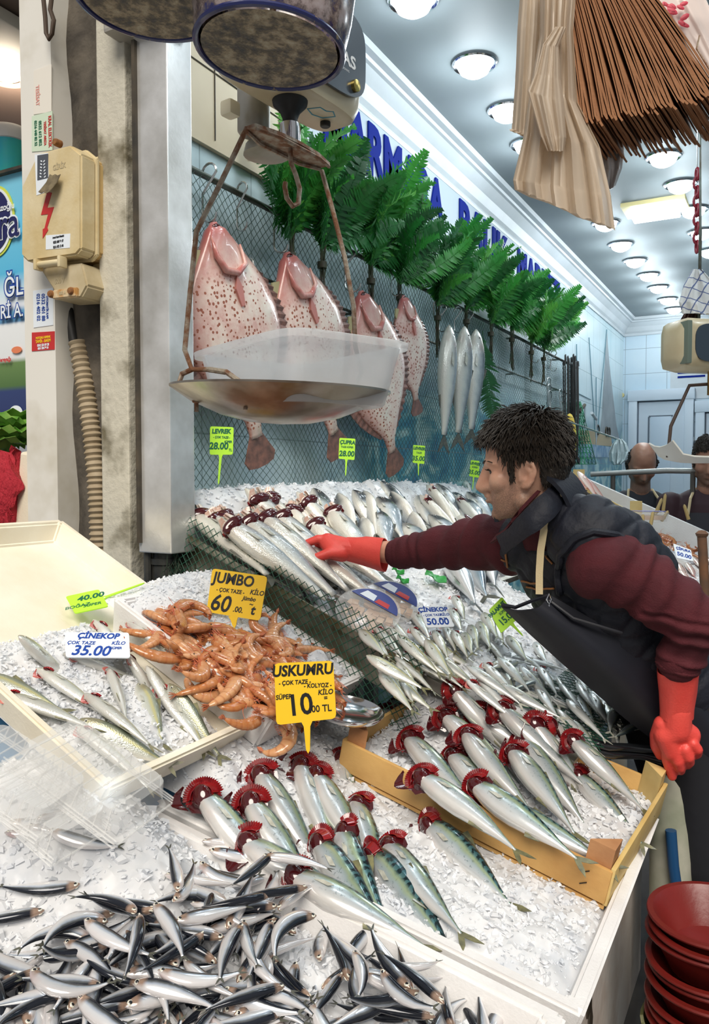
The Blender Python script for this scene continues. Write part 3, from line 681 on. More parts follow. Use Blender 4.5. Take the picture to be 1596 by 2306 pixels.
def fish_body(kind, L, by=0, bz=0, n=16, jit=0, seed=0):
    st = STN[kind]; sp = spine(L, by, bz); mb = MB(); uv = []; rows = []
    us = []
    for (a, b) in zip(st[:-1], st[1:]): us += [(a, b, 0), (a, b, .5)]
    us.append((st[-1], st[-1], 0)); sm = []
    for a, b, t in us:
        sm.append([a[q] * (1 - t) + b[q] * t for q in range(4)])
    for (u, ht, hb, hw) in sm:
        p, d, y, s = at_spine(sp, u); row = []
        for j in range(n):
            t = 2 * PI * j / n; c_, s_ = math.cos(t), math.sin(t)
            yy = (ht if c_ > 0 else hb) * L * math.copysign(abs(c_) ** .92, c_); zz = hw * L * math.copysign(abs(s_) ** .85, s_)
            row.append(len(mb.v)); mb.v.append(tuple(p + y * yy + s * zz)); v = t if t <= PI else 2 * PI - t; uv.append((u, v / PI))
        rows.append(row)
    for a, b in zip(rows[:-1], rows[1:]):
        for j in range(n): mb.f.append((a[j], a[(j + 1) % n], b[(j + 1) % n], b[j])); mb.m.append(0)
    mb.f.append(tuple(rows[0][::-1])); mb.m.append(0); mb.f.append(tuple(rows[-1])); mb.m.append(0)
    return mb, uv, sp, st
def stn(st, u):
    for a, b in zip(st[:-1], st[1:]):
        if a[0] <= u <= b[0]:
            t = (u - a[0]) / (b[0] - a[0]); return [a[q] * (1 - t) + b[q] * t for q in range(4)]
    return st[-1]
def flat_fin(outline, org, ax, ay, th):       # thin plate with thickness
    az = ax.cross(ay).normalized(); M = basis(org, ax, ay); mb = MB(); mb.prism(outline, th, M, z0=-th / 2); return mb
def gill_frill(mb, r, a0, a1, w, teeth, mi, M, tilt=.3, th=.0012, base=.55):
    n = teeth * 2; inner = []; outer = []
    for i in range(n + 1):
        t = R(a0 + (a1 - a0) * i / n); k = 1 + (.16 if i % 2 else -.05)
        inner.append(Vector((math.cos(t) * r * base, math.sin(t) * r * base, 0)))
        outer.append(Vector((math.cos(t) * (r * base + w * k), math.sin(t) * (r * base + w * k), w * tilt * 2 * k)))
    mid = [(a + b) / 2 + Vector((0, 0, w * .45)) for a, b in zip(inner, outer)]
    P = [inner, mid, outer]; q = MB(); q.sheet([list(x) for x in P], th); mb.add(q.v, q.f, mi, M)
def rosette(L, kind, seed):
    rs = random.Random(seed); mb = MB(); st = STN[kind]; r = (.128 if kind == 'mackerel' else .105) * L
    M0 = Matrix.Identity(4)
    if kind in ('mackerel',):
        M = basis((.105 * L, -.030 * L, .036 * L), (-1, .1, .15), (.1, .75, .65)) @ Matrix.Rotation(R(rs.uniform(-18, 18)), 4, 'Z')
        for k, (rr, w, z) in enumerate(((r * .92, r * .46, 0), (r * .80, r * .40, .006), (r * .66, r * .32, .010))):
            gill_frill(mb, rr, -95 + rs.uniform(-10, 10), 95 + rs.uniform(-10, 10), w, 26, 0, M @ Matrix.Translation((-.01 * L, 0, z * L * 2)), .35, .0014, .62)
        for k in range(3):
            gill_frill(mb, r * (1.0 - .12 * k), 110 + 6 * k, 250 - 6 * k, r * .42, 3, 1 if k != 1 else 0, M @ Matrix.Translation((.012 * L, 0, .006 * L * k)), .5, .0016, .5)
        mb.ball((0, 0, .012 * L), (r * .60, r * .50, r * .28), 14, 8, M, 1)
        mb.tube([M @ Vector((.035 * L, 0, .03 * L)), M @ Vector((0, 0, .048 * L)), M @ Vector((-.05 * L, 0, .040 * L))], [.006 * L, .014 * L, .003 * L], 8, 2)
        q = MB(); P = []
        for i in range(7):      # opercle hanging away from the head
            t = i / 6; P.append([M @ Vector((-.07 * L + .15 * L * t, -r * (.75 + .30 * math.sin(PI * t)) - .022 * L * j * math.sin(PI * t), -.01 * L - .008 * L * j)) for j in range(4)])
        q.sheet(P, .0015); mb.add(q.v, q.f, 1)
        mats = [M_gill, M_gilld, M_jawdk]
    elif kind == 'bass':
        M = basis((.135 * L, -.030 * L, .046 * L), (-1, 0, .25), (.15, .8, .55)) @ Matrix.Rotation(R(rs.uniform(-15, 15)), 4, 'Z')
        mb.ball((0, 0, 0), (.046 * L, .086 * L, .022 * L), 16, 8, M, 1)
        for k in range(3): gill_frill(mb, .085 * L, 100, 260, .035 * L, 8, 0 if k else 1, M @ Matrix.Translation((.012 * L * k, 0, .012 * L + .004 * L * k)), .3, .0015, .62)
        q = MB(); P = []       # lifted gill covers: pale pointed flaps
        for sgn in (1, -1):
            P = []
            for i in range(8):
                t = i / 7; P.append([M @ Vector((.10 * L * (j / 3) - .01 * L, sgn * .115 * L * math.sin(PI * (.12 + .76 * t)) * (1 - .55 * j / 3) * (.4 + .6 * t), (.02 + .04 * math.sin(PI * t)) * L * (1 - j / 5))) for j in range(4)])
            q = MB(); q.sheet(P, .002); mb.add(q.v, q.f, 2)
        q = MB(); q.lathe([(.048 * L, 0), (.034 * L, .05 * L), (.016 * L, .10 * L), (.003 * L, .135 * L)], 12); mb.add(q.v, q.f, 2, basis((.10 * L, -.01 * L, .03 * L), (0, 1, 0), (.35, 0, .9)))
        mats = [M_gill, M_gilld, M_flap]
    else:
        r *= .85
        M = basis((.13 * L, -.02 * L, .035 * L), (-1, .1, .15), (.1, .75, .65)) @ Matrix.Rotation(R(rs.uniform(-25, 25)), 4, 'Z')
        for k, (rr, w) in enumerate(((r, r * .42), (r * .8, r * .36))): gill_frill(mb, rr, -110, 100, w, 14, 0, M @ Matrix.Translation((0, 0, .012 * L * k)), .4, .001, .5)
        gill_frill(mb, r * .9, 105, 255, r * .4, 3, 1, M, .5, .001, .5); mb.ball((0, 0, .008 * L), (r * .5, r * .42, r * .25), 10, 6, M, 1)
        q = MB(); P = []
        for i in range(5):
            t = i / 4; P.append([M @ Vector((-.06 * L + .13 * L * t, -r * (.7 + .35 * math.sin(PI * t)) - .02 * L * j * math.sin(PI * t), -.006 * L * j)) for j in range(3)])
        q.sheet(P, .001); mb.add(q.v, q.f, 2)
        mats = [M_gill, M_gilld, M_gillp]
    return mb, mats
FINM = {'mackerel': M_fing, 'bass': M_find, 'bream': M_find, 'bluefish': M_fing, 'scad': M_fins, 'bonito': M_find, 'anchovy': M_find}
TAILS = {'mackerel': .15, 'bass': .17, 'bream': .17, 'bluefish': .16, 'scad': .15, 'bonito': .17, 'anchovy': .12}
def make_fish(name, kind, L, by=0, bz=0, gills=True, seed=0, n=16, fins=True):
    mb, uv, sp, st = fish_body(kind, L, by, bz, n); root = mb.build(name, FM[kind], smooth=True, angle=180, uv=uv)
    fm = FINM[kind]; h = TAILS[kind] * L * .8
    p, d, y, s = at_spine(sp, .95)
    fork = {'bass': .45, 'bream': .5}.get(kind, .3); W_ = h * (.62 if kind != 'anchovy' else .55)
    o = [(-.02 * L, .008 * L), (h * .45, W_ * .72), (h, W_), (h * .72, W_ * .45), (h * fork, 0), (h * .72, -W_ * .45), (h, -W_), (h * .45, -W_ * .72), (-.02 * L, -.008 * L)]
    flat_fin(o, p, d, y, .008 * L * .5).build('tail_fin', fm, root, smooth=False)
    e = {'anchovy': .055, 'bream': .095, 'bass': .085}.get(kind, .065); st_e = stn(st, e); p, d, y, s = at_spine(sp, e)
    er = {'anchovy': .034, 'bream': .022, 'bass': .014}.get(kind, .017) * L; mb = MB()
    for sg in (1, -1):
        c = p + y * (st_e[1] * L * .25) + s * (sg * st_e[3] * L * (.76 if kind == 'anchovy' else .86))
        M = basis(c, d, y); mb.ball((0, 0, 0), (er, er, er * .42), 12, 6, M, 0); mb.ball((0, 0, sg * er * .24), (er * .62, er * .62, er * .27), 10, 6, M, 1)
    mb.build('eye', [M_eyew, M_eyeb], root)
    if fins:
        p, d, y, s = at_spine(sp, .42); a = stn(st, .42)[1] * L * .92
        for nm, u, sg, ln, hh in (('dorsal_fin', .34, 1, .16, .045), ('anal_fin', .60, -1, .12, .035)):
            p, d, y, s = at_spine(sp, u); a = stn(st, u)[1 if sg > 0 else 2] * L * .93
            flat_fin([(0, 0), (.02 * L, hh * L), (ln * L * .6, hh * L * .55), (ln * L, -.004 * L)] if sg > 0 else [(0, 0), (ln * L, -.004 * L), (ln * L * .6, hh * L * .5), (.02 * L, hh * L)], p + y * (sg * a), d, y * sg, .0015).build(nm, fm, root, smooth=False)
        p, d, y, s = at_spine(sp, .24); a = stn(st, .24)
        flat_fin([(0, 0), (.05 * L, .022 * L), (.13 * L, .012 * L), (.10 * L, -.012 * L)], p - y * (a[2] * L * .3) + s * (a[3] * L * 1.0), (d + s * .12), y, .0012).build('pectoral_fin', M_fins, root, smooth=False)
    if gills:
        g, mats = rosette(L, kind, seed); g.build('gills', mats, root, angle=50)
    root['_L'] = L
    return root
used_protos = set()
def place(protos, P, D, N, roll=0, sc=1.0, label='', cat='fish', group=None, name=None):
    proto = protos[random.randrange(len(protos))]
    if proto.name in used_protos: o = copy_tree(proto)
    else: o = proto; used_protos.add(proto.name)
    M = basis(P, D, Vector(N).cross(Vector(D))) @ Matrix.Rotation(R(roll), 4, 'X') @ Matrix.Scale(sc, 4)
    o.matrix_world = M; tag(o, label, cat, group); return o
def ice_hit(px_, py_, ice, surf, lift):
    best = None; r = ray(px_, py_).normalized()
    for b in ice:
        h = b.ray_cast(CO, r)
        if h[0] is not None and (best is None or h[3] < best[1]): best = (h[0], h[3])
    if best is None: return surf.hit(px_, py_, lift)
    n = surf.n; t = lift / max(.25, -r.dot(n)); return best[0] - r * t
def lay(protos, surf, hx, hy, tx, ty, lift, roll, dip=0, L=None, sc=None, ice=(), **k):
    H = ice_hit(hx, hy, ice, surf, lift); T = ice_hit(tx, ty, ice, surf, lift); d = (T - H)
    if sc is None: sc = max(.82, min(1.18, d.length / (protos[0]['_L'] * 1.04))) if L is None else L / protos[0]['_L']
    d.normalize(); d = (d - surf.n * math.tan(R(dip))).normalized(); n = (surf.n - d * surf.n.dot(d)).normalized()
    return place(protos, H, d, n, roll, sc, **k)

# ---------------- mackerel in the front foam box and in the crate
I_F = [b for k, b in ICE.items() if 'mackerel in the foam' in k or 'anchovies' in k]; I_C = [ICE['crate']]; I_T = [b for k, b in ICE.items() if 'cream tray' in k]; I_P = [b for k, b in ICE.items() if 'prawns' in k]; I_U = [b for k, b in ICE.items() if 'long wall' in k]; I_V = [b for k, b in ICE.items() if 'island' in k]; I_A = [b for k, b in ICE.items() if 'anchovies' in k]
PM = [make_fish('mackerel', 'mackerel', .30, by, bz, True, i) for i, (by, bz) in enumerate(((.0, -.1), (.18, -.12), (-.18, -.1), (.35, -.15), (.1, -.25)))]
PMs = [make_fish('mackerel', 'mackerel', .30, by, -.08, True, 20 + i) for i, by in enumerate((.12, -.1))]
FRONT = [  # hx hy tx ty lift roll dip
 (669, 1702, 745, 1880, .012, -8, 6), (763, 1688, 800, 1790, .010, -15, 22), (572, 1722, 718, 1925, .016, -2, 6), (547, 1782, 676, 1960, .030, 0, 4),
 (436, 1768, 610, 1960, .034, 8, 5), (698, 1726, 812, 1900, .030, -5, 6), (845, 1686, 922, 1862, .022, -8, 10), (799, 1794, 862, 1920, .024, -5, 9),
 (530, 1882, 760, 2000, .040, 8, 3), (632, 1958, 905, 2092, .050, 5, 2), (768, 1852, 868, 2052, .030, 25, 5), (705, 1878, 838, 2052, .038, 30, 3),
 (826, 1905, 965, 2046, .030, 60, 6), (864, 1890, 1010, 2045, .036, 5, 4), (950, 1842, 1196, 2062, .030, 42, 2)]
seq = sorted(range(len(FRONT)), key=lambda k: FRONT[k][0])
dark = {12, 14, 11, 10}
for k, (hx, hy, tx, ty, lf, ro, dp) in enumerate(FRONT):
    lay(PM if k not in (1,) else PMs, SF, hx, hy, tx, ty, max(.012, lf - .012), ro, dp, sc=1.05 if k not in (1,) else .9, ice=I_F, label='%s mackerel in the front foam box, %s head from the left' % ('dark backed' if k in dark else 'pale bellied, red gilled', ordinal(seq.index(k))), cat='fish', group='mackerel in the front foam box')
CRATE = [(850, 1598, 1030, 1690, .05, 0, 3), (880, 1580, 1046, 1690, .05, 0, 3), (922, 1562, 1058, 1682, .052, 2, 3), (948, 1536, 1030, 1640, .055, 0, 5), (1004, 1536, 1090, 1610, .05, -3, 10),
 (1052, 1598, 1180, 1660, .05, 17, 5), (908, 1650, 1040, 1770, .065, 7, 3), (1040, 1642, 1164, 1778, .07, -6, 3), (1188, 1610, 1272, 1722, .055, 2, 3), (1164, 1652, 1284, 1800, .062, 7, 3),
 (1144, 1680, 1272, 1836, .072, 4, 2), (1272, 1652, 1425, 1792, .065, 10, 2), (1285, 1732, 1430, 1846, .050, 22, 9), (928, 1738, 1112, 1860, .085, 4, 3), (1052, 1756, 1246, 1880, .080, 22, 3), (1080, 1800, 1276, 1882, .058, 22, 4), (985, 1600, 1110, 1700, .05, 4, 4), (1110, 1580, 1200, 1650, .05, 4, 6), (1228, 1622, 1330, 1720, .05, 4, 4), (1005, 1690, 1130, 1800, .05, 9, 4)]
seq = sorted(range(len(CRATE)), key=lambda k: CRATE[k][0])
for k, (hx, hy, tx, ty, lf, ro, dp) in enumerate(CRATE):
    lay(PM, SF, hx, hy, tx, ty, lf - .030, ro, dp, sc=1.03 if tx < 1400 else .84, ice=I_C + I_U, label='red gilled mackerel in the wooden crate, %s head from the left' % ordinal(seq.index(k)), cat='fish', group='mackerel in the wooden crate')

# ---------------- bluefish in the cream tray
PB = [make_fish('bluefish', 'bluefish', .20, by, -.1, True, 40 + i) for i, by in enumerate((0, .2, -.2))]
PBn = [make_fish('bluefish', 'bluefish', .20, by, -.1, False, 45 + i) for i, by in enumerate((.1, -.15))]
TRAY = [(210, 1396, 265, 1440, .0, -25, 10, 1), (282, 1402, 430, 1510, .0, -38, 0, 1), (42, 1432, 120, 1478, .01, 5, 12, 0), (142, 1472, 260, 1500, .0, -30, 8, 1), (280, 1468, 330, 1530, .0, -40, 10, 1), (82, 1505, 215, 1590, .004, -15, 2, 1),
 (-60, 1520, 80, 1570, .004, 30, 2, 0), (0, 1562, 235, 1640, .012, -15, 2, 1), (245, 1508, 290, 1620, .010, -50, 2, 1), (190, 1562, 315, 1652, .016, -20, 2, 1), (330, 1500, 400, 1610, .004, -20, 3, 0), (310, 1540, 360, 1640, .0, 35, 4, 0), (352, 1540, 470, 1692, .020, 8, 1, 1),
 (170, 1635, 262, 1700, .006, -25, 5, 1), (380, 1540, 455, 1640, .004, 60, 3, 0), (180, 1620, 300, 1675, -.004, 50, 3, 0)]
seq = sorted(range(len(TRAY)), key=lambda k: TRAY[k][0])
for k, (hx, hy, tx, ty, lf, ro, dp, g) in enumerate(TRAY):
    lay(PB if g else PBn, ST, hx, hy, tx, ty, .012 + lf, ro, dp, sc=1.05, ice=I_T, label='small %sbluefish on ice in the cream tray, %s head from the left' % ('red gilled ' if g else 'closed mouthed ', ordinal(seq.index(k))), cat='fish', group='bluefish in the cream tray')

# ---------------- wall display: sea bass, bream, gilled bass, bonito, bluefish, scad
PS = [make_fish('sea_bass', 'bass', .40, by, -.08, True, 60 + i) for i, by in enumerate((0, .14, -.12))]
BASS = [(440, 1098, 520, 1200), (466, 1080, 560, 1195), (512, 1088, 610, 1205), (552, 1100, 660, 1215), (600, 1092, 720, 1215), (640, 1082, 745, 1205), (668, 1108, 760, 1215), (424, 1150, 610, 1298), (488, 1165, 688, 1312), (530, 1158, 715, 1308), (568, 1148, 745, 1296), (606, 1146, 760, 1285), (682, 1166, 842, 1295), (655, 1212, 818, 1330), (735, 1140, 858, 1290)]
seq = sorted(range(len(BASS)), key=lambda k: BASS[k][0])
for k, (hx, hy, tx, ty) in enumerate(BASS):
    lay(PS, SU, hx, hy, tx, ty, .022 + (.02 if k > 6 else 0), 2 + random.uniform(-10, 10), 0, sc=1.12, ice=I_U, label='sea bass with open red gills near the steel column, %s head from the left' % ordinal(seq.index(k)), cat='fish', group='sea bass nearest the steel column')
PD = [make_fish('sea_bream', 'bream', .30, by, -.05, False, 70 + i) for i, by in enumerate((0, .1))]
BREAM = [(690, 1066, 720, 1150, 1), (716, 1060, 750, 1150, 1), (728, 1072, 790, 1160, 0), (706, 1100, 740, 1190, 0), (772, 1064, 800, 1150, 1), (790, 1060, 850, 1150, 0), (822, 1056, 872, 1150, 0), (860, 1070, 890, 1150, 1), (876, 1068, 930, 1160, 0), (760, 1112, 800, 1215, 1), (795, 1104, 860, 1200, 0), (818, 1108, 850, 1220, 1), (850, 1120, 910, 1215, 0), (880, 1108, 935, 1195, 1), (905, 1145, 962, 1220, 1), (842, 1148, 880, 1240, 0), (812, 1170, 840, 1250, 1), (905, 1180, 970, 1250, 0), (965, 1160, 1030, 1220, 0), (1062, 1070, 1090, 1150, 0)]
seq = sorted(range(len(BREAM)), key=lambda k: BREAM[k][0])
for k, (hx, hy, tx, ty, w) in enumerate(BREAM):
    lay(PD, SU, hx, hy, tx, ty, .018 + .002 * k, -95 if w else 15 + random.uniform(-8, 8), 0, sc=1.1, ice=I_U, label='%s sea bream on the wall display, %s bream head from the left' % ('white belly-up' if w else 'dark headed', ordinal(seq.index(k))), cat='fish', group='sea bream on the wall display')
FAR = [(895, 1050, 950, 1130), (930, 1062, 980, 1140), (950, 1085, 1000, 1160), (990, 1066, 1040, 1150), (1010, 1078, 1060, 1160), (945, 1115, 1010, 1190), (975, 1110, 1040, 1190), (1025, 1120, 1085, 1190), (1040, 1085, 1090, 1165), (1040, 1168, 1100, 1230), (1005, 1150, 1075, 1215), (1080, 1060, 1120, 1140), (960, 1092, 1020, 1180)]
seq = sorted(range(len(FAR)), key=lambda k: FAR[k][0])
for k, (hx, hy, tx, ty) in enumerate(FAR):
    lay(PS, SU, hx, hy, tx, ty, .02 + .003 * k, -55, 0, sc=1.12, ice=I_U, label='pale red gilled sea bass beside the man with dark hair, %s head from the left' % ordinal(seq.index(k)), cat='fish', group='sea bass beside the dark haired man')
PT = [make_fish('bonito', 'bonito', .44, .1, -.1, False, 80)]
for k, (hx, hy, tx, ty, lb) in enumerate(((1012, 1262, 1100, 1408, 'leftmost of the three bonito'), (1052, 1260, 1112, 1380, 'dark bonito between two paler ones'), (1088, 1245, 1140, 1390, 'bonito just left of the green 15.00 tag'))):
    lay(PT, SU, hx, hy, tx, ty, .04 - (.02 if k == 1 else 0), -20 if k != 1 else 40, 0, sc=1.1, ice=I_U, label=lb + ', big silvery blue, under the maroon sleeve', cat='fish', group='bonito on the wall display')
PC = [make_fish('bluefish', 'bluefish', .21, by, -.1, True, 90 + i) for i, by in enumerate((0, .15))]
PCn = [make_fish('bluefish', 'bluefish', .21, .05, -.1, False, 95)]
CIN = [(858, 1382, 950, 1470, 1), (845, 1412, 930, 1500, 1), (832, 1425, 910, 1520, 1), (868, 1408, 950, 1490, 1), (928, 1378, 985, 1460, 1), (924, 1412, 1000, 1500, 1), (978, 1420, 1024, 1508, 1), (1000, 1408, 1040, 1490, 1), (1020, 1420, 1078, 1520, 1), (1022, 1342, 1060, 1420, 1), (1016, 1372, 1055, 1450, 1), (900, 1468, 1000, 1530, 1), (936, 1468, 1020, 1530, 1), (1112, 1398, 1150, 1485, 1), (1078, 1400, 1120, 1490, 0), (1060, 1408, 1090, 1500, 0), (1088, 1380, 1130, 1450, 0), (810, 1418, 890, 1495, 0), (825, 1476, 930, 1535, 0), (1045, 1425, 1080, 1510, 0), (1142, 1432, 1200, 1500, 0), (958, 1440, 1010, 1510, 0), (895, 1430, 985, 1510, 0)]
seq = sorted(range(len(CIN)), key=lambda k: CIN[k][0])
for k, (hx, hy, tx, ty, g) in enumerate(CIN):
    lay(PC if g else PCn, SU, hx, hy, tx, ty, .016 + .0015 * k, -4 if g else 25, 1, sc=.80 if hy > 1400 else .9, ice=I_U, label='%s bluefish by the blue lettered tag, %s head from the left' % ('red gilled' if g else 'dark', ordinal(seq.index(k))), cat='fish', group='bluefish by the blue lettered tag')
PI_ = [make_fish('horse_mackerel', 'scad', .20, by, -.1, True, 100 + i) for i, by in enumerate((0, .15))]
PIn = [make_fish('horse_mackerel', 'scad', .20, by, -.1, False, 105 + i) for i, by in enumerate((.1, -.15, .3))]
IST = [(1088, 1492, 1192, 1590, 1), (1075, 1525, 1160, 1610, 1), (1048, 1530, 1110, 1580, 1), (1212, 1500, 1288, 1610, 1), (1158, 1466, 1265, 1540, 0), (1250, 1452, 1320, 1540, 1), (1205, 1446, 1255, 1530, 0), (1105, 1500, 1170, 1490, 0), (1165, 1490, 1080, 1510, 0), (1150, 1525, 1215, 1515, 0), (1205, 1535, 1150, 1555, 0), (1206, 1545, 1265, 1625, 0), (1260, 1540, 1345, 1640, 0), (1130, 1540, 1200, 1580, 0), (1300, 1540, 1360, 1620, 0), (1330, 1560, 1372, 1630, 0), (1350, 1580, 1395, 1645, 0), (1390, 1600, 1370, 1650, 0), (1440, 1630, 1380, 1660, 0), (1290, 1500, 1330, 1570, 0), (1170, 1500, 1230, 1560, 0), (1370, 1575, 1330, 1640, 0), (1275, 1575, 1340, 1640, 0), (1310, 1480, 1340, 1560, 0), (1050, 1500, 1110, 1540, 0), (1120, 1480, 1180, 1540, 0)]
seq = sorted(range(len(IST)), key=lambda k: IST[k][0])
for k, (hx, hy, tx, ty, g) in enumerate(IST):
    lay(PI_ if g else PIn, SU, hx, hy, tx, ty, .012 + .0012 * k + (.015 if g else 0), 0 if g else random.uniform(-20, 35), 1, sc=.92, ice=I_U, label='%s horse mackerel beside the dark apron, %s head from the left' % ('red gilled' if g else 'silvery', ordinal(seq.index(k))), cat='fish', group='horse mackerel beside the apron')

rsx = random.Random(77)
for q in range(26):      # lower layer of the pile at the wall
    x, y = 450 + 250 * rsx.random(), rsx.uniform(1082, 1215); y = min(y, 1150 + (x - 450) * .25); a = rsx.uniform(.75, .95)
    lay(PS, SU, x, y, x + 130 * math.cos(a), y + 130 * math.sin(a), .004, rsx.uniform(-25, 10), 0, sc=1.05, ice=I_U, label='sea bass in the lower layer of the pile beside the steel column', cat='fish', group='sea bass under the pile beside the steel column')
for q in range(44):
    x = rsx.uniform(690, 1080); y = rsx.uniform(1068, 1215); a = rsx.uniform(.8, 1.2)
    lay(PD, SU, x, y, x + 90 * math.cos(a), y + 90 * math.sin(a), .004, rsx.choice((15, 25, -90, 5)), 0, sc=1.05, ice=I_U, label='sea bream in the lower layer of the pile behind the reaching arm', cat='fish', group='sea bream under the pile behind the arm')
for q in range(16):      # lower layer of the two heaps
    x, y = rsx.uniform(845, 1110), rsx.uniform(1440, 1520); a = rsx.uniform(.5, 1.2)
    lay(PCn, SU, x, y, x + 90 * math.cos(a), y + 90 * math.sin(a), .006, rsx.uniform(-40, 40), 1, sc=.8, ice=I_U, label='bluefish in the lower layer of the heap by the blue lettered tag', cat='fish', group='bluefish under the heap by the blue lettered tag')
for q in range(22):
    u = rsx.random(); x, y = 1080 + 290 * u + rsx.uniform(-30, 30), 1495 + 110 * u + rsx.uniform(-40, 40); a = rsx.uniform(.2, 1.4)
    lay(PIn, SU, x, y, x + 90 * math.cos(a), y + 90 * math.sin(a), .006, rsx.uniform(-40, 40), 1, sc=.9, ice=I_U, label='silvery horse mackerel in the lower layer of the heap beside the apron', cat='fish', group='horse mackerel under the heap beside the apron')
# ---------------- anchovies in the foreground
PA = [make_fish('anchovy', 'anchovy', .13, by, bz, False, 120 + i, n=14, fins=False) for i, (by, bz) in enumerate(((0, 0), (.5, 0), (-.5, .1), (1.0, .1), (-.9, 0), (.25, .3), (-.25, -.3), (1.7, .1)))]
A_PTS = [  # head and tail of the ones that stand out
 (70, 2182, 275, 2235, 1), (278, 2196, 470, 2200, 1), (355, 2185, 570, 2215, 0), (462, 2098, 365, 2160, 0), (612, 2012, 435, 2040, 1), (692, 1998, 560, 2030, 0), (610, 2075, 570, 2200, 0), (712, 2062, 700, 2140, 3), (575, 2120, 640, 2240, 0), (298, 2215, 430, 2250, 0),
 (175, 2240, 260, 2300, 0), (160, 2230, 60, 2300, 1), (640, 2270, 470, 2290, 1), (545, 2080, 500, 2200, 1), (615, 1920, 520, 2010, 0), (590, 1930, 630, 1935, 0), (810, 2195, 900, 2245, 1), (890, 2248, 790, 2300, 0), (980, 2290, 830, 2270, 0), (1000, 2260, 900, 2240, 1), (640, 2220, 520, 2240, 1), (505, 2110, 400, 2050, 0), (312, 2060, 300, 2190, 1), (190, 2070, 265, 2135, 0), (345, 2035, 380, 2120, 1), (395, 2075, 470, 2060, 1)]
N_A = 0
def anchovy(hx, hy, ang, lift, roll, dip=0, sc=1.0, pr=None):
    H = ice_hit(hx, hy, I_A, SF, lift); d0 = Vector((math.cos(ang), math.sin(ang), 0)); d = (d0 - SF.n * SF.n.dot(d0)).normalized(); d = (d - SF.n * math.tan(R(dip))).normalized()
    n = (SF.n - d * SF.n.dot(d)).normalized()
    return place(pr or PA, H, d, n, roll, sc, label='small anchovy with dark back and silver flank in the foreground heap', cat='fish', group='anchovies heaped in the foreground box')
for (hx, hy, tx, ty, c) in A_PTS:
    lf = .050 + random.uniform(-.004, .010); H = ice_hit(hx, hy, I_A, SF, lf); T = ice_hit(tx, ty, I_A, SF, lf); d = T - H
    anchovy(hx, hy, math.atan2(d.y, d.x), lf, random.uniform(-15, 50), 2, 1.0 if c != 3 else 1.05, [PA[7]] if c == 3 else None)
rs = random.Random(3)
def in_poly(x, y, P):
    c = False; j = len(P) - 1
    for i in range(len(P)):
        if (P[i][1] > y) != (P[j][1] > y) and x < (P[j][0] - P[i][0]) * (y - P[i][1]) / (P[j][1] - P[i][1]) + P[i][0]: c = not c
        j = i
    return c
POLY = [(-60, 2200), (120, 2120), (330, 2040), (440, 1990), (560, 1985), (640, 2040), (760, 2110), (900, 2190), (1060, 2290), (1150, 2380), (-100, 2400)]
k = 0
while k < 190:
    x = rs.uniform(-60, 1150); y = rs.uniform(1960, 2400)
    if not in_poly(x, y, POLY): continue
    k += 1; anchovy(x, y, rs.uniform(0, 2 * PI), .004 + .040 * (k / 190) + rs.uniform(0, .006), rs.uniform(-35, 85), rs.uniform(-6, 8), rs.uniform(.85, 1.1))
for (x, y, a) in ((455, 1895, .4), (470, 1915, .2), (450, 1940, .0), (470, 1960, .3), (100, 2050, 3.6), (180, 1990, 3.4), (260, 2055, 3.9), (370, 1970, .3), (20, 1850, .5), (60, 1860, .2), (10, 1875, .9), (110, 1868, .1), (85, 1845, 1.0)):
    anchovy(x, y, a + .4, .006, rs.uniform(-20, 30), 7, 1.0)
for pr in PA + PM + PMs + PB + PBn + PS + PD + PT + PC + PCn + PI_ + PIn:      # a kind never laid out leaves no stray
    if pr.name not in used_protos:
        for c in list(pr.children): bpy.data.objects.remove(c)
        bpy.data.objects.remove(pr)
# ================================================================== WALL: rails, net, hooks, hanging fish, ferns
M_rail = mat('rail_metal', (.16, .19, .17), .4, .7, var=(.08, .07, .05), vscale=12)
M_rust = mat('rusty_iron', (.24, .11, .055), .65, .4, var=(.42, .36, .28), vscale=38, lo=.42, hi=.6, bmp=.3, bscale=120)
M_hook = mat('steel_hook', (.52, .53, .52), .25, .9)
ZR = 2.445
mb = MB().tube([(-1.715, 1.97, ZR), (-1.715, 7.45, ZR)], .011, 10)
for y in (2.05, 3.2, 4.4, 5.6, 6.8): mb.tube([(-1.80, y, ZR), (-1.715, y, ZR)], .007, 8)
tag(mb.build('hanging_rail', M_rail), 'upper dark metal rail along the wall just below the ferns', 'rail')
mb = MB().tube([(-1.735, 1.97, 2.19), (-1.735, 7.45, 2.19)], .007, 8)
for y in (2.05, 3.2, 4.4, 5.6, 6.8): mb.tube([(-1.80, y, 2.19), (-1.735, y, 2.19)], .006, 8)
tag(mb.build('hanging_rail', M_rail), 'thin lower metal rail on the wall behind the spotted flatfish', 'rail')
mb = MB().tube([(-1.76, 3.4, 2.60), (-1.76, 5.0, 2.60)], .005, 6)
for k in range(12): mb.tube([(-1.772, 3.45 + .13 * k, 2.58), (-1.748, 3.47 + .13 * k, 2.62)], .002, 4)
mb.tube([(-1.8, 3.5, 2.6), (-1.76, 3.5, 2.6)], .004, 6); mb.tube([(-1.8, 4.9, 2.6), (-1.76, 4.9, 2.6)], .004, 6)
tag(mb.build('rusty_rail', M_rust), 'rusty barbed rod on the wall behind the fern stems', 'rail')
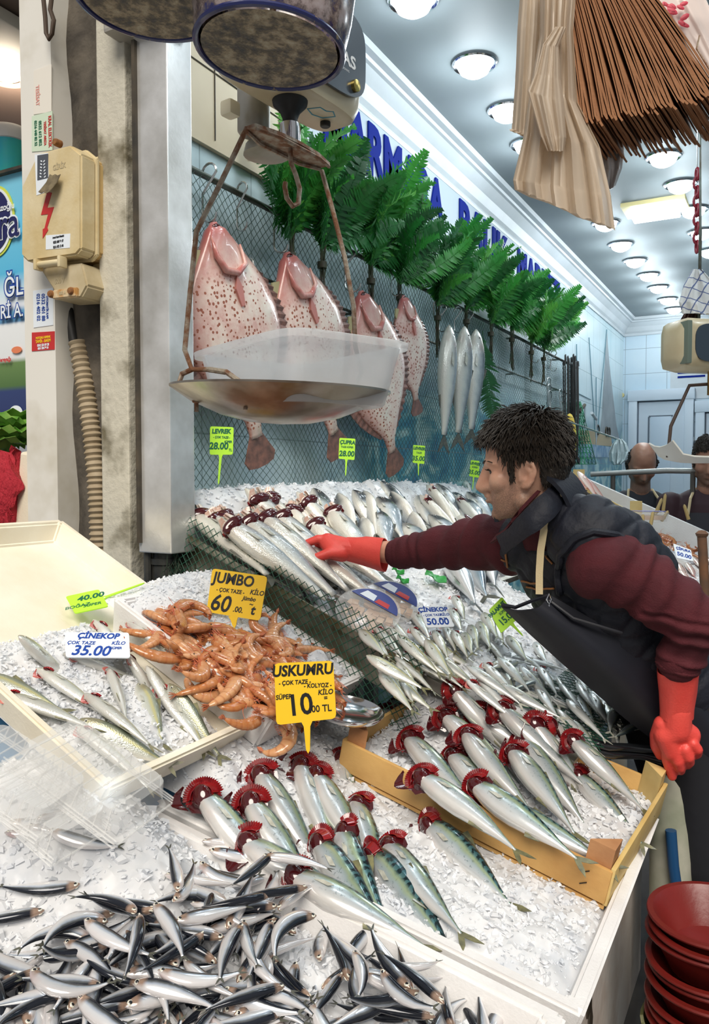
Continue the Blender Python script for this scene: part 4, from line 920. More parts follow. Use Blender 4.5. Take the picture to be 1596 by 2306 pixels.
def net(pfun, su, sv, cell, r, wob, nu=None, seed=1):     # diamond net over pfun(u, v), u in 0..su, v in 0..sv (metres)
    mb = MB(); rs = random.Random(seed)
    for sg in (1, -1):
        k = -int(sv / cell) - 2
        while k * cell < su + sv + cell:
            pts = []; n = max(6, int(sv / cell * 2))
            for i in range(n + 1):
                v = sv * i / n; u = k * cell + (v if sg > 0 else sv - v)
                if -1e-6 <= u <= su: pts.append(pfun(u + wob * mnoise.noise(Vector((u * 6, v * 6, sg))), v + wob * mnoise.noise(Vector((u * 6, v * 6, 9 + sg)))))
            if len(pts) > 1: mb.tube(pts, r, 4, caps=False)
            k += 1
    return mb
def wallnet(u, v): return Vector((-1.705 - .02 * abs(math.sin(u * 5)) + .02 * mnoise.noise(Vector((u * 2.3, v * 2, 0))), 1.97 + u, ZR - v * (1 - .02 * math.sin(u * 3))))
tag(net(wallnet, 5.45, 1.04, .036, .00115, .012).build('fishing_net', M_netd, angle=180), 'dark green fishing net hung on the wall behind the flatfish', 'net')
# net over the near end of the wall display
def endnet(u, v):
    x = -1.72 + .86 * u / .95; a = SU.pt(x, 1.955, .012)
    return a + Vector((0, -.03 - .05 * math.sin(min(1, v / .25) * 1.4) + .012 * mnoise.noise(Vector((u * 8, v * 8, 3))), .05 - v * .92))
tag(net(endnet, .98, .34, .026, .0013, .010, seed=2).build('fishing_net', M_net, angle=180), 'green fishing net draped over the steel channel beside the prawns', 'net')
def lownet(u, v): return SU.pt(-.95 + v * .96, 1.99 + u * .35 + .25 * v, .004 + .008 * mnoise.noise(Vector((u * 9, v * 9, 3)))) + Vector((0, 0, 0))
def lownet2(u, v): return SU.pt(-.60 + v * .9, 2.02 + u, .012 + .01 * mnoise.noise(Vector((u * 9, v * 9, 3))))
tag(net(lownet2, .75, .22, .024, .0013, .008, seed=3).build('fishing_net', M_net, angle=180), 'green net showing at the lower edge of the wall display behind the crate', 'net')

def hook_pts(h, r=.022):
    P = [Vector((0, r * math.sin(t) - 0, r + r * math.cos(t) - .0)) for t in [PI * q / 8 - .6 for q in range(0, 9)]]
    top = [Vector((0, -r * math.cos(a), -r + r + r * math.sin(a))) for a in [PI * (1 - q / 8) for q in range(9)]]
    low = [Vector((0, r - 2 * r * 0 - r * (1 - math.cos(a)), -h - r * math.sin(a))) for a in [PI * q / 8 for q in range(9)]]
    return top + [Vector((0, r, -h * .5))] + low
hk = MB().tube(hook_pts(.10), .0032, 6)
hook0 = None
def hook(p, label, rz=0, sc=1.0):
    global hook0
    if hook0 is None: hook0 = hk.build('meat_hook', M_hook); o = hook0
    else: o = hook0.copy(); COL.objects.link(o)
    o.location = p; o.rotation_euler = (0, 0, rz); o.scale = (sc,) * 3
    return tag(o, label, 'hook', 'steel hooks on the wall rail')

# ---------------- turbots
m, nt, p = nodes_of('turbot_skin'); v = coords(nt); uvn = nt.nodes.new('ShaderNodeUVMap').outputs[0]
sp = nt.nodes.new('ShaderNodeSeparateXYZ'); lnk(nt, uvn, sp.inputs[0])
base = ramp(nt, [(.36, (.82, .76, .66)), (.54, (.76, .58, .50)), (.72, (.62, .30, .26))], noise_n(nt, v, 9, 6, .7)).outputs[0]
edge = mth(nt, 'MULTIPLY', mth(nt, 'ABSOLUTE', mth(nt, 'SUBTRACT', sp.outputs[1], .5)), 2.0)
base = mixc(nt, ramp(nt, [(.62, (0, 0, 0)), (1, (.75, .75, .75))], edge).outputs[0], base, (.48, .17, .14))
base = mixc(nt, ramp(nt, [(.04, (.9, .9, .9)), (.20, (0, 0, 0))], sp.outputs[0]).outputs[0], base, (.42, .10, .09))
base = mixc(nt, ramp(nt, [(.80, (0, 0, 0)), (.95, (.8, .8, .8))], sp.outputs[0]).outputs[0], base, (.22, .11, .08))
vo = nt.nodes.new('ShaderNodeTexVoronoi'); vo.inputs['Scale'].default_value = 62; vo.inputs['Randomness'].default_value = .85; lnk(nt, v, vo.inputs['Vector'])
sz = ramp(nt, [(.28, (.16, .16, .16)), (.62, (.33, .33, .33))], noise_n(nt, v, 5, 2)).outputs[0]
spot = mth(nt, 'LESS_THAN', vo.outputs['Distance'], sz)
spot = mth(nt, 'MULTIPLY', spot, ramp(nt, [(.16, (0, 0, 0)), (.24, (1, 1, 1)), (.86, (1, 1, 1)), (.9, (0, 0, 0))], sp.outputs[0]).outputs[0])
lnk(nt, mixc(nt, spot, base, (.33, .10, .055)), p.inputs['Base Color'])
p.inputs['Roughness'].default_value = .28; p.inputs['Coat Weight'].default_value = .5
bump(nt, p, mth(nt, 'ADD', spot, mth(nt, 'MULTIPLY', noise_n(nt, v, 30, 3), .5)), .35, .006)
M_turb = m
M_tfin = mat('turbot_fin', (.26, .12, .09), .4, var=(.10, .055, .045), vscale=30, coat=.3)
TW = [(0, .012), (.03, .05), (.07, .085), (.13, .14), (.20, .20), (.28, .255), (.37, .29), (.46, .295), (.55, .27), (.64, .215), (.72, .145), (.78, .085), (.83, .048), (.88, .040), (.91, .042)]
def turbot(L, seed):
    rs = random.Random(seed); mb = MB(); uv = []; n = 24; rows = []
    us = []
    for a, b in zip(TW[:-1], TW[1:]): us += [a, ((a[0] + b[0]) / 2, (a[1] + b[1]) / 2)]
    us.append(TW[-1])
    for (u, w) in us:
        row = []; th = .055 * L * (1 - (2 * u - .75) ** 2 * .75 if u < .9 else .2) * (.35 if u < .03 else 1); th = max(th, .008 * L)
        for j in range(n):
            t = 2 * PI * j / n; row.append(len(mb.v)); lp = .010 * L * mnoise.noise(Vector((u * 9, math.cos(t) * 5, seed)))
            mb.v.append((u * L, w * L * math.cos(t), (th + lp) * math.copysign(abs(math.sin(t)) ** .8, math.sin(t)))); uv.append((u, .5 + .5 * math.cos(t)))
        rows.append(row)
    for a, b in zip(rows[:-1], rows[1:]):
        for j in range(n): mb.f.append((a[j], a[(j + 1) % n], b[(j + 1) % n], b[j])); mb.m.append(0)
    mb.f.append(tuple(rows[0][::-1])); mb.f.append(tuple(rows[-1])); mb.m += [0, 0]
    root = mb.build('turbot', M_turb, angle=180, uv=uv)
    fan = [(0, .03), (.05, .06), (.12, .105), (.155, .085), (.165, .03), (.165, -.03), (.155, -.085), (.12, -.105), (.05, -.06), (0, -.03)]
    MB().prism([(a * L + .88 * L, b * L) for a, b in fan], .008 * L, z0=-.004 * L).build('tail_fin', M_tfin, root, smooth=False)
    for sg in (1, -1):
        mb = MB(); k = 40; a = []; b = []
        for i in range(k + 1):
            u = .13 + .66 * i / k; w = np.interp(u, [q[0] for q in TW], [q[1] for q in TW]); f = .055 * math.sin(PI * i / k) ** .6 * (1 + (.12 if i % 2 else -.12))
            a.append((u * L, sg * (w * .96) * L, 0)); b.append((u * L + .02 * L, sg * (w + f) * L, .004 * L * (1 if i % 2 else -1)))
        mb.sheet([a, b], .004); mb.build('fin_fringe', M_tfin, root, angle=20)
    MB().ball((.022 * L, 0, .012 * L), (.016 * L, .024 * L, .010 * L), 12, 8).build('mouth', M_gilld, root)
    mb = MB()
    mb.tube([(.05 * L, -.07 * L, .035 * L), (.13 * L, -.08 * L, .055 * L), (.19 * L, -.05 * L, .062 * L), (.21 * L, .02 * L, .06 * L), (.18 * L, .09 * L, .052 * L), (.10 * L, .085 * L, .045 * L)], [.004 * L, .012 * L, .016 * L, .016 * L, .012 * L, .004 * L], 8)
    mb.build('gill_cover', mat('turbot_gill_cover', (.66, .42, .36), .25, var=(.45, .14, .12), vscale=14, coat=.6), root, angle=180)
    MB().prism([(.22 * L, .01 * L), (.27 * L, .03 * L), (.34 * L, .025 * L), (.345 * L, .005 * L), (.27 * L, -.012 * L)], .010, z0=.052 * L).build('pectoral_fin', mat('turbot_pectoral', (.5, .2, .17), .35), root, smooth=False)
    MB().prism([(.10 * L, -.115 * L), (.09 * L, -.17 * L), (.15 * L, -.19 * L), (.19 * L, -.17 * L)], .006, z0=0).build('pelvic_fin', mat('turbot_pelvic', (.42, .38, .20), .45), root, smooth=False)
    return root
for k, (hx, hy, tx, ty, X, lab) in enumerate(((480, 500, 590, 1050, -1.675, 'big pink spotted turbot hung nearest the steel column'), (645, 568, 765, 1028, -1.665, 'pink spotted turbot hung second along the rail, behind the plastic tub'), (812, 655, 892, 1065, -1.65, 'spotted turbot mostly hidden behind the right rod of the hanging scale'), (908, 665, 940, 935, -1.65, 'pale freckled turbot hung right of the hanging scale'))):
    H = onX(hx, hy, X); T = onX(tx, ty, X); d = (T - H); L = d.length / 1.045; o = turbot(L, k)
    o.matrix_world = basis(H, d, Vector((1, -.12, 0.05)).cross(d)); tag(o, lab, 'fish', 'turbots hanging on the rail')
    hook(Vector((-1.69, H.y, ZR + .004)), 'steel hook holding the %s turbot from the steel column' % ordinal(k), R(90) + R(10) * k, max(.7, (ZR - H.z) / .12))
PH = [make_fish('sea_bass', 'bass', .60, .02, .02, False, 200 + i) for i in range(1)]
for k, (hx, hy, tx, ty) in enumerate(((1012, 732, 998, 1012), (1046, 735, 1030, 1006), (1072, 742, 1060, 996))):
    X = -1.62; H = onX(hx, hy, X); T = onX(tx, ty, X); d = T - H
    o = place(PH, H, d, Vector((.8, -.6, .05)), -25 + 12 * k, d.length / (.60 * 1.05), label='long silver sea bass hanging by its mouth, %s of the three on the rail' % ('leftmost', 'middle one', 'rightmost')[k], cat='fish', group='sea bass hanging on the rail')
    hook(Vector((-1.66, H.y, H.z + .09)), 'steel hook holding the %s hanging sea bass' % ('leftmost', 'middle', 'rightmost')[k], R(90), 1.0)
    tag(MB().tube([(-1.69, H.y, ZR + .012), (-1.66, H.y, H.z + .11)], .0022, 6).build('hook_wire', M_hook), 'wire carrying the hook of the %s hanging sea bass' % ('leftmost', 'middle', 'rightmost')[k], 'wire')
for k, (x, y) in enumerate(((545, 470), (985, 690), (1205, 800), (1232, 812), (1246, 830), (560, 618))):
    q = onX(x, y, -1.69); hook(Vector((q.x, q.y, ZR + .004 if k < 5 else 2.197)), ('empty hook between the first two turbots', 'empty hook left of the three hanging sea bass', 'empty hook right of the last fern bunch', 'second empty hook right of the last fern bunch', 'third empty hook right of the last fern bunch', 'empty hook on the lower rail beside the big turbot')[k], R(80), 1.15)
# chains of rings and the bundle of black hooks at the far end of the rail
for k, (x, y) in enumerate(((1235, 870), (1262, 895))):
    q = onX(x, y, -1.68); mb = MB()
    for j in range(3):
        c = q + Vector((0, .02 * j, -.05 * j)); mb.tube([c + Vector((.006 * math.sin(3 * t), .05 * math.sin(t), .12 * math.cos(t) - .05)) for t in [2 * PI * i / 16 for i in range(16)]], .005, 6, closed=True)
    tag(mb.build('hook_cluster', M_hook), '%s cluster of bright steel hooks hanging on the net, left of the black hooks' % ('left', 'right')[k], 'hooks')
mb = MB(); q = onX(1287, 830, -1.66)
rs = random.Random(8)
for k in range(22):
    a = Vector((q.x + rs.uniform(-.05, .05), q.y + rs.uniform(-.16, .14), ZR + rs.uniform(-.02, .05))); l = rs.uniform(.55, .85)
    mb.tube([a + Vector((0, .03, -.03)), a + Vector((0, .015, .01)), a, a + Vector((.01, rs.uniform(-.02, .02), -l * .5)), a + Vector((.01, rs.uniform(-.03, .03), -l)), a + Vector((.01, .05, -l - .03)), a + Vector((.01, .06, -l + .02))], .006, 5)
tag(mb.build('hook_bundle', M_black), 'bundle of long black iron hooks hanging at the far end of the rail', 'hooks')

# ---------------- ferns
m, nt, p = nodes_of('fern_leaf'); ir = nt.nodes.new('ShaderNodeObjectInfo').outputs['Random']; v = coords(nt)
c = ramp(nt, [(0, (.012, .085, .025)), (.35, (.024, .20, .04)), (.7, (.06, .36, .05)), (1, (.15, .46, .07))], ir).outputs[0]
c = mixc(nt, mth(nt, 'MULTIPLY', noise_n(nt, v, 20, 3), .5), c, (.02, .12, .02)); lnk(nt, c, p.inputs['Base Color']); p.inputs['Roughness'].default_value = .35
tr = nt.nodes.new('ShaderNodeBsdfTranslucent'); lnk(nt, c, tr.inputs[0]); mx = nt.nodes.new('ShaderNodeMixShader'); mx.inputs[0].default_value = .25
lnk(nt, p.outputs[0], mx.inputs[1]); lnk(nt, tr.outputs[0], mx.inputs[2]); lnk(nt, mx.outputs[0], nt.nodes['Material Output'].inputs[0])
M_fern = m; M_stem = mat('fern_stem', (.05, .035, .02), .6, var=(.03, .06, .02), vscale=20)
def frond(L, curl, seed, wid=.085):
    rs = random.Random(seed); mb = MB(); n = 40; P = []
    for i in range(n + 1):
        u = i / n; a = curl * u * u; P.append(Vector((0, 0, 0)) if i == 0 else P[-1] + Vector((math.cos(a), 0, math.sin(-a))) * (L / n))
    mb.tube(P, [.0028 * (1 - .75 * i / n) for i in range(n + 1)], 5)
    for i in range(4, n):
        u = i / n; w = wid * (math.sin(PI * min(1, (u - .06) * 1.02) ** .72) ** .8) * rs.uniform(.88, 1.08); d = (P[i + 1] - P[i - 1]).normalized(); up = Vector((0, 1, 0)).cross(d)
        if w < .004: continue
        for sg in (1, -1):
            s = Vector((0, sg, 0)); dr = rs.uniform(-.25, .3)
            ax = (s * .93 + d * .36 + up * dr).normalized(); pr = (d - ax * ax.dot(d)).normalized(); hw = L / n * .55
            # small toothed leaflet
            o = len(mb.v); q = []
            for (t, k) in ((0, .55), (.18, 1.0), (.4, .95), (.65, .72), (.88, .40)):
                c_ = P[i] + ax * (w * t) - up * (w * .25 * t * t); z = .14 * hw if int(t * 10) % 2 else -.14 * hw
                q += [c_ + pr * (hw * k + z), c_ - pr * (hw * k - z)]
            q.append(P[i] + ax * w - up * (w * .26)); mb.v += [tuple(x) for x in q]
            for j in range(4): mb.f.append((o + 2 * j, o + 2 * j + 1, o + 2 * j + 3, o + 2 * j + 2)); mb.m.append(0)
            mb.f.append((o + 8, o + 9, o + 10)); mb.m.append(0)
    me = mb
    return me
FPR = [frond(.64, .7, 1, .105), frond(.62, 1.2, 2, .095), frond(.56, .35, 3, .12), frond(.64, -.35, 4, .10)]
fproto = []
rs = random.Random(12)
BUN = [(655, 540, 22, .95, 0), (725, 562, 20, .85, 0), (835, 602, 24, 1.0, 1), (900, 640, 18, .85, 1), (985, 690, 24, .95, 0), (1050, 700, 20, .9, 1), (1105, 730, 20, .95, 0), (1152, 745, 18, .9, 1), (1196, 775, 18, 1.0, 0), (1224, 790, 15, .95, 0)]
for b, (x, y, n, sc, dk) in enumerate(BUN):
    q = onX(x, y, -1.68); q.z = max(q.z, ZR - .14) if b < 9 else q.z
    t = empty('fern_bunch', q, 'bunch of green fern fronds on the wall rail, %s from the left of the ferns' % ordinal(b), 'fern', 'fern bunches along the rail')
    for k in range(n):
        if len(fproto) < 4: o = FPR[len(fproto)].build('frond', M_fern, None, angle=25); fproto.append(o)
        else: o = fproto[rs.randrange(4)].copy(); COL.objects.link(o)
        o.parent = t; a = (k + .5) / n * 2 - 1
        lean = a * R(72) + rs.uniform(-.15, .15); out = rs.uniform(.05, .85) if k % 3 else rs.uniform(0.5, 1.0)
        if b == 0 and a > .3: lean *= .5
        if b == 0: lean -= R(12)
        d = Vector((out * .6, math.sin(lean), math.cos(lean))).normalized(); face = Vector((.85, rs.uniform(-.5, .1), .4 + rs.uniform(-.3, .3)))
        yv = d.cross(face).normalized() * (1 if True else -1); o.matrix_basis = basis((0, 0, 0), d, yv) @ Matrix.Scale(sc * rs.uniform(.62, .90), 4)
    mb = MB()
    for k in range(9): mb.tube([(rs.uniform(-.008, .012), rs.uniform(-.02, .02), .03), (rs.uniform(-.01, .01), rs.uniform(-.014, .014), -.08), (rs.uniform(-.01, .012), rs.uniform(-.03, .03), -.20 - rs.uniform(0, .08))], .003, 5)
    mb.tube([(0, 0, -.05), (0, 0, -.075)], .02, 10)
    mb.build('stem', M_stem, t)
q = onX(1086, 745, -1.60); t = empty('fern_leaf', q, 'single fern frond hanging down beside the three sea bass', 'fern')
o = fproto[2].copy(); COL.objects.link(o); o.parent = t; o.matrix_basis = basis((0, 0, 0), (0.05, .12, -1), Vector((0, 0, -1)).cross(Vector((.9, -.4, 0))))
# ================================================================== HANGING THINGS NEAR THE CAMERA
M_beige = mat('scale_plastic', (.66, .57, .38), .35, var=(.56, .46, .28), vscale=6, coat=.2)
M_panel = mat('scale_panel', (.03, .045, .065), .25, coat=.4)
M_rubber = mat('black_rubber', (.012, .012, .012), .5)
# ---------------- digital hanging scale with pan
Pz = Vector((-.884, 1.362, 2.195)); a_ = Vector((.12, .99, 0)).normalized(); b_ = Vector((a_.y, -a_.x, 0)); SM = basis(Pz, a_, -b_)     # x along the body, y away from the aisle, z up
sc = empty('hanging_scale', Pz, 'beige digital hanging scale with dark panel and round steel pan, hung at the shop front', 'scale')
PARTS = []
def sp_(mb, name, m, par=None, M=SM, **k):
    o = mb.build(name, m, par or sc, **k)
    if M is not None: o.data.transform(M)
    o.data.transform(Matrix.Translation(-Pz)); return o
bm = MB(); P = []
n = 40
def rr(t, hx, hy, e=4.5):
    c, s = math.cos(t), math.sin(t); return (hx * math.copysign(abs(c) ** (2 / e), c), hy * math.copysign(abs(s) ** (2 / e), s))
for (z, kx, ky) in ((0, .155, .046), (.006, .168, .056), (.03, .180, .064), (.10, .186, .068), (.18, .184, .066), (.215, .170, .056), (.225, .150, .046)):
    P.append([(*rr(2 * PI * i / n, kx, ky), z) for i in range(n)])
vs = [q for r in P for q in r]; fs = []
for i in range(len(P) - 1):
    for j in range(n): fs.append((i * n + j, i * n + (j + 1) % n, (i + 1) * n + (j + 1) % n, (i + 1) * n + j))
fs += [tuple(range(n - 1, -1, -1)), tuple((len(P) - 1) * n + j for j in range(n))]
bm.add(vs, fs); body = sp_(bm, 'housing', M_beige)
out = [rr(2 * PI * i / n, .150, .088, 4) for i in range(n)]
pan = MB().prism(out, .006, Matrix(((1, 0, 0, .01), (0, 0, -1, -.066), (0, 1, 0, .115), (0, 0, 0, 1)))); panel = sp_(pan, 'display_panel', M_panel, smooth=False)
Mp = SM @ Matrix(((1, 0, 0, .0), (0, 0, -1, -.0725), (0, 1, 0, .115), (0, 0, 0, 1)))
mb = MB(); put_text(mb, 'CAS', .034, Matrix.Translation((.086, -.016, 0)), bold=.001, sx=1.2); put_text(mb, 'WEIGHING', .006, Matrix.Translation((.086, -.038, 0)))
for (x0, y0, x1, y1) in ((-.10, -.04, .05, -.04), (.05, -.04, .05, .03), (.05, .03, -.10, .03), (-.10, .03, -.10, -.04)): mb.tube([(x0, y0, 0), (x1, y1, 0)], .0012, 4)
put_text(mb, 'm', .02, Matrix.Translation((.03, .012, 0))); 
l = mb.build('lettering', mat('panel_print', (.6, .62, .62), .4), panel, smooth=False); l.data.transform(Mp); l.data.transform(Matrix.Translation(-Pz))
mb = MB().lathe([(.012, 0), (.012, .008), (.008, .010)], 14, basis((.118, -.072, .055), (1, 0, 0), (0, 0, 1))); sp_(mb, 'keyhole', mat('brass', (.5, .38, .12), .3, 1))
mb = MB().lathe([(.036, 0.002), (.034, -.008), (.02, -.022), (.015, -.035), (.016, -.05)], 24, Matrix.Translation((0.0, 0, 0))); sp_(mb, 'rubber_boot', M_rubber)
mb = MB().lathe([(.020, -.045), (.021, -.055), (.021, -.088), (.014, -.09)], 20); sp_(mb, 'coupling', M_chrome)
mb = MB().lathe([(.011, 0.0), (.011, -.008), (.009, -.010)], 14, Matrix.Translation((.115, .0, .0))); sp_(mb, 'foot', M_rubber)
mb = MB().lathe([(.015, 0.0005), (.015, -.0015), (.0, -.002)], 18, Matrix.Translation((-.105, .01, .002))); sp_(mb, 'plug_cap', M_beige)
mb = MB(); zz = -.0012
mk = [(.045, -.02), (.055, -.045), (.075, -.045), (.085, -.055), (.105, -.045), (.095, -.02), (.07, -.012)]
mb.tube([(x, y + .012, .001) for x, y in mk], .0022, 6, closed=True); sp_(mb, 'blue_mark', mat('blue_pen', (.05, .30, .42), .5))
# rear bracket: steel cylinder behind the body
mb = MB().lathe([(.03, 0), (.034, .006), (.034, .15), (.03, .156)], 24, Matrix.Translation((.02, .115, -.03))); mb.lathe([(.036, -.005), (.05, 0), (.045, .02), (.03, .03)], 20, Matrix.Translation((.06, .115, -.06))); sp_(mb, 'bracket', M_steel2)
mb = MB().box((-.06, .105, -.01), (.03, .03, .03), bev=.006); sp_(mb, 'plug', mat('ivory', (.75, .70, .52), .4))
# yoke plate and hook
yk = MB().prism([(-.115, -.012), (-.06, -.026), (0, -.030), (.06, -.026), (.115, -.012), (.115, .012), (.06, .026), (0, .030), (-.06, .026), (-.115, .012)], .006, z0=-.092)
yk.tube([(-.112, -.012, -.095), (-.06, -.026, -.097), (.06, -.026, -.097), (.112, -.012, -.095)], .004, 6); yk.tube([(-.112, .012, -.095), (-.06, .026, -.097), (.06, .026, -.097), (.112, .012, -.095)], .004, 6)
sp_(yk, 'yoke_plate', M_rust)
mb = MB().tube([(0, 0, -.085), (0, -.002, -.12), (.012, -.004, -.14), (.022, -.006, -.165), (.018, -.006, -.195), (.0, -.006, -.206), (-.018, -.006, -.195), (-.024, -.006, -.175), (-.022, -.006, -.166)], .005, 8); sp_(mb, 'hook', M_rust)
# rods
def W_(pts): return [at(*q) for q in pts]
rl = MB().tube(W_([(556, 288, 1.545), (500, 405, 1.545), (442, 522, 1.55), (428, 660, 1.565), (416, 788, 1.58), (432, 832, 1.58), (470, 832, 1.56)]), .0052, 8)
rl.tube(W_([(470, 832, 1.56), (510, 838, 1.53), (540, 860, 1.50), (552, 884, 1.49)]), .0055, 8); rl.tube(W_([(432, 832, 1.58), (410, 842, 1.60), (403, 862, 1.60), (420, 884, 1.585), (440, 892, 1.57)]), .0055, 8)
sp_(rl, 'hanger_rod', M_rust, M=None)
rr_ = MB().tube(W_([(724, 384, 1.70), (748, 470, 1.69), (776, 580, 1.68), (796, 690, 1.68), (800, 780, 1.70), (815, 840, 1.76), (800, 868, 1.78)]), .0052, 8); sp_(rr_, 'hanger_rod', M_rust, M=None)
mb = MB()
for q in ((442, 890, 1.565), (552, 884, 1.49)):
    c = at(*q); mb.lathe([(.009, .012), (.010, .0), (.008, -.014), (.004, -.016), (.004, -.032)], 10, Matrix.Translation(c))
sp_(mb, 'bolt', M_rust, M=None)
PC_ = at(633, 882, 1.62)
mb = MB().lathe([(.0, -.066), (.06, -.063), (.12, -.050), (.18, -.025), (.215, -.002), (.222, .002), (.222, .006), (.212, .003), (.176, -.020), (.118, -.045), (.058, -.058), (.0, -.061)], 48, basis(PC_, RGT + Vector((0, 0, -.03)), (0, 1, 0.02)), caps=False)
sp_(mb, 'pan', mat('worn_pan', (.34, .30, .25), .3, .8, var=(.13, .09, .06), vscale=7, lo=.38, hi=.62, coat=.2), M=None)
# suspension of the scale, up to the ceiling beam
mb = MB().tube([(-.895, 1.36, 2.41), (-.895, 1.36, 3.4)], .006, 8); sp_(mb, 'suspension_rod', M_rust, M=None)

# ---------------- translucent plastic tub on the pan
m, nt, p = nodes_of('milky_plastic'); p.inputs['Base Color'].default_value = (.86, .87, .88, 1); p.inputs['Roughness'].default_value = .25
tb = nt.nodes.new('ShaderNodeBsdfTransparent'); tl = nt.nodes.new('ShaderNodeBsdfTranslucent'); tl.inputs[0].default_value = (.9, .92, .93, 1)
m1 = nt.nodes.new('ShaderNodeMixShader'); m1.inputs[0].default_value = .40; lnk(nt, p.outputs[0], m1.inputs[1]); lnk(nt, tl.outputs[0], m1.inputs[2])
m2 = nt.nodes.new('ShaderNodeMixShader'); m2.inputs[0].default_value = .54; lnk(nt, m1.outputs[0], m2.inputs[1]); lnk(nt, tb.outputs[0], m2.inputs[2]); lnk(nt, m2.outputs[0], nt.nodes['Material Output'].inputs[0])
M_milky = m
def tub(name, org, ux, vy, la, lb, h, taper, m, rim=.012, th=.003):
    N = 48; mb = MB()
    def rw(kx, ky, z): return [(*rr(2 * PI * i / N, kx, ky, 7), z) for i in range(N)]
    a, b = la / 2, lb / 2
    prof = [(taper * .97, 0), (taper, .004), (1 - .02, h - .008), (1, h - .006), (1, h), (1 - .10 * .35, h)]
    rows = [rw(a * taper * .97, b * taper * .97, 0), rw(a * taper, b * taper, .005), rw(a - rim, b - rim, h - .012), rw(a, b, h - .014), rw(a + .001, b + .001, h - .002), rw(a - .003, b - .003, h), rw(a - rim - th, b - rim - th, h - .002), rw(a * taper - th, b * taper - th, .009), rw(a * taper * .9, b * taper * .9, .006)]
    vs = [q for r in rows for q in r]; fs = []
    for i in range(len(rows) - 1):
        for j in range(N): fs.append((i * N + j, i * N + (j + 1) % N, (i + 1) * N + (j + 1) % N, (i + 1) * N + j))
    fs += [tuple(range(N - 1, -1, -1)), tuple((len(rows) - 1) * N + j for j in range(N))]
    mb.add(vs, fs); o = mb.build(name, m, angle=35); o.matrix_world = basis(org, ux, vy); return o
uD = (RGT * .256 + Vector((FWD.x, FWD.y, 0)) * .2); vD = (RGT * -.186 + Vector((FWD.x, FWD.y, 0)) * .39)
cN = Vector((0, 0, 0)) + at(600, 725, 1.34); rimz = cN.z
ctr = cN + uD.normalized() * .15 + vD.normalized() * .20
tb_ = tub('plastic_tub', (ctr.x, ctr.y, PC_.z - .036), uD, vD, .30, .40, rimz - PC_.z + .036, .80, M_milky)
tag(tb_, 'translucent white plastic tub standing in the steel scale pan', 'tub')

# ---------------- enamel basins
m, nt, p = nodes_of('chipped_enamel'); v = coords(nt)
c = ramp(nt, [(.36, (.015, .016, .022)), (.47, (.10, .075, .045)), (.56, (.30, .23, .14)), (.68, (.44, .38, .26))], noise_n(nt, v, 34, 6, .7)).outputs[0]; lnk(nt, c, p.inputs['Base Color']); p.inputs['Roughness'].default_value = .45
bump(nt, p, noise_n(nt, v, 60, 4), .4); M_enam = m
m, nt, p = nodes_of('spattered_enamel'); v = coords(nt)
c = ramp(nt, [(.38, (.012, .014, .12)), (.47, (.16, .12, .11)), (.56, (.42, .34, .33)), (.68, (.52, .45, .46))], noise_n(nt, v, 22, 6, .72)).outputs[0]; lnk(nt, c, p.inputs['Base Color']); p.inputs['Roughness'].default_value = .2; p.inputs['Coat Weight'].default_value = .5; M_enam2 = m
M_navy = mat('navy_rim', (.008, .014, .10), .3, var=(.30, .22, .10), vscale=70, lo=.62, hi=.68, coat=.4)
def basin(px_, py_, fw, r, tiltx, label):
    c = at(px_, py_, fw); t = empty('enamel_basin', c, label, 'basin', 'enamel basins hung at the shop front')
    Mx = Euler((R(tiltx[0]), R(tiltx[1]), 0)).to_matrix().to_4x4()
    o = MB().lathe([(.0, .002), (r * .5, 0), (r * .93, .0)], 40, Mx, caps=False).build('base', M_enam, t)
    o = MB().tube([(r * math.cos(q), r * math.sin(q), .003) for q in [2 * PI * i / 48 for i in range(48)]], .0048, 8, closed=True); o.v = [tuple(Mx @ Vector(q)) for q in o.v]; o.build('rim', M_navy, t)
    MB().lathe([(r * .98, .004), (r * 1.02, .010), (r * 1.08, .05), (r * 1.14, .16), (r * 1.18, .23), (r * 1.22, .235), (r * 1.15, .228), (r * 1.05, .05), (r * .9, .012)], 44, Mx, caps=False).build('wall', M_enam2, t)
    o = MB().tube([Mx @ Vector((0, 0, .012)), Mx @ Vector((0, 0, .23)), Vector((0.0, 0.02, .32)), Vector((0.0, 0.02, 1.15))], .005, 8).build('hanging_cord', M_rust, t)
    return t
basin(607, 116, 1.22, .112, (-4, 3), 'blue rimmed enamel basin hung in front of the hanging scale')
basin(338, 0, 1.20, .112, (-2, 2), 'blue rimmed enamel basin at the top left, in front of the pillars')

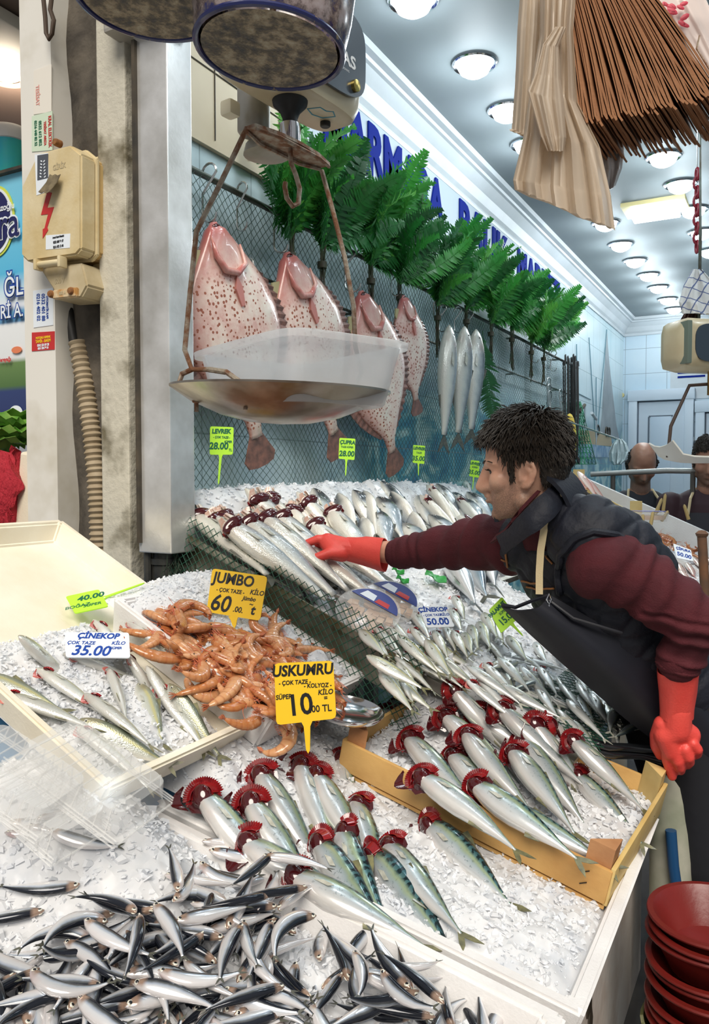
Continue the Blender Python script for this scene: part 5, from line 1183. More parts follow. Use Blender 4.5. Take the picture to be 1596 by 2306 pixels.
# ---------------- paper and plastic bags at the upper right
M_paper = mat('brown_paper', (.36, .17, .075), .75, var=(.27, .115, .05), vscale=7, bmp=.1, bscale=200)
bags = None; N_B = 30
for i in range(N_B):
    f = i / (N_B - 1); jx = random.uniform(-3, 3); jy = random.uniform(-9, 9)
    tf = at(1258 + 172 * f + jx * .4, -70, 1.22); bf = at(1308 + 318 * f + jx, 272 - 66 * f + jy, 1.20 - .05 * f)
    d = bf - tf; dep = Vector((.07 + .12 * f, 1, 0)).normalized() * .135; nrm = d.cross(dep).normalized(); th = .0030
    mb = MB(); k = 8; P = []
    for q in range(k):
        s = q / (k - 1); bow = .004 * math.sin(PI * s) * (1 if i % 2 else -.5); c = tf + d * s + nrm * bow
        P.append([c + nrm * (.0004 * math.sin(j * 3 + i)) + dep * (j / 5) + Vector((0, 0, -.010 * (j / 5) * s)) for j in range(6)])
    # V fold of the bottom
    P.append([P[-1][j] + d.normalized() * .010 + nrm * .003 for j in range(6)])
    mb.sheet(P, th); mb.sheet([[q - nrm * (th * 1.5) + d.normalized() * .004 for q in r[:5]] for r in P[:-1]], .0015)
    o = mb.build('paper_bag', M_paper, angle=30, loc=tf); tag(o, 'brown paper bag in the fanned stack hanging at the upper right', 'bag', 'brown paper bags hanging in a fan')
m, nt, p = nodes_of('thin_plastic'); p.inputs['Base Color'].default_value = (.74, .64, .52, 1); p.inputs['Roughness'].default_value = .4
tl = nt.nodes.new('ShaderNodeBsdfTranslucent'); tl.inputs[0].default_value = (.8, .70, .58, 1); m1 = nt.nodes.new('ShaderNodeMixShader'); m1.inputs[0].default_value = .45
lnk(nt, p.outputs[0], m1.inputs[1]); lnk(nt, tl.outputs[0], m1.inputs[2]); lnk(nt, m1.outputs[0], nt.nodes['Material Output'].inputs[0]); M_plas = m
def drape(name, rows, fw, thick, pleat, nfold, label, m, cat='bag', group=None, seed=0, ragged=4):
    rs = random.Random(seed); mb = MB(); n = 90; P = []; k = 40
    for i in range(k + 1):
        s = i / k; f = s * (len(rows) - 1); a = min(int(f), len(rows) - 2); t = f - a; t = t * t * (3 - 2 * t)
        xl = rows[a][0] * (1 - t) + rows[a + 1][0] * t; xr = rows[a][1] * (1 - t) + rows[a + 1][1] * t; y0 = rows[a][2] * (1 - t) + rows[a + 1][2] * t; y1 = rows[a][3] * (1 - t) + rows[a + 1][3] * t
        row = []
        for j in range(n):
            q = 2 * PI * j / n; u = .5 + .5 * math.cos(q); ww = 1.0 + 0 * s
            ph = pleat * (.35 + .65 * s) * (math.sin(nfold * u * PI * 2 + 1.3 * math.sin(s * 3 + seed)) + .5 * math.sin(nfold * 2.3 * u * PI * 2 + seed))
            dep = thick * math.sin(q) * (.5 + .5 * s) + ph
            row.append(at(xl + (xr - xl) * u + rs.uniform(-.4, .4), y0 + (y1 - y0) * u + (ragged * mnoise.noise(Vector((u * 14, seed, q))) if i == k else 0), fw + dep))
        P.append(row)
    vs = [tuple(q) for r in P for q in r]; fs = []
    for i in range(k):
        for j in range(n): fs.append((i * n + j, i * n + (j + 1) % n, (i + 1) * n + (j + 1) % n, (i + 1) * n + j))
    fs += [tuple(range(n - 1, -1, -1)), tuple(k * n + j for j in range(n))]
    mb.add(vs, fs); o = mb.build(name, m, angle=60, loc=at(rows[0][0], rows[0][2], fw)); return tag(o, label, cat, group)
drape('plastic_bag', [(1175, 1262, -60, -60), (1165, 1262, 60, 60), (1160, 1250, 180, 190), (1152, 1240, 290, 330), (1146, 1225, 292, 325)], 1.26, .03, .010, 3.5, 'yellowish plastic bag hanging at the left of the bag bundle', M_plas, seed=1)
drape('plastic_bag', [(1215, 1300, -60, -60), (1215, 1290, 80, 70), (1195, 1300, 190, 230), (1180, 1350, 300, 330), (1155, 1375, 405, 440), (1158, 1385, 425, 520)], 1.20, .045, .014, 4.5, 'large cream plastic bag bundle hanging below the brown paper bags', M_plas, seed=2, ragged=10)
drape('plastic_bag', [(1250, 1275, 60, 60), (1222, 1258, 100, 105), (1205, 1262, 165, 180), (1188, 1270, 205, 230), (1215, 1275, 300, 310), (1232, 1270, 340, 340)], 1.15, .015, .006, 2.5, 'pale plastic bag with looped handle in front of the larger cream bundle', M_plas, seed=3, ragged=2)
drape('plastic_bag', [(1295, 1400, 260, 300), (1310, 1405, 330, 340), (1330, 1400, 380, 380), (1345, 1385, 440, 420)], 1.32, .02, .008, 3, 'whitish plastic bag hanging behind the cream bundle, under the paper bags', mat('plastic_white', (.72, .70, .68), .35), seed=4)
wb = drape('plastic_bag', [(1395, 1560, -60, -60), (1430, 1590, 0, 0), (1500, 1625, 90, 80), (1570, 1660, 190, 180), (1600, 1680, 230, 215)], 1.32, .012, .004, 2.5, 'white plastic bag with red print at the top right corner', mat('plastic_pinkish', (.74, .64, .60), .4), seed=5)
mb = MB(); rs = random.Random(4)
for k in range(16):
    c = at(1505 + rs.uniform(-22, 42), 25 + rs.uniform(-22, 40), 1.302); s = rs.uniform(.004, .010)
    mb.lathe([(.0, 0), (s, 0.0), (s * .6, .0012), (0, .0012)], 8, basis(c, RGT + UPV * rs.uniform(-1, 1), UPV), caps=False, sy=.5)
for x, y in ((1458, 12), (1482, 18)): mb.lathe([(.0, 0), (.009, 0.0), (.006, .0012), (0, .0012)], 8, basis(at(x, y, 1.302), RGT * .5 - UPV, RGT), caps=False, sy=.4)
o = mb.build('print', mat('red_print', (.62, .06, .10), .5), wb); o.data.transform(wb.matrix_world.inverted() if False else Matrix.Translation(-wb.location))
tag(MB().tube(W_([(1575, 80, 1.2), (1568, 110, 1.2), (1590, 145, 1.2), (1605, 170, 1.2)]), .0015, 5).build('wire_hook', M_rust), 'thin bent wire beside the white bag at the top right', 'wire')
# bag rack from which everything hangs (above the frame)
mb = MB().tube([at(1150, -75, 1.24), at(1640, -75, 1.24)], .008, 8); mb.tube([at(1400, -75, 1.24), at(1400, -75, 1.24) + Vector((0, 0, 1.0))], .006, 8)
tag(mb.build('bag_rack', M_rail), 'metal bar carrying the hanging bags above the picture edge', 'rack')

# ---------------- red chain and the second scale at the right
M_chain = mat('red_chain', (.30, .02, .04), .35)
q0 = at(1569, 382, 3.2); q1 = at(1569, 566, 3.2); mb = MB(); n = 9; l = (q0 - q1).length / n
for k in range(n):
    c = q0.lerp(q1, (k + .5) / n); s = RGT if k % 2 else Vector((FWD.x, FWD.y, 0)); s = s * .013
    mb.tube([c + s * math.cos(t) + Vector((0, 0, l * .66 * math.sin(t))) for t in [2 * PI * i / 14 for i in range(14)]], .0052, 6, closed=True)
ch = mb.build('chain', M_chain); tag(ch, 'red plastic link chain hanging from the ceiling at the right', 'chain')
top = Vector((q0.x, q0.y, ZC)); tag(MB().tube([top, q0], .003, 6).build('chain_wire', M_hook), 'thin wire between the ceiling and the red chain', 'wire')
# towel, bag bundle, second scale
fw2 = 3.1
M_towel = None
m, nt, p = nodes_of('check_towel'); v = coords(nt); sp = nt.nodes.new('ShaderNodeSeparateXYZ'); lnk(nt, v, sp.inputs[0])
l1 = mth(nt, 'LESS_THAN', mth(nt, 'FRACT', mth(nt, 'MULTIPLY', mth(nt, 'ADD', sp.outputs[2], mth(nt, 'MULTIPLY', sp.outputs[0], .4)), 24)), .09); l2 = mth(nt, 'LESS_THAN', mth(nt, 'FRACT', mth(nt, 'MULTIPLY', mth(nt, 'SUBTRACT', sp.outputs[0], mth(nt, 'MULTIPLY', sp.outputs[2], .5)), 24)), .12)
lnk(nt, mixc(nt, mth(nt, 'MAXIMUM', l1, l2), (.74, .74, .72), (.12, .16, .32)), p.inputs['Base Color']); p.inputs['Roughness'].default_value = .8; M_towel = m
tw = drape('checked_towel', [(1560, 1580, 606, 606), (1540, 1610, 640, 640), (1528, 1625, 680, 680), (1535, 1630, 705, 708)], fw2, .05, .012, 2.5, 'white kitchen towel with blue checks hanging at the right edge', M_towel, cat='towel', seed=8)
drape('paper_bag_bundle', [(1540, 1575, 706, 706), (1520, 1570, 740, 750), (1508, 1560, 790, 800), (1498, 1530, 805, 812)], fw2 + .05, .03, .010, 5, 'dark brown bag bundle hanging left of the second scale', mat('dark_paper', (.09, .04, .03), .7), seed=9)
s2 = empty('hanging_scale', at(1572, 780, fw2), 'smaller looking beige digital scale at the right edge with dark panel', 'scale')
A2 = (Vector((FWD.x, FWD.y, 0)).normalized() * .25 + RGT).normalized()
Ms = basis((0, 0, 0), A2, Vector((0, 0, 1)).cross(A2))
bm = MB(); bm.box((0, 0, 0), (.25, .17, .20), bev=.05); o = bm.build('housing', M_beige, s2, angle=60); o.data.transform(Ms)
pm = MB().prism([rr(2 * PI * i / n_, .098, .072, 3.5) for n_ in (36,) for i in range(36)], .006, Matrix(((1, 0, 0, .02), (0, 0, -1, -.082), (0, 1, 0, 0), (0, 0, 0, 1)))); o = pm.build('display_panel', M_panel, s2, smooth=False); o.data.transform(Ms)
bm = MB().box((-.105, -.035, 0), (.02, .112, .16), bev=.004); o = bm.build('window_strip', mat('green_grey_strip', (.16, .20, .16), .3), s2); o.data.transform(Ms)
bm = MB()
for k in range(3): bm.box((.02, -.0895, -.03 + .03 * k), (.05, .003, .018))
o = bm.build('lettering', mat('panel_print_2', (.25, .3, .35), .4), s2); o.data.transform(Ms)
lw = s2.location
bm = MB().tube([Vector((0.05, 0, -.10)), Vector((.05, 0, -.19))], .016, 14); o = bm.build('coupling', mat('brass_2', (.45, .30, .12), .3, 1), s2)
ys = at(1548, 865, fw2) - lw; pl = at(1500, 1042, fw2) - lw
bm = MB().tube([at(1640, 862, fw2) - lw, at(1552, 868, fw2) - lw, at(1510, 960, fw2) - lw, at(1503, 1030, fw2) - lw], .007, 8); o = bm.build('hanger_rod', mat('dark_iron', (.06, .035, .025), .6), s2)
pc = at(1580, 1040, fw2) - lw
P = []
for i in range(9):
    u = -1 + 2 * i / 8; P.append([pc + RGT * (.16 * u) + Vector((FWD.x, FWD.y, 0)) * (.12 * w_) + Vector((0, 0, .03 * u * u * u * u * (1 if u < 0 else .4) + .02 * w_ * w_ + (.03 if u < -.9 else 0))) for w_ in (-1, -.5, 0, .5, 1)])
bm = MB(); bm.sheet(P, .006); o = bm.build('pan', mat('enamel_pan', (.66, .64, .58), .35), s2)
bm = MB().tube([Vector((0, 0, .1)), Vector((0, 0, .45))], .006, 8); bm.tube([Vector((0, 0, .45)), Vector((top.x - lw.x, top.y - lw.y, ZC - lw.z))], .004, 6); o = bm.build('suspension_rod', M_rail, s2)
# ================================================================== PEOPLE
FH = Vector((FWD.x, FWD.y, 0)).normalized(); ZV = Vector((0, 0, 1))
def skin_mat(name, base, dark, beardc):
    m, nt, p = nodes_of(name); v = coords(nt)
    at_ = nt.nodes.new('ShaderNodeAttribute'); at_.attribute_name = 'beard'
    c = ramp(nt, [(.3, base), (.7, dark)], noise_n(nt, v, 22, 4)).outputs[0]
    st = ramp(nt, [(.35, (.55, .55, .55)), (.6, (1, 1, 1))], noise_n(nt, v, 420, 2)).outputs[0]
    c = mixc(nt, mth(nt, 'MULTIPLY', at_.outputs['Fac'], st), c, beardc)
    lnk(nt, c, p.inputs['Base Color']); p.inputs['Roughness'].default_value = .42
    p.inputs['Subsurface Weight'].default_value = .12; p.inputs['Subsurface Radius'].default_value = (.012, .005, .003)
    bump(nt, p, noise_n(nt, v, 160, 3), .06, .004); return m
M_skin = skin_mat('skin', (.74, .44, .31), (.66, .34, .23), (.13, .085, .06))
M_skin2 = skin_mat('skin_tanned', (.46, .24, .16), (.38, .18, .12), (.10, .07, .055))
HD = [(.121, .004, -.022, .012), (.115, .034, -.050, .032), (.100, .060, -.074, .050), (.078, .080, -.090, .064), (.050, .092, -.099, .073), (.022, .096, -.102, .077), (.004, .097, -.101, .077), (-.014, .092, -.097, .075), (-.035, .090, -.090, .073), (-.055, .090, -.076, .069), (-.075, .092, -.060, .064), (-.092, .090, -.046, .057), (-.108, .088, -.026, .049), (-.122, .083, -.004, .038), (-.131, .070, .014, .024)]
def head_solid(mb, M, ear=True):
    n = 28; rows = []
    for (z, xf, xb, hw) in HD:
        c = (xf + xb) / 2 - .004; row = []
        for j in range(n):
            t = 2 * PI * j / n; cx, sy = math.cos(t), math.sin(t)
            x = c + (xf - c if cx > 0 else c - xb) * math.copysign(abs(cx) ** .85, cx); row.append((x, hw * math.copysign(abs(sy) ** .82, sy), z))
        rows.append(row)
    vs = [q for r in rows for q in r]; fs = []
    for i in range(len(rows) - 1):
        for j in range(n): fs.append((i * n + j, (i + 1) * n + j, (i + 1) * n + (j + 1) % n, i * n + (j + 1) % n))
    fs += [tuple(range(n)), tuple((len(rows) - 1) * n + j for j in range(n - 1, -1, -1))]
    mb.add(vs, fs, 0, M)
    def ch(pts): chain(mb, [(M @ Vector(p), r) for p, r in pts], 10)
    ch([((.092, 0, .006), .009), ((.105, 0, -.022), .0105), ((.117, 0, -.046), .0115), ((.110, 0, -.054), .010)])
    ch([((.088, 0, .004), .013), ((.094, 0, -.024), .015), ((.100, 0, -.046), .015)])
    for s in (1, -1):
        ch([((.088, .021 * s, -.004), .0042), ((.0895, .033 * s, -.0005), .0048), ((.081, .047 * s, -.005), .0042)]); ch([((.086, .022 * s, -.019), .004), ((.086, .034 * s, -.0205), .0042), ((.079, .046 * s, -.017), .004)])
        ch([((.100, .011 * s, -.052), .0085), ((.092, .015 * s, -.050), .008)])
        ch([((.094, .012 * s, .012), .008), ((.084, .045 * s, .014), .009), ((.066, .060 * s, .006), .007)])
        mb.ball(M @ Vector((.060, .040 * s, -.036)), .031, 12, 8)
        mb.ball(M @ Vector((.012, .050 * s, -.088)), .024, 12, 8)
        if ear:
            e = [((.012, .073, -.040), .006), ((.012, .077, -.022), .0055), ((.006, .083, -.004), .0055), ((-.008, .088, .004), .0055), ((-.022, .090, -.004), .0055), ((-.025, .088, -.022), .0055), ((-.017, .083, -.042), .0055), ((-.004, .079, -.056), .0075), ((.006, .075, -.056), .006)]
            ch([((x, y * s, z), r) for (x, y, z), r in e])
            ch([((-.004, .082 * s, -.010), .0042), ((-.013, .085 * s, -.022), .0042), ((-.008, .081 * s, -.038), .0045)])
            mb.ball((0, 0, 0), (.017, .0055, .027), 12, 8, M @ Matrix.Translation((-.006, .0765 * s, -.025)))
            ch([((.013, .075 * s, -.030), .0055), ((.010, .076 * s, -.036), .0055)])
    ch([((.095, -.014, -.074), .0065), ((.101, 0, -.072), .0075), ((.095, .014, -.074), .0065)])
    ch([((.093, -.014, -.082), .006), ((.099, 0, -.083), .0075), ((.093, .014, -.082), .006)])
    mb.ball(M @ Vector((.076, 0, -.118)), .019, 12, 8)
def loft(mb, path, n=26, e=2.3):      # path: (center, axis_l, axis_f, half_l, half_f)
    rows = []
    for (c, l, f, a, b) in path:
        rows.append([tuple(Vector(c) + l * q[0] + f * q[1]) for q in [rr(2 * PI * i / n, a, b, e) for i in range(n)]])
    vs = [q for r in rows for q in r]; fs = []
    for i in range(len(rows) - 1):
        for j in range(n): fs.append((i * n + j, i * n + (j + 1) % n, (i + 1) * n + (j + 1) % n, (i + 1) * n + j))
    fs += [tuple(range(n - 1, -1, -1)), tuple((len(rows) - 1) * n + j for j in range(n))]
    mb.add(vs, fs)
def attr(me, name, vals):
    a = me.attributes.new(name, 'FLOAT', 'POINT'); a.data.foreach_set('value', np.asarray(vals, float))
def sculpt_head(me, M):
    V = verts_np(me); inv = np.array(M.inverted()); L = V @ inv[:3, :3].T + inv[:3, 3]
    d = np.zeros_like(L)
    for s in (1, -1):
        g = np.exp(-((L[:, 0] - .088) / .02) ** 2 - ((L[:, 1] - .034 * s) / .015) ** 2 - ((L[:, 2] + .010) / .010) ** 2); d[:, 0] -= .005 * g
        g = np.exp(-((L[:, 1] - .081 * s) / .010) ** 2 - ((L[:, 0] + .004) / .008) ** 2 - ((L[:, 2] + .030) / .009) ** 2); d[:, 1] -= s * .007 * g
    g = np.exp(-((L[:, 0] - .10) / .02) ** 2 - (L[:, 1] / .022) ** 2 - ((L[:, 2] + .0775) / .0022) ** 2); d[:, 0] -= .005 * g
    L2 = L + d; Mn = np.array(M); set_verts(me, L2 @ Mn[:3, :3].T + Mn[:3, 3])
    near = (np.abs(L[:, 0]) < .14) & (np.abs(L[:, 1]) < .10) & (np.abs(L[:, 2]) < .15)
    b = 1 / (1 + np.exp(-((-.045 - .55 * np.clip(.03 - L[:, 0], 0, 1) * 0) - L[:, 2] - .004) / .010)); b *= 1 / (1 + np.exp(-(L[:, 0] + .012) / .012))
    lips = np.exp(-((L[:, 2] + .078) / .009) ** 2 - (L[:, 1] / .020) ** 2 - ((L[:, 0] - .10) / .02) ** 2); nose = np.exp(-(L[:, 1] / .018) ** 2 - ((L[:, 2] + .046) / .012) ** 2 - ((L[:, 0] - .11) / .02) ** 2)
    b *= 1 - .8 * lips; b *= 1 - nose
    attr(me, 'beard', b * near * .78)
    return L2, near
def hair(me, M, L, parent, dens, length, m, line, rs, thick=.0019, cap=.007, flow=None, part_name='hair'):
    N = np.zeros(len(me.vertices) * 3); me.vertices.foreach_get('normal', N); Mi = np.array(M.inverted())[:3, :3]; N = N.reshape(-1, 3) @ Mi.T
    ok = line(L) ; idx = np.nonzero(ok)[0]; inside = np.zeros(len(L), bool); inside[idx] = True
    mb = MB(); mp = {}
    for f in me.polygons:
        vv = list(f.vertices)
        if all(inside[v] for v in vv):
            for v in vv:
                if v not in mp: mp[v] = len(mb.v); mb.v.append(tuple(M @ Vector(L[v] + N[v] * cap)))
            mb.f.append(tuple(mp[v] for v in vv)); mb.m.append(0)
    pick = rs.choice(idx, min(dens, len(idx)), replace=False)
    for v in pick:
        p = Vector(L[v]) + Vector(N[v]) * (cap * .5); nrm = Vector(N[v]); fl = flow(p, nrm) if flow else Vector((0, 0, -1))
        fl = (fl - nrm * fl.dot(nrm)); fl = fl.normalized() if fl.length > 1e-4 else fl
        l = length(p) * rs.uniform(.7, 1.2); j = Vector(rs.normal(size=3)) * .25
        q1 = p + (nrm * .75 + fl * .55 + j * .5).normalized() * l * .45; q2 = q1 + (nrm * .25 + fl * 1.0 + j).normalized() * l * .40; q3 = q2 + (nrm * -.12 + fl + j).normalized() * l * .3
        mb.tube([M @ p, M @ q1, M @ q2, M @ q3], [thick * 1.3, thick * 1.4, thick, thick * .25], 4, caps=False)
    return mb.build(part_name, m, parent, angle=70)
M_hair = mat('dark_hair', (.016, .012, .009), .5, var=(.040, .030, .022), vscale=60, spec=.35)
M_maroon = mat('maroon_knit', (.085, .008, .014), .85, var=(.060, .005, .010), vscale=14, bmp=.25, bscale=260)
M_vest = mat('navy_quilt', (.009, .011, .022), .62, var=(.006, .008, .016), vscale=8, bmp=.2, bscale=90)
M_apron = mat('black_apron', (.010, .011, .018), .5, var=(.016, .018, .028), vscale=4)
M_glove = mat('red_rubber', (.80, .085, .065), .45, var=(.72, .06, .048), vscale=14, bmp=.12, bscale=220, sss=.08)
M_piping = mat('tan_piping', (.38, .16, .05), .6); M_strap = mat('cream_strap', (.72, .58, .34), .6, bmp=.2, bscale=300); M_trous = mat('dark_trousers', (.012, .013, .018), .7)

# ---------------- the fishmonger
pel = at(1500, 1540, 2.16); nb = at(1232, 1146, 2.02); Ls = at(1335, 1232, 1.88); Rs = at(1158, 1212, 2.17)
HC = at(1182, 1044, 1.98)
fwdH = (-RGT * .955 + FH * .24 - ZV * .10).normalized(); upH = (ZV - RGT * .06); lH = upH.cross(fwdH).normalized(); upH = fwdH.cross(lH)
HM = Matrix(((fwdH.x, lH.x, upH.x, HC.x), (fwdH.y, lH.y, upH.y, HC.y), (fwdH.z, lH.z, upH.z, HC.z), (0, 0, 0, 1))) @ Matrix.Scale(1.0, 4)
s_ = (nb - pel); sd = s_.normalized(); l_ = (Ls - Rs); l_ = (l_ - sd * l_.dot(sd)).normalized(); f_ = l_.cross(sd).normalized()
if f_.dot(-RGT) < 0: f_ = -f_
def tor(t, o=0): return pel + s_ * t + f_ * o
def torso_path(k, lo=-.05, hi=1.0):
    st = [(-.12, .165, .115, .0), (.0, .172, .125, .01), (.2, .165, .120, .02), (.42, .168, .122, .025), (.62, .180, .128, .02), (.78, .178, .118, .012), (.90, .150, .100, .0), (1.0, .095, .085, -.005)]
    return [(tor(t, o), l_, f_, a * k, b * k) for t, a, b, o in st if lo - 1e-6 <= t <= hi + 1e-6]
Le = at(1556, 1392, 1.84); Lw = at(1522, 1600, 1.912); Re = at(975, 1236, 2.36); Rw = at(800, 1238, 2.50)
hipL = pel + l_ * .085; hipR = pel - l_ * .085
fl_ = Vector((-.10, 2.42, 0)); kneeL = hipL.lerp(fl_, .48) + f_ * .05; footL = fl_ + l_ * .06; kneeR = hipR.lerp(fl_ + Vector((.02, .18, 0)), .48) + f_ * .05; footR = fl_ + Vector((.02, .22, 0)) - l_ * .02
mb = MB(); head_solid(mb, HM)
chain(mb, [(HM @ Vector((-.022, 0, -.060)), .058), (HM @ Vector((-.030, 0, -.115)), .056), (nb, .058), (tor(.88), .07)], 18)
loft(mb, torso_path(.90))
for S_, E_, C_, W2 in ((Ls, Le, at(1529, 1505, 1.884), Lw), (Rs, Re, at(880, 1244, 2.435), Rw)): chain(mb, [(S_, .055), (E_, .042), (C_, .036), (W2, .027)], 14)
for h, kn, ft in ((hipL, kneeL, footL), (hipR, kneeR, footR)):
    chain(mb, [(h, .085), (kn, .058), (ft + Vector((0, 0, .09)), .042)], 14); mb.box(ft + Vector((-.06, 0, .05)), (.24, .09, .10), bev=.03)
me = remesh(mb, .0042, 3, .5); L, near = sculpt_head(me, HM)
man = mesh_obj('person', me, M_skin); tag(man, 'dark haired man in navy vest and maroon sweater reaching over the fish in red gloves', 'person')
def line(L): 
    x, y, z = L[:, 0], L[:, 1], L[:, 2]
    hl = np.where(x > .052, .052 + (x - .052) * .35 + .0 * y, np.where(x > .020, -.020 + (x - .020) * 1.6, np.where(x > -.034, .012, -.050 + (x + .034) * .75)))
    hl = np.where((x > .020) & (x < .036) & (np.abs(y) > .05), -.038, hl)
    return (z > hl) & (z < .2) & (np.abs(y) < .10) & (x > -.14) & ~((np.abs(y) > .0785) & (z < .014) & (x > -.034)) & (z > -.098)
def flow(p, n):
    q = p - Vector((-.050, .0, .112)); return (q.normalized() + Vector((0, 0, -.35)) + Vector((-q.y, q.x, 0)) * 4.0)
hair(me, HM, L, man, 13000, lambda p: (.034 if p.z > .055 else (.024 if p.z > .0 else .012)), M_hair, line, np.random.RandomState(2), cap=.012, flow=flow, thick=.0011)
mb = MB()
for s in (1, -1):
    mb.ball((0, 0, 0), (.0115, .0115, .0115), 16, 12, HM @ Matrix.Translation((.0738, .034 * s, -.0108)))
mb.build('eye', mat('eye_white', (.75, .72, .68), .1, coat=1), man)
mb = MB()
for s in (1, -1): mb.ball((0, 0, 0), (.0035, .0066, .0066), 12, 8, HM @ Matrix.Translation((.0830, .0385 * s, -.0110)) @ Matrix.Rotation(R(24) * s, 4, 'Z'))
mb.build('iris', mat('dark_iris', (.02, .012, .008), .08, coat=1), man)
mb = MB()
for s in (1, -1):
    for k in range(46):
        t = k / 45; p = Vector((.0965 - .020 * t * t - .004 * t, (.010 + .046 * t) * s, .008 + .006 * math.sin(PI * t))); mb.tube([HM @ p, HM @ (p + Vector((.004, .007 * s, .003))), HM @ (p + Vector((.002, .013 * s, .001)))], [.0011, .0011, .0003], 4)
    for k in range(14):
        t = k / 13; p = Vector((.0885 - .010 * t, (.026 + .018 * t) * s, -.0035 - .003 * t)); mb.tube([HM @ p, HM @ (p + Vector((.006, .003 * s, -.003))), HM @ (p + Vector((.009, .005 * s, .0)))], [.0006, .0005, .0002], 4)
    P = [[HM @ Vector((.0885 - .012 * u * u + .001, (.034 + .014 * u) * s, -.0045 + .0030 * w - .001 * u)) for w in (0, 1, 2)] for u in [q / 5 - 1 for q in range(11)]]
mb.build('eyebrow', M_hair, man)
# sweater: sleeves with folds, collar
mb = MB()
loft(mb, torso_path(.97))
chain(mb, [(at(1352, 1272, 1.865), .083), (Ls.lerp(Le, .40) , .082), (Ls.lerp(Le, .72), .074), (Le, .068), (Le.lerp(Lw, .30), .056), (at(1528, 1492, 1.87), .049)], 20)
chain(mb, [(Rs + l_ * .01 - sd * .02, .088), (Rs.lerp(Re, .35), .076), (Rs.lerp(Re, .75), .066), (Re, .059), (at(898, 1246, 2.42), .047)], 20)
chain(mb, [(nb - sd * .03, .080), (nb + (HM @ Vector((-.03, 0, -.12)) - nb) * .30, .069)], 18)
me = remesh(mb, .005, 4, .5); V = verts_np(me); Nn = np.zeros(len(V) * 3); me.vertices.foreach_get('normal', Nn); Nn = Nn.reshape(-1, 3)
def fold(V, N, a, b, freq, amp, seed):
    ax = np.array((b - a)); ln = np.linalg.norm(ax); ax /= ln; r = V - np.array(a); t = r @ ax / ln; w = np.clip(1 - np.abs((t - .5) / .75) ** 4, 0, 1); near = np.linalg.norm(r - np.outer(r @ ax, ax), axis=1) < .13
    q = np.array([mnoise.noise(Vector((tt * 2.0, p_[2] * 7, seed))) for tt, p_ in zip(t, V)])
    ang = np.sin((t + q * .22 + (V[:, 2] - a[2]) * .8) * freq); return N * (amp * (np.abs(ang) ** .8 * np.sign(ang)) * w * near)[:, None]
V = V + fold(V, Nn, Ls, Le, 26, .0055, 1) + fold(V, Nn, Le, at(1528, 1492, 1.87), 20, .0055, 2) + fold(V, Nn, Rs, Re, 22, .005, 3) + fold(V, Nn, Re, at(898, 1246, 2.42), 16, .003, 4)
set_verts(me, V); mesh_obj('sweater', me, M_maroon, man)
for (p, q, r) in ((at(1528, 1470, 1.868), at(1527, 1503, 1.874), .0505), (at(918, 1244, 2.41), at(894, 1247, 2.424), .049)):
    d = (q - p); mb = MB().tube([p, p + d * .1, p + d * .9, q], [r * .97, r, r, r * .96], 24, caps=False); mb.tube([q, p], [r * .9, r * .9], 24, caps=False); mb.build('sleeve_cuff', M_maroon, man)
# quilted vest
mb = MB(); loft(mb, torso_path(1.07, -.05, .97), 30)
chain(mb, [(at(1318, 1205, 1.925), .100), (at(1385, 1242, 1.955), .104), (at(1430, 1300, 2.0), .106)], 20); mb.ball(Rs + (Ls - Rs) * .16 - sd * .015, (.085,) * 3, 20, 14)
me = remesh(mb, .0055, 14, .6); V = verts_np(me); Nn = np.zeros(len(V) * 3); me.vertices.foreach_get('normal', Nn); Nn = Nn.reshape(-1, 3)
rel = V - np.array(pel); ct = rel @ np.array(sd); cl = rel @ np.array(l_); a = (ct + cl * .9) / .085; b = (ct - cl * .9) / .085
q = np.minimum(np.abs(a - np.round(a)), np.abs(b - np.round(b))); V = V + Nn * (.006 * np.minimum(1, q / .22) - .003)[:, None]
set_verts(me, V); vest = mesh_obj('vest', me, M_vest, man)
# stand-up collar
ncol = (HM @ Vector((-.03, 0, -.12)) - nb).normalized(); cN2 = nb + ncol * .012; cl_ = l_; cf_ = (f_ - ncol * f_.dot(ncol)).normalized(); cl_ = cf_.cross(ncol); P = []
for i in range(33):
    t = R(38) + R(284) * i / 32; row = []
    for j in range(5):
        u = j / 4; rad = (.112 - .020 * u) * (1 + .05 * math.sin(3 * t)); hgt = -.02 + (.095 + .035 * (1 - abs(i - 16) / 16)) * u
        row.append(cN2 + cf_ * (rad * math.cos(t) * .98 + .01) + cl_ * (rad * math.sin(t)) + ncol * hgt)
    P.append(row)
mb = MB(); mb.sheet(P, .010)
bt = [(1292, 1098, 2.06), (1266, 1132, 1.915), (1238, 1168, 1.868), (1202, 1200, 1.868), (1166, 1226, 1.93), (1142, 1246, 1.99)]; tpz = [(1276, 1066, 2.08), (1246, 1092, 1.935), (1216, 1122, 1.888), (1186, 1154, 1.888), (1154, 1190, 1.94), (1126, 1208, 2.01)]
def cr_(p, u):
    t = u * (len(p) - 1); a = min(int(t), len(p) - 2); t -= a; return at(*[p[a][q] * (1 - t) + p[a + 1][q] * t for q in range(3)])
P2 = [[cr_(bt, u / 24).lerp(cr_(tpz, u / 24), w / 4) - FH * (.010 * math.sin(PI * w / 4)) for w in range(5)] for u in range(25)]
mb.sheet(P2, .012); mb.build('collar', M_vest, vest, angle=60)
mb = MB(); P2 = [[cr_(tpz, u / 24) + FH * (.012 + .01 * w) - RGT * (.008 + .004 * w) + UPV * (.004 - .008 * w) for w in range(4)] for u in range(2, 25)]; mb.sheet(P2, .008); mb.build('sweater_collar', M_maroon, man, angle=60)
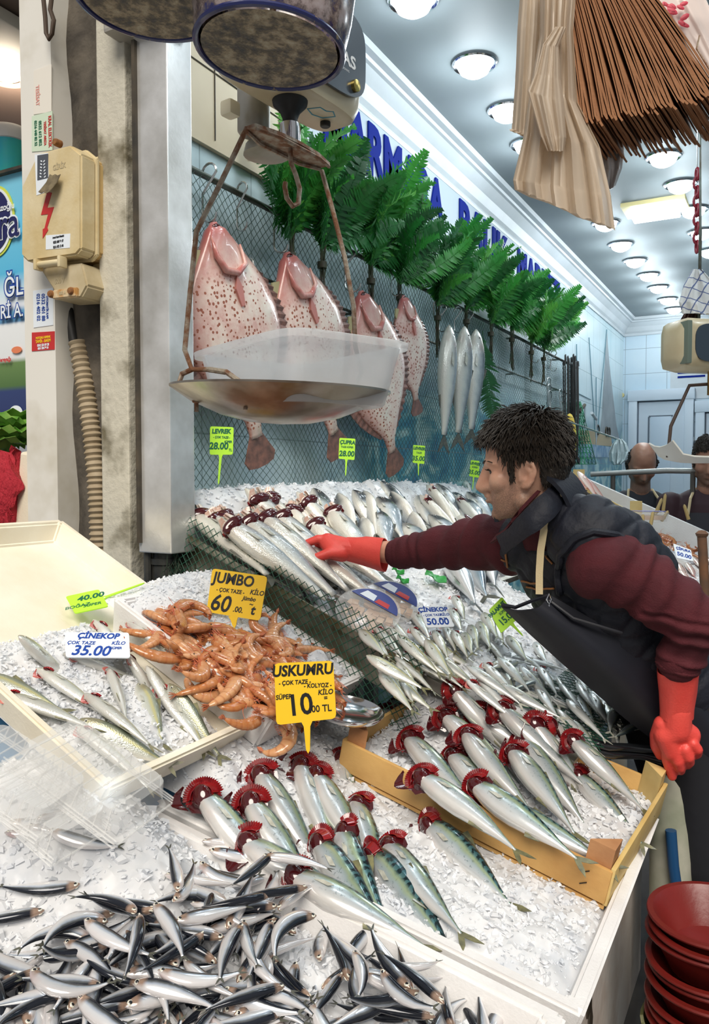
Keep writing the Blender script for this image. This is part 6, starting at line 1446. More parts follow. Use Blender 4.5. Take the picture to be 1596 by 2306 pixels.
# armhole edging, zip, piping, pocket seams: run over the vest surface
from mathutils.bvhtree import BVHTree
dg = bpy.context.evaluated_depsgraph_get(); dg.update()
def on_mesh(o, px_, py_, off=.003):
    bv = getattr(on_mesh, 'c', {}).get(o.name)
    if bv is None:
        bv = BVHTree.FromPolygons([v.co[:] for v in o.data.vertices], [tuple(p.vertices) for p in o.data.polygons]); d = getattr(on_mesh, 'c', {}); d[o.name] = bv; on_mesh.c = d
    h = bv.ray_cast(CO, ray(px_, py_).normalized()); return (h[0] + h[1] * off) if h[0] is not None else None
def path_on(o, pts, off=.003, sub=6):
    out = []
    for (a, b) in zip(pts[:-1], pts[1:]):
        for k in range(sub):
            t = k / sub; q = on_mesh(o, a[0] + (b[0] - a[0]) * t, a[1] + (b[1] - a[1]) * t, off)
            if q is not None: out.append(q)
    return out
def seam(name, m, polys, r, par, flat=.5, off=.003):
    mb = MB()
    for pl_ in polys:
        p = path_on(par, pl_, off)
        if len(p) > 2: mb.tube(p, r, 8)
    if mb.v: mb.build(name, m, par)
seam('armhole_edge', M_vest, [[(1262, 1335), (1256, 1290), (1262, 1250), (1290, 1215), (1335, 1198), (1385, 1204), (1430, 1232), (1462, 1268)]], .009, vest)
seam('zip', M_piping, [[(1136, 1218), (1140, 1250), (1146, 1290), (1158, 1325), (1174, 1345)]], .0028, vest)
seam('pocket_piping', M_piping, [[(1224, 1238), (1232, 1256), (1248, 1272)], [(1176, 1308), (1200, 1314), (1222, 1312)], [(1186, 1320), (1210, 1326), (1256, 1324)], [(1122, 1256), (1142, 1264)], [(1101, 1182), (1122, 1190)], [(1200, 1212), (1210, 1220)]], .0026, vest)
def strap_path(pts, r0, r1):
    out = []
    for k in range(40):
        t = k / 39 * (len(pts) - 1); a = min(int(t), len(pts) - 2); u = t - a; x = pts[a][0] * (1 - u) + pts[a + 1][0] * u; y = pts[a][1] * (1 - u) + pts[a + 1][1] * u
        h = on_mesh(vest, x, y, .004); f = r0 + (r1 - r0) * k / 39
        if h is not None: f = min(f, (h - CO).dot(FWD))
        out.append((x, y, f))
    F = [sum(out[j][2] for j in range(max(0, i - 3), min(40, i + 4))) / len(range(max(0, i - 3), min(40, i + 4))) for i in range(40)]
    return [at(o_[0], o_[1], min(F[i], o_[2])) for i, o_ in enumerate(out)]
st = strap_path([(1258, 1112), (1240, 1150), (1225, 1190), (1217, 1240), (1214, 1290), (1214, 1338)], 1.90, 1.925)
if len(st) > 3:
    sdv = [Vector(q) for q in st]; P = []
    for i, q in enumerate(sdv):
        d = (sdv[min(i + 1, len(sdv) - 1)] - sdv[max(i - 1, 0)]).normalized(); w = (d.cross(ray(1220, 1230)).normalized()) * .0085; P.append([q - w, q, q + w])
    mb = MB(); mb.sheet(P, -.0025); mb.build('apron_strap', M_strap, man, angle=60)
# apron: bib hanging forward, skirt over the hips
Lb = [(1132, 1366, 2.00), (1190, 1422, 2.00), (1262, 1488, 2.00), (1345, 1562, 2.02), (1410, 1618, 2.03), (1468, 1662, 2.05), (1500, 1712, 2.09), (1520, 1800, 2.14), (1545, 1920, 2.16), (1572, 2080, 2.18)]
Rb = [(1240, 1342, 1.93), (1330, 1392, 1.93), (1420, 1440, 1.95), (1500, 1480, 1.97), (1570, 1530, 2.0), (1630, 1600, 2.02), (1670, 1690, 2.05), (1690, 1800, 2.10), (1700, 1920, 2.12), (1710, 2080, 2.14)]
P = []
for a, b in zip(Lb, Rb):
    A, B = at(*a), at(*b); row = []
    for j in range(13):
        u = j / 12; q = A.lerp(B, u) - FH * (.045 * math.sin(PI * u)) + Vector((0, 0, -.012 * math.sin(PI * u))) + FH * (.006 * math.sin(u * 13 + a[1] * .02)); row.append(q)
    P.append(row)
mb = MB(); mb.sheet(P, -.004); ap = mb.build('apron', M_apron, man, angle=70)
mb = MB(); mb.tube([at(1130, 1362, 1.995), at(1160, 1368, 1.97), at(1200, 1352, 1.94), at(1238, 1340, 1.925)], .005, 6); mb.tube([at(1236, 1352, 1.922), at(1290, 1392, 1.90), at(1400, 1425, 1.90)], .0045, 6); mb.build('apron_hem', M_apron, ap)
mb = MB(); c = at(1236, 1350, 1.915)
mb.tube([c + UPV * .014, c + RGT * .006, c - UPV * .012, c - RGT * .006], .0022, 6, closed=True); mb.tube([c - UPV * .012, c - UPV * .03], .002, 6); mb.build('buckle', M_chrome, ap)
# trousers and shoes
mb = MB(); loft(mb, torso_path(1.0, -.13, .25))
for h, kn, ft in ((hipL, kneeL, footL), (hipR, kneeR, footR)): chain(mb, [(h, .098), (kn, .072), (ft + Vector((0, 0, .08)), .058)], 16)
mesh_obj('trousers', remesh(mb, .009, 4), M_trous, man)
mb = MB()
for ft in (footL, footR): mb.box(ft + Vector((-.06, 0, .055)), (.27, .11, .11), bev=.04)
mb.build('shoe', M_black, man)
# gloves -------------------------------------------------------------
def glove(name, cuff, palm, fingers, thumb, parent, open_end=None):
    mb = MB()
    chain(mb, palm, 16)
    for f in fingers: chain(mb, f, 12)
    chain(mb, thumb, 12)
    me = remesh(mb, .0030, 4, .5); g = mesh_obj(name, me, M_glove, parent)
    c = MB(); P = []
    for (p, q, a, b) in cuff: P.append((p, q, a, b))
    rows = []
    for i, (p, d, a, b) in enumerate(P):
        n_ = 28; dv = Vector(d).normalized(); s = dv.cross(FH).normalized(); w = s.cross(dv).normalized()
        rows.append([p + s * (a * math.cos(2 * PI * j / n_)) + w * (b * math.sin(2 * PI * j / n_)) + s * (.002 * math.sin(5 * 2 * PI * j / n_ + i)) for j in range(n_)] )
    for r_ in rows: r_.append(r_[0])
    c.sheet(rows, .0018); c.build('glove_cuff', M_glove, g, angle=60); return g
def pxl(*a): return [(at(x, y, f), r) for x, y, f, r in a]
# right hand, reaching over the sea bass
dR = (at(700, 1236, 2.53) - at(868, 1242, 2.44))
glove('rubber_glove', [(at(866, 1250, 2.445), dR, .052, .046), (at(852, 1248, 2.452), dR, .050, .044), (at(825, 1242, 2.466), dR, .045, .040), (at(800, 1239, 2.48), dR, .039, .034), (at(780, 1236, 2.49), dR, .037, .028)],
      pxl((800, 1238, 2.48, .034), (775, 1234, 2.49, .034), (752, 1228, 2.50, .033), (738, 1221, 2.505, .029)) + pxl((752, 1240, 2.48, .030), (770, 1244, 2.48, .030)),
      [pxl((742, 1216, 2.50, .0165), (716, 1214, 2.50, .0140), (690, 1224, 2.505, .0125), (669, 1235, 2.51, .0110)), pxl((734, 1224, 2.525, .0155), (712, 1228, 2.535, .0135), (704, 1243, 2.53, .0120), (707, 1256, 2.52, .0110)), pxl((738, 1230, 2.545, .0150), (719, 1238, 2.555, .0130), (713, 1252, 2.545, .0115), (717, 1263, 2.535, .0105)), pxl((746, 1236, 2.56, .0135), (730, 1246, 2.565, .0115), (727, 1256, 2.555, .0105), (731, 1263, 2.55, .0095))],
      pxl((768, 1246, 2.47, .022), (742, 1246, 2.455, .0175), (718, 1254, 2.45, .0145), (698, 1260, 2.45, .0125)), man)
# left hand, hanging at the crate
dL = (at(1518, 1640, 1.925) - at(1528, 1505, 1.88))
glove('rubber_glove', [(at(1526, 1510, 1.885), dL, .049, .044), (at(1526, 1525, 1.89), dL, .047, .042), (at(1526, 1560, 1.90), dL, .042, .037), (at(1524, 1595, 1.91), dL, .038, .032), (at(1523, 1615, 1.915), dL, .038, .028)],
      pxl((1524, 1598, 1.91, .034), (1522, 1640, 1.92, .036)) + pxl((1500, 1655, 1.925, .030), (1512, 1690, 1.93, .026), (1545, 1680, 1.93, .026), (1552, 1655, 1.925, .026), (1522, 1640, 1.92, .034)),
      [pxl((1500, 1688, 1.93, .0155), (1503, 1712, 1.94, .0145), (1510, 1735, 1.95, .0130), (1513, 1748, 1.955, .0115)), pxl((1520, 1692, 1.92, .0155), (1526, 1714, 1.92, .0145), (1530, 1728, 1.93, .0130), (1532, 1735, 1.95, .0115)), pxl((1542, 1688, 1.91, .0150), (1550, 1705, 1.91, .0138), (1552, 1716, 1.93, .0125), (1548, 1722, 1.95, .0110)), pxl((1560, 1675, 1.905, .0135), (1571, 1688, 1.905, .0120), (1570, 1698, 1.93, .0110), (1563, 1702, 1.945, .0100))],
      pxl((1490, 1630, 1.925, .0200), (1478, 1655, 1.945, .0165), (1477, 1680, 1.96, .0145), (1486, 1700, 1.97, .0125)), man)

# ---------------- two men in the background
def background_man(name_label, hc, face, bald, extra):
    up = (ZV + face * .25).normalized(); l = up.cross(face).normalized(); u2 = face.cross(l)
    M = Matrix(((face.x, l.x, u2.x, hc.x), (face.y, l.y, u2.y, hc.y), (face.z, l.z, u2.z, hc.z), (0, 0, 0, 1)))
    fh = Vector((face.x, face.y, 0)).normalized(); lh = ZV.cross(fh); nb_ = hc - ZV * .17 - fh * .05; pel_ = Vector((nb_.x, nb_.y, .95)) - fh * .06
    mb = MB(); head_solid(mb, M); chain(mb, [(M @ Vector((-.02, 0, -.06)), .058), (nb_, .062)], 14)
    h = nb_.z - pel_.z
    def tp(k): return [(pel_ + ZV * (h * t) + fh * .02, lh, fh, a * k, b * k) for t, a, b in ((-.1, .17, .12), (.2, .17, .12), (.55, .19, .125), (.8, .19, .11), (.92, .15, .09), (1, .09, .075))]
    loft(mb, tp(.92)); arms = []
    for s in (1, -1):
        S_ = nb_ - ZV * .09 + lh * (.20 * s); E_ = S_ - ZV * .27 + lh * (.03 * s) + fh * .03; W2 = E_ + fh * .22 - lh * (.10 * s) + ZV * -.02; arms.append((S_, E_, W2)); chain(mb, [(S_, .05), (E_, .042), (W2, .032), (W2 + fh * .07 - lh * .02 * s, .034)], 12)
        for q in range(4): chain(mb, [(W2 + fh * .09 + ZV * (.02 - .014 * q), .011), (W2 + fh * .14 + ZV * (.012 - .014 * q), .010), (W2 + fh * .155 - ZV * (.012 + .012 * q), .009)], 8)
        chain(mb, [(W2 + fh * .06 + ZV * .02, .013), (W2 + fh * .11 + ZV * .035, .010)], 8)
        chain(mb, [(pel_ + lh * .09 * s, .085), (Vector((pel_.x, pel_.y, .5)) + lh * .09 * s, .06), (Vector((pel_.x, pel_.y, .1)) + lh * .1 * s, .045)], 12); mb.box(Vector((pel_.x, pel_.y, .05)) + lh * .1 * s + fh * .04, (.10, .10, .10), bev=.03)
    me = remesh(mb, .0065, 3); L, near = sculpt_head(me, M); o = mesh_obj('person', me, M_skin2); tag(o, name_label, 'person')
    rs_ = np.random.RandomState(5)
    if bald:
        ln_ = lambda L: (L[:, 2] > -.06 + np.clip(-L[:, 0], 0, 1) * -.3) & (L[:, 2] < .052) & (L[:, 0] < .01) & (np.abs(L[:, 1]) < .10) & (L[:, 2] > -.09) & (L[:, 0] > -.15)
        hair(me, M, L, o, 900, lambda p: .012, mat('short_grey_hair', (.03, .025, .022), .6), ln_, rs_, cap=.002, thick=.0016)
    else: hair(me, M, L, o, 1600, lambda p: .016, M_hair, line, rs_, cap=.005, flow=flow)
    mb = MB()
    for s in (1, -1):
        chain(mb, [(M @ Vector((.096, .012 * s, .010)), .004), (M @ Vector((.086, .048 * s, .014)), .004)], 6)
    mb.build('eyebrow', M_hair, o)
    mb = MB(); loft(mb, tp(1.06))
    for (S_, E_, W2) in arms: chain(mb, [(S_, .075), (E_, .062), (W2, .048)], 14)
    mesh_obj('jacket', remesh(mb, .010, 4), mat('dark_jacket', (.012, .013, .022), .7) if bald else mat('dark_maroon_top', (.035, .010, .016), .7), o)
    mb = MB(); mb.sheet([[pel_ + fh * (.152 + .02 * math.sin(PI * t)) + lh * (w * (.15 if t < .6 else .11)) + ZV * (h * (t - .5)) for w in (-1, -.5, 0, .5, 1)] for t in (0, .3, .6, .9, 1.2)], .006); mb.build('apron', M_apron, o, angle=70)
    mb = MB()
    for s in (1, -1): mb = MB(); mb.tube([pel_ + fh * .165 + lh * .10 * s + ZV * h * .68, pel_ + fh * .15 + lh * .09 * s + ZV * h * .88, nb_ + lh * .07 * s + ZV * .005], .008, 6); mb.build('apron_strap', M_strap, o)
    mb = MB()
    for ft in (1, -1):
        chain(mb, [(pel_ + lh * .09 * ft, .10), (Vector((pel_.x, pel_.y, .5)) + lh * .09 * ft, .075), (Vector((pel_.x, pel_.y, .1)) + lh * .1 * ft, .06)], 12)
    mesh_obj('trousers', remesh(mb, .014, 3), M_trous, o)
    for ft in (1, -1): MB().box(Vector((pel_.x, pel_.y, .055)) + lh * .1 * ft + fh * .05, (.13, .15, .11), bev=.035).build('shoe', M_black, o)
    if extra:
        mb = MB()
        for (S_, E_, W2) in arms: chain(mb, [(W2 - fh * .03, .046), (W2 + fh * .09, .05), (W2 + fh * .15, .035)], 14)
        mesh_obj('rubber_glove', remesh(mb, .007, 3), M_glove, o)
    return o
background_man('bald man in a dark jacket looking down in front of the pale door', at(1446, 1042, 4.9), (-FH * .80 - RGT * .12 - ZV * .58).normalized(), True, False)
background_man('man with short dark hair cut off by the right edge, head bowed, red gloves', at(1596, 1032, 4.4), (-FH * .86 - RGT * .38 - ZV * .30).normalized(), False, True)
# ================================================================== PRICE TAGS
M_ylw = mat('yellow_card', (.90, .56, .015), .4); M_neon = mat('neon_green_card', (.50, .92, .05), .45); M_wcard = mat('white_card', (.80, .86, .92), .3)
M_ink = mat('black_ink', (.008, .008, .010), .4); M_inkb = mat('blue_ink', (.012, .06, .34), .4); M_inkg = mat('green_ink', (.01, .14, .07), .4)
def price_tag(quad, fws, m, ink, lines, label, stake=None, group='handwritten price tags', th=.003):
    c = [at(q[0], q[1], f) for q, f in zip(quad, fws)]          # tl tr br bl
    ctr = (c[0] + c[1] + c[2] + c[3]) / 4; ex = ((c[1] - c[0]) + (c[2] - c[3])) / 2; ey = ((c[0] - c[3]) + (c[1] - c[2])) / 2
    M = basis(ctr, ex, ey); w, h = ex.length, M.to_3x3().transposed() @ ey; h = h.y
    inv = M.inverted(); q2 = [inv @ p for p in c]; mb = MB(); N = []
    for i in range(4):       # rounded corners
        a = Vector(q2[i].xy); p, n_ = Vector(q2[i - 1].xy), Vector(q2[(i + 1) % 4].xy); r = min(w, h) * .07
        d1 = (p - a).normalized() * r; d2 = (n_ - a).normalized() * r; N += [a + d1, a + (d1 + d2) * .28, a + d2]
    mb.prism([(v.x, v.y) for v in N][::-1], th, z0=-th)
    o = mb.build('price_tag', m, smooth=False); o.matrix_world = M
    tx = MB()
    for (s, x, y, size, sh) in lines: put_text(tx, s, size * h, Matrix.Translation((x * w, y * h, .0008)) @ Matrix.Rotation(R(random.uniform(-2, 2)), 4, 'Z'), shear=sh, bold=(.0011 if size > .2 else .0004) * min(1, h / .09), sx=.90)
    t = tx.build('lettering', ink, o, smooth=False)
    if stake:
        p = inv @ at(*stake); d = Vector((p.x, p.y + h / 2)); sw = w * .055; b = Vector((max(-w * .3, min(w * .3, p.x * .3)), -h / 2 + .002)) if p.y < -h * .2 else Vector((w / 2 - .002, 0)); e = Vector((p.x, p.y)); dd = (e - b).normalized(); nn = Vector((-dd.y, dd.x)) * sw
        st_ = MB().prism([tuple(b + nn * 1.8), tuple(b - nn * 1.8), tuple(b + dd * .012 - nn), tuple(e - nn * .6), tuple(e + dd * .008), tuple(e + nn * .6), tuple(b + dd * .012 + nn)], th, z0=-th * 1.02)
        st_.build('stake', m, o, smooth=False)
    return tag(o, label, 'price tag', group)
price_tag([(478, 1280), (602, 1298), (585, 1398), (465, 1378)], [2.16, 2.14, 2.12, 2.14], M_ylw, M_ink, [('JUMBO', -.10, .31, .34, .1), ('- ÇOK TAZE -', -.12, .05, .12, .1), ('KİLO', .36, .10, .15, .25), ('Jümbo', .24, -.06, .13, .3), ('60', -.26, -.27, .52, .15), ('.00.', .08, -.34, .18, .1), ('t', .34, -.30, .30, .2), ('~', .30, -.17, .16, 0)], 'yellow handwritten price tag reading JUMBO 60.00 above the prawns', (526, 1408, 2.12))
price_tag([(617, 1494), (750, 1488), (757, 1618), (622, 1633)], [1.72, 1.72, 1.71, 1.71], M_ylw, M_ink, [('USKUMRU', -.02, .36, .25, .15), ('- ÇOK TAZE -', -.16, .17, .10, .1), ('- KOLYOZ -', .22, .09, .10, .1), ('SÜPER', -.36, -.06, .11, .1), ('KİLO', .34, -.03, .12, .2), ('=', .34, -.13, .12, .0), ('10', -.10, -.22, .50, .0), ('.00 TL', .24, -.30, .16, .0)], 'yellow handwritten price tag reading USKUMRU 10.00 standing among the mackerel', (693, 1690, 1.70))
price_tag([(146, 1424), (290, 1424), (293, 1482), (148, 1479)], [1.84, 1.86, 1.80, 1.78], M_wcard, M_inkb, [('ÇİNEKOP', -.02, .34, .30, .15), ('ÇOK TAZE', -.26, .06, .18, .1), ('KİLO', .32, .06, .18, .2), ('SÜPER', .30, -.14, .13, .1), ('35.00', -.08, -.26, .54, .15)], 'white card with blue handwriting reading 35.00 in the cream tray', None)
price_tag([(148, 1344), (222, 1326), (244, 1366), (168, 1380)], [2.06, 2.08, 2.00, 1.98], M_neon, M_inkg, [('40.00', .12, .18, .34, .1), ('BOĞAZ', -.28, -.18, .2, .1), ('SÜPER', .16, -.25, .18, .1)], 'neon green tag with pointed stake lying in the cream tray', (322, 1330, 2.10))
price_tag([(473, 960), (526, 962), (524, 1024), (472, 1024)], [2.62] * 4, M_neon, M_inkg, [('LEVREK', -.02, .33, .22, .1), ('- ÇOK TAZE -', 0, .12, .11, .1), ('28.00', -.12, -.2, .34, .1), ('SÜPER', .28, -.04, .11, .1), ('TL', .38, -.33, .12, .1)], 'neon green LEVREK 28.00 tag nearest the steel column', (492, 1086, 2.62))
price_tag([(764, 986), (800, 988), (798, 1036), (762, 1033)], [3.1] * 4, M_neon, M_inkg, [('ÇUPRA', 0, .3, .25, .1), ('TAZE SÜPER', 0, .08, .12, .1), ('28.00', 0, -.24, .36, .1)], 'neon green 28.00 tag standing over the sea bream', (778, 1068, 3.1))
price_tag([(930, 1002), (957, 1004), (955, 1045), (929, 1042)], [3.75] * 4, M_neon, M_inkg, [('LEVREK', 0, .32, .22, .1), ('TAZE', 0, .08, .14, .1), ('35.00', 0, -.24, .36, .1)], 'neon green LEVREK 35.00 tag on the wall display left of the man', (942, 1068, 3.75))
price_tag([(1060, 1036), (1079, 1038), (1078, 1076), (1056, 1072)], [4.3] * 4, M_neon, M_inkg, [('LEVREK', 0, .3, .22, .1), ('SÜPER', 0, .08, .14, .1), ('35.00', 0, -.24, .36, .1)], 'neon green tag just in front of the nose of the man with dark hair', (1064, 1100, 4.3))
price_tag([(942, 1364), (1002, 1366), (1024, 1410), (960, 1414)], [2.36, 2.38, 2.32, 2.30], M_wcard, M_inkb, [('ÇİNEKOP', -.05, .32, .28, .1), ('- ÇOK TAZE -', -.1, .06, .14, .1), ('KİLO', .33, .08, .16, .1), ('OLTA', .22, -.12, .14, .1), ('50.00', -.02, -.26, .42, .1)], 'white card with blue handwriting reading 50.00 on the wall display', None)
price_tag([(1100, 1374), (1130, 1344), (1166, 1392), (1128, 1426)], [2.22, 2.24, 2.20, 2.18], M_neon, M_inkg, [('PALAMUT', 0, .28, .22, .1), ('SÜPER', .1, .06, .14, .1), ('15.00', 0, -.22, .38, .1)], 'tilted neon green tag reading 15.00 beside the bonito', (1172, 1434, 2.19))
price_tag([(1517, 1222), (1554, 1240), (1562, 1262), (1522, 1258)], [3.1, 3.1, 3.05, 3.05], M_wcard, M_inkb, [('ÇİPURA', 0, .25, .26, .1), ('50.00', 0, -.2, .42, .1)], 'white card with blue 50.00 beside the pink fish at the right edge', None)
price_tag([(1438, 1182), (1462, 1178), (1464, 1196), (1444, 1200)], [3.5] * 4, M_wcard, M_inkb, [('SÜPER', 0, 0, .4, .1)], 'small tilted white card on the island display behind the shoulder', None)

# ================================================================== PRAWNS
m, nt, p = nodes_of('prawn_shell'); uvn = nt.nodes.new('ShaderNodeUVMap').outputs[0]; sp = nt.nodes.new('ShaderNodeSeparateXYZ'); lnk(nt, uvn, sp.inputs[0]); v = coords(nt); ir = nt.nodes.new('ShaderNodeObjectInfo').outputs['Random']
bands = ramp(nt, [(0, (1, 1, 1)), (.22, (0, 0, 0)), (.8, (.0, .0, .0)), (1, (1, 1, 1))], mth(nt, 'FRACT', mth(nt, 'MULTIPLY', sp.outputs[0], 9))).outputs[0]
c = ramp(nt, [(0, (.42, .15, .045)), (.5, (.56, .23, .085)), (1, (.62, .32, .15))], ir).outputs[0]
c = mixc(nt, mth(nt, 'MULTIPLY', bands, .55), c, (.38, .11, .035)); c = mixc(nt, mth(nt, 'MULTIPLY', ramp(nt, [(.5, (0, 0, 0)), (.7, (1, 1, 1))], noise_n(nt, v, 50, 3)).outputs[0], .4), c, (.68, .42, .25))
c = mixc(nt, ramp(nt, [(.0, (.6, .6, .6)), (.25, (0, 0, 0))], sp.outputs[0]).outputs[0], c, (.42, .10, .03))
lnk(nt, c, p.inputs['Base Color']); p.inputs['Roughness'].default_value = .22; p.inputs['Coat Weight'].default_value = .5; p.inputs['Subsurface Weight'].default_value = .15; p.inputs['Subsurface Radius'].default_value = (.01, .004, .002)
M_prawn = m; M_feel = mat('prawn_feeler', (.55, .14, .06), .4); M_pfan = mat('prawn_fan', (.42, .12, .05), .35, coat=.4)
def prawn(L, arc, seed):
    rs = random.Random(seed); mb = MB(); uv = []; n = 14; k = 55; P = [Vector((0, 0, 0))]; T = []; rows = []
    for i in range(k):
        u = i / (k - 1); a = -arc * max(0, u - .30) ** 1.1 * 1.5; d = Vector((math.cos(a), math.sin(a), 0)); T.append(d)
        if i: P.append(P[-1] + d * (L / (k - 1)))
    for i in range(k):
        u = i / (k - 1); w = np.interp(u, [0, .06, .18, .34, .55, .75, .92, 1], [.014, .058, .100, .108, .098, .078, .050, .024]) * L
        if u > .34: w *= 1 + .07 * (((u - .34) * 10) % 1.0 - .5)
        y = Vector((-T[i].y, T[i].x, 0))
        row = []
        for j in range(n):
            t = 2 * PI * j / n; row.append(len(mb.v)); mb.v.append(tuple(P[i] + y * (w * 1.15 * math.cos(t)) + Vector((0, 0, w * .82 * math.sin(t))))); uv.append((u, t / 2 / PI))
        rows.append(row)
    for a, b in zip(rows[:-1], rows[1:]):
        for j in range(n): mb.f.append((a[j], a[(j + 1) % n], b[(j + 1) % n], b[j])); mb.m.append(0)
    mb.f += [tuple(rows[0][::-1]), tuple(rows[-1])]; mb.m += [0, 0]
    root = mb.build('prawn', M_prawn, angle=60, uv=uv)
    e, d = P[-1], T[-1]; y = Vector((-d.y, d.x, 0)); mb = MB()
    for q in (-.5, -.2, .2, .5): 
        dd = (d + Vector((0, 0, q)) ).normalized(); mb.prism([(0, -.012 * L), (.07 * L, -.030 * L), (.13 * L, 0), (.07 * L, .030 * L), (0, .012 * L)], .0014, basis(e - d * .01 * L, dd, y))
    mb.build('tail_fan', M_pfan, root, smooth=False)
    mb = MB()
    for s in (1, -1):
        pts = [Vector((.02 * L, .02 * L, .012 * L * s))]; h = rs.uniform(-.5, .9)
        for q in range(6): pts.append(pts[-1] + Vector((-math.cos(h + q * .25 * s), math.sin(h + q * .25 * s) * .9, .10 * s)) * .07 * L)
        mb.tube(pts, [.0009] * 4 + [.0005] * 3, 4)
    mb.tube([(.05 * L, .055 * L, 0), (-.06 * L, .065 * L, 0), (-.13 * L, .085 * L, 0)], [.005 * L * 2, .008 * L, .001], 5); mb.build('feelers', M_feel, root)
    mb = MB()
    for q in range(5):
        for s in (1, -1):
            b = Vector(((.12 + .05 * q) * L, -.06 * L, .035 * L * s)); mb.tube([b, b + Vector((-.03 * L, -.07 * L, .02 * L * s)), b + Vector((-.09 * L, -.10 * L, .015 * L * s))], [.006 * L, .005 * L, .002 * L], 4)
    mb.build('legs', M_feel, root)
    mb = MB()
    for s in (1, -1): mb.ball((.035 * L, .025 * L, .045 * L * s), .014 * L, 8, 6)
    mb.build('eye', M_black, root); root['_L'] = L; return root
PPR = [prawn(.14, a, i) for i, a in enumerate((1.6, 2.6, 3.4, .9))]
rs = random.Random(9)
PREG = [(345, 1430), (388, 1352), (430, 1395), (520, 1425), (600, 1415), (650, 1440), (705, 1490), (700, 1525), (640, 1550), (640, 1640), (590, 1620), (480, 1545), (410, 1500)]
k = 0
for (x, y, a) in ((392, 1375, 1.9), (400, 1420, 2.4), (470, 1470, .4), (500, 1435, 1.0), (620, 1500, 3.6), (560, 1545, .2), (500, 1545, 2.0), (640, 1470, 2.8), (440, 1480, 3.2), (585, 1435, .9)):
    H = ice_hit(x, y, I_P, ST, .030); d = Vector((math.cos(a), math.sin(a), 0)); d = (d - ST.n * ST.n.dot(d)).normalized()
    place(PPR, H, d, ST.n.cross(d).cross(-d) * -1 if False else ST.n, rs.uniform(-25, 25), 1.05, label='big orange brown prawn on ice in the heap below the JUMBO tag', cat='prawn', group='prawns heaped below the JUMBO tag')
while k < 78:
    x, y = rs.uniform(340, 710), rs.uniform(1345, 1645)
    if not in_poly(x, y, PREG): continue
    k += 1; H = ice_hit(x, y, I_P, ST, .006 + .024 * k / 78); a = rs.uniform(0, 2 * PI); d = Vector((math.cos(a), math.sin(a), 0)); d = (d - ST.n * ST.n.dot(d)).normalized()
    place(PPR, H, d, ST.n, rs.uniform(-50, 50), rs.uniform(.82, 1.08), label='big orange brown prawn on ice in the heap below the JUMBO tag', cat='prawn', group='prawns heaped below the JUMBO tag')
for x, y, fw in ((770, 1555, 1.98), (760, 1590, 1.95), (660, 1650, 1.9)):
    place(PPR, at(x, y, fw), (-.6, .3, .2), ST.n, 10, .9, label='orange prawn beside the steel dish behind the USKUMRU tag', cat='prawn', group='prawns beside the steel dish')

# ================================================================== DISHES, TUBS, LEAVES
M_clear = None
m, nt, p = nodes_of('clear_plastic'); p.inputs['Base Color'].default_value = (.9, .9, .88, 1); p.inputs['Roughness'].default_value = .08
tb = nt.nodes.new('ShaderNodeBsdfTransparent'); mx = nt.nodes.new('ShaderNodeMixShader'); mx.inputs[0].default_value = .72; lnk(nt, p.outputs[0], mx.inputs[1]); lnk(nt, tb.outputs[0], mx.inputs[2]); lnk(nt, mx.outputs[0], nt.nodes['Material Output'].inputs[0]); M_clear = m
c = at(785, 1598, 1.95); mb = MB().lathe([(0, -.020), (.05, -.019), (.075, -.008), (.085, .004), (.088, .004), (.088, .001), (.078, -.012), (.052, -.023), (0, -.024)], 36, Matrix.Translation(c) @ Matrix.Rotation(R(10), 4, 'Y'), caps=False)
tag(mb.build('steel_dish', M_chrome, loc=c), 'shiny round steel dish behind the USKUMRU tag', 'dish')
M_salm = mat('fish_pieces', (.55, .30, .16), .4, var=(.70, .48, .30), vscale=30, coat=.3)
for k, (x, y, lab) in enumerate(((828, 1378, 'front one of two round clear tubs of fish pieces on the ice'), (876, 1358, 'rear one of two round clear tubs of fish pieces on the ice'))):
    c = ice_hit(x, y, I_U, SU, .03); M = basis(c, Vector((1, 0, SU.b)), (0, 1, 0)); t = empty('round_tub', (0, 0, 0), lab, 'tub', M=M @ Matrix.Rotation(R(26), 4, 'X'))
    MB().lathe([(0, -.026), (.078, -.026), (.088, .0), (.095, .004), (.095, .009), (.086, .010), (0, .012)], 36, caps=False).build('shell', M_clear, t)
    mb = MB()
    for i in range(7):
        for j in range(6):
            u, w = -.066 + .022 * i, -.06 + .024 * j
            if u * u + w * w < .068 ** 2: mb.box((u, w, -.014 + .003 * ((i * 3 + j) % 3)), (.020, .022, .014), Matrix.Rotation(.2 * ((i + j) % 3), 4, 'Z'), bev=.002)
    mb.build('fish_pieces', M_salm, t)
    lb = MB(); ar = [(-.085 * math.cos(q), .085 * math.sin(q)) for q in [R(20) + R(140) * i / 16 for i in range(17)]]; lb.prism(ar[::-1], .0012, z0=.0125); l = lb.build('label', mat('tub_label', (.03, .05, .25), .3), t, smooth=False)
    lb = MB(); lb.prism([(-.055, .035), (-.005, .035), (-.01, .06), (-.045, .062)], .0010, z0=.0140); lb.build('label_patch', M_wcard, l, smooth=False)
    lb = MB(); lb.prism([(-.002, .034), (.045, .034), (.04, .052), (.002, .052)], .0010, z0=.0140); lb.build('label_stripe', M_redpaint, l, smooth=False)
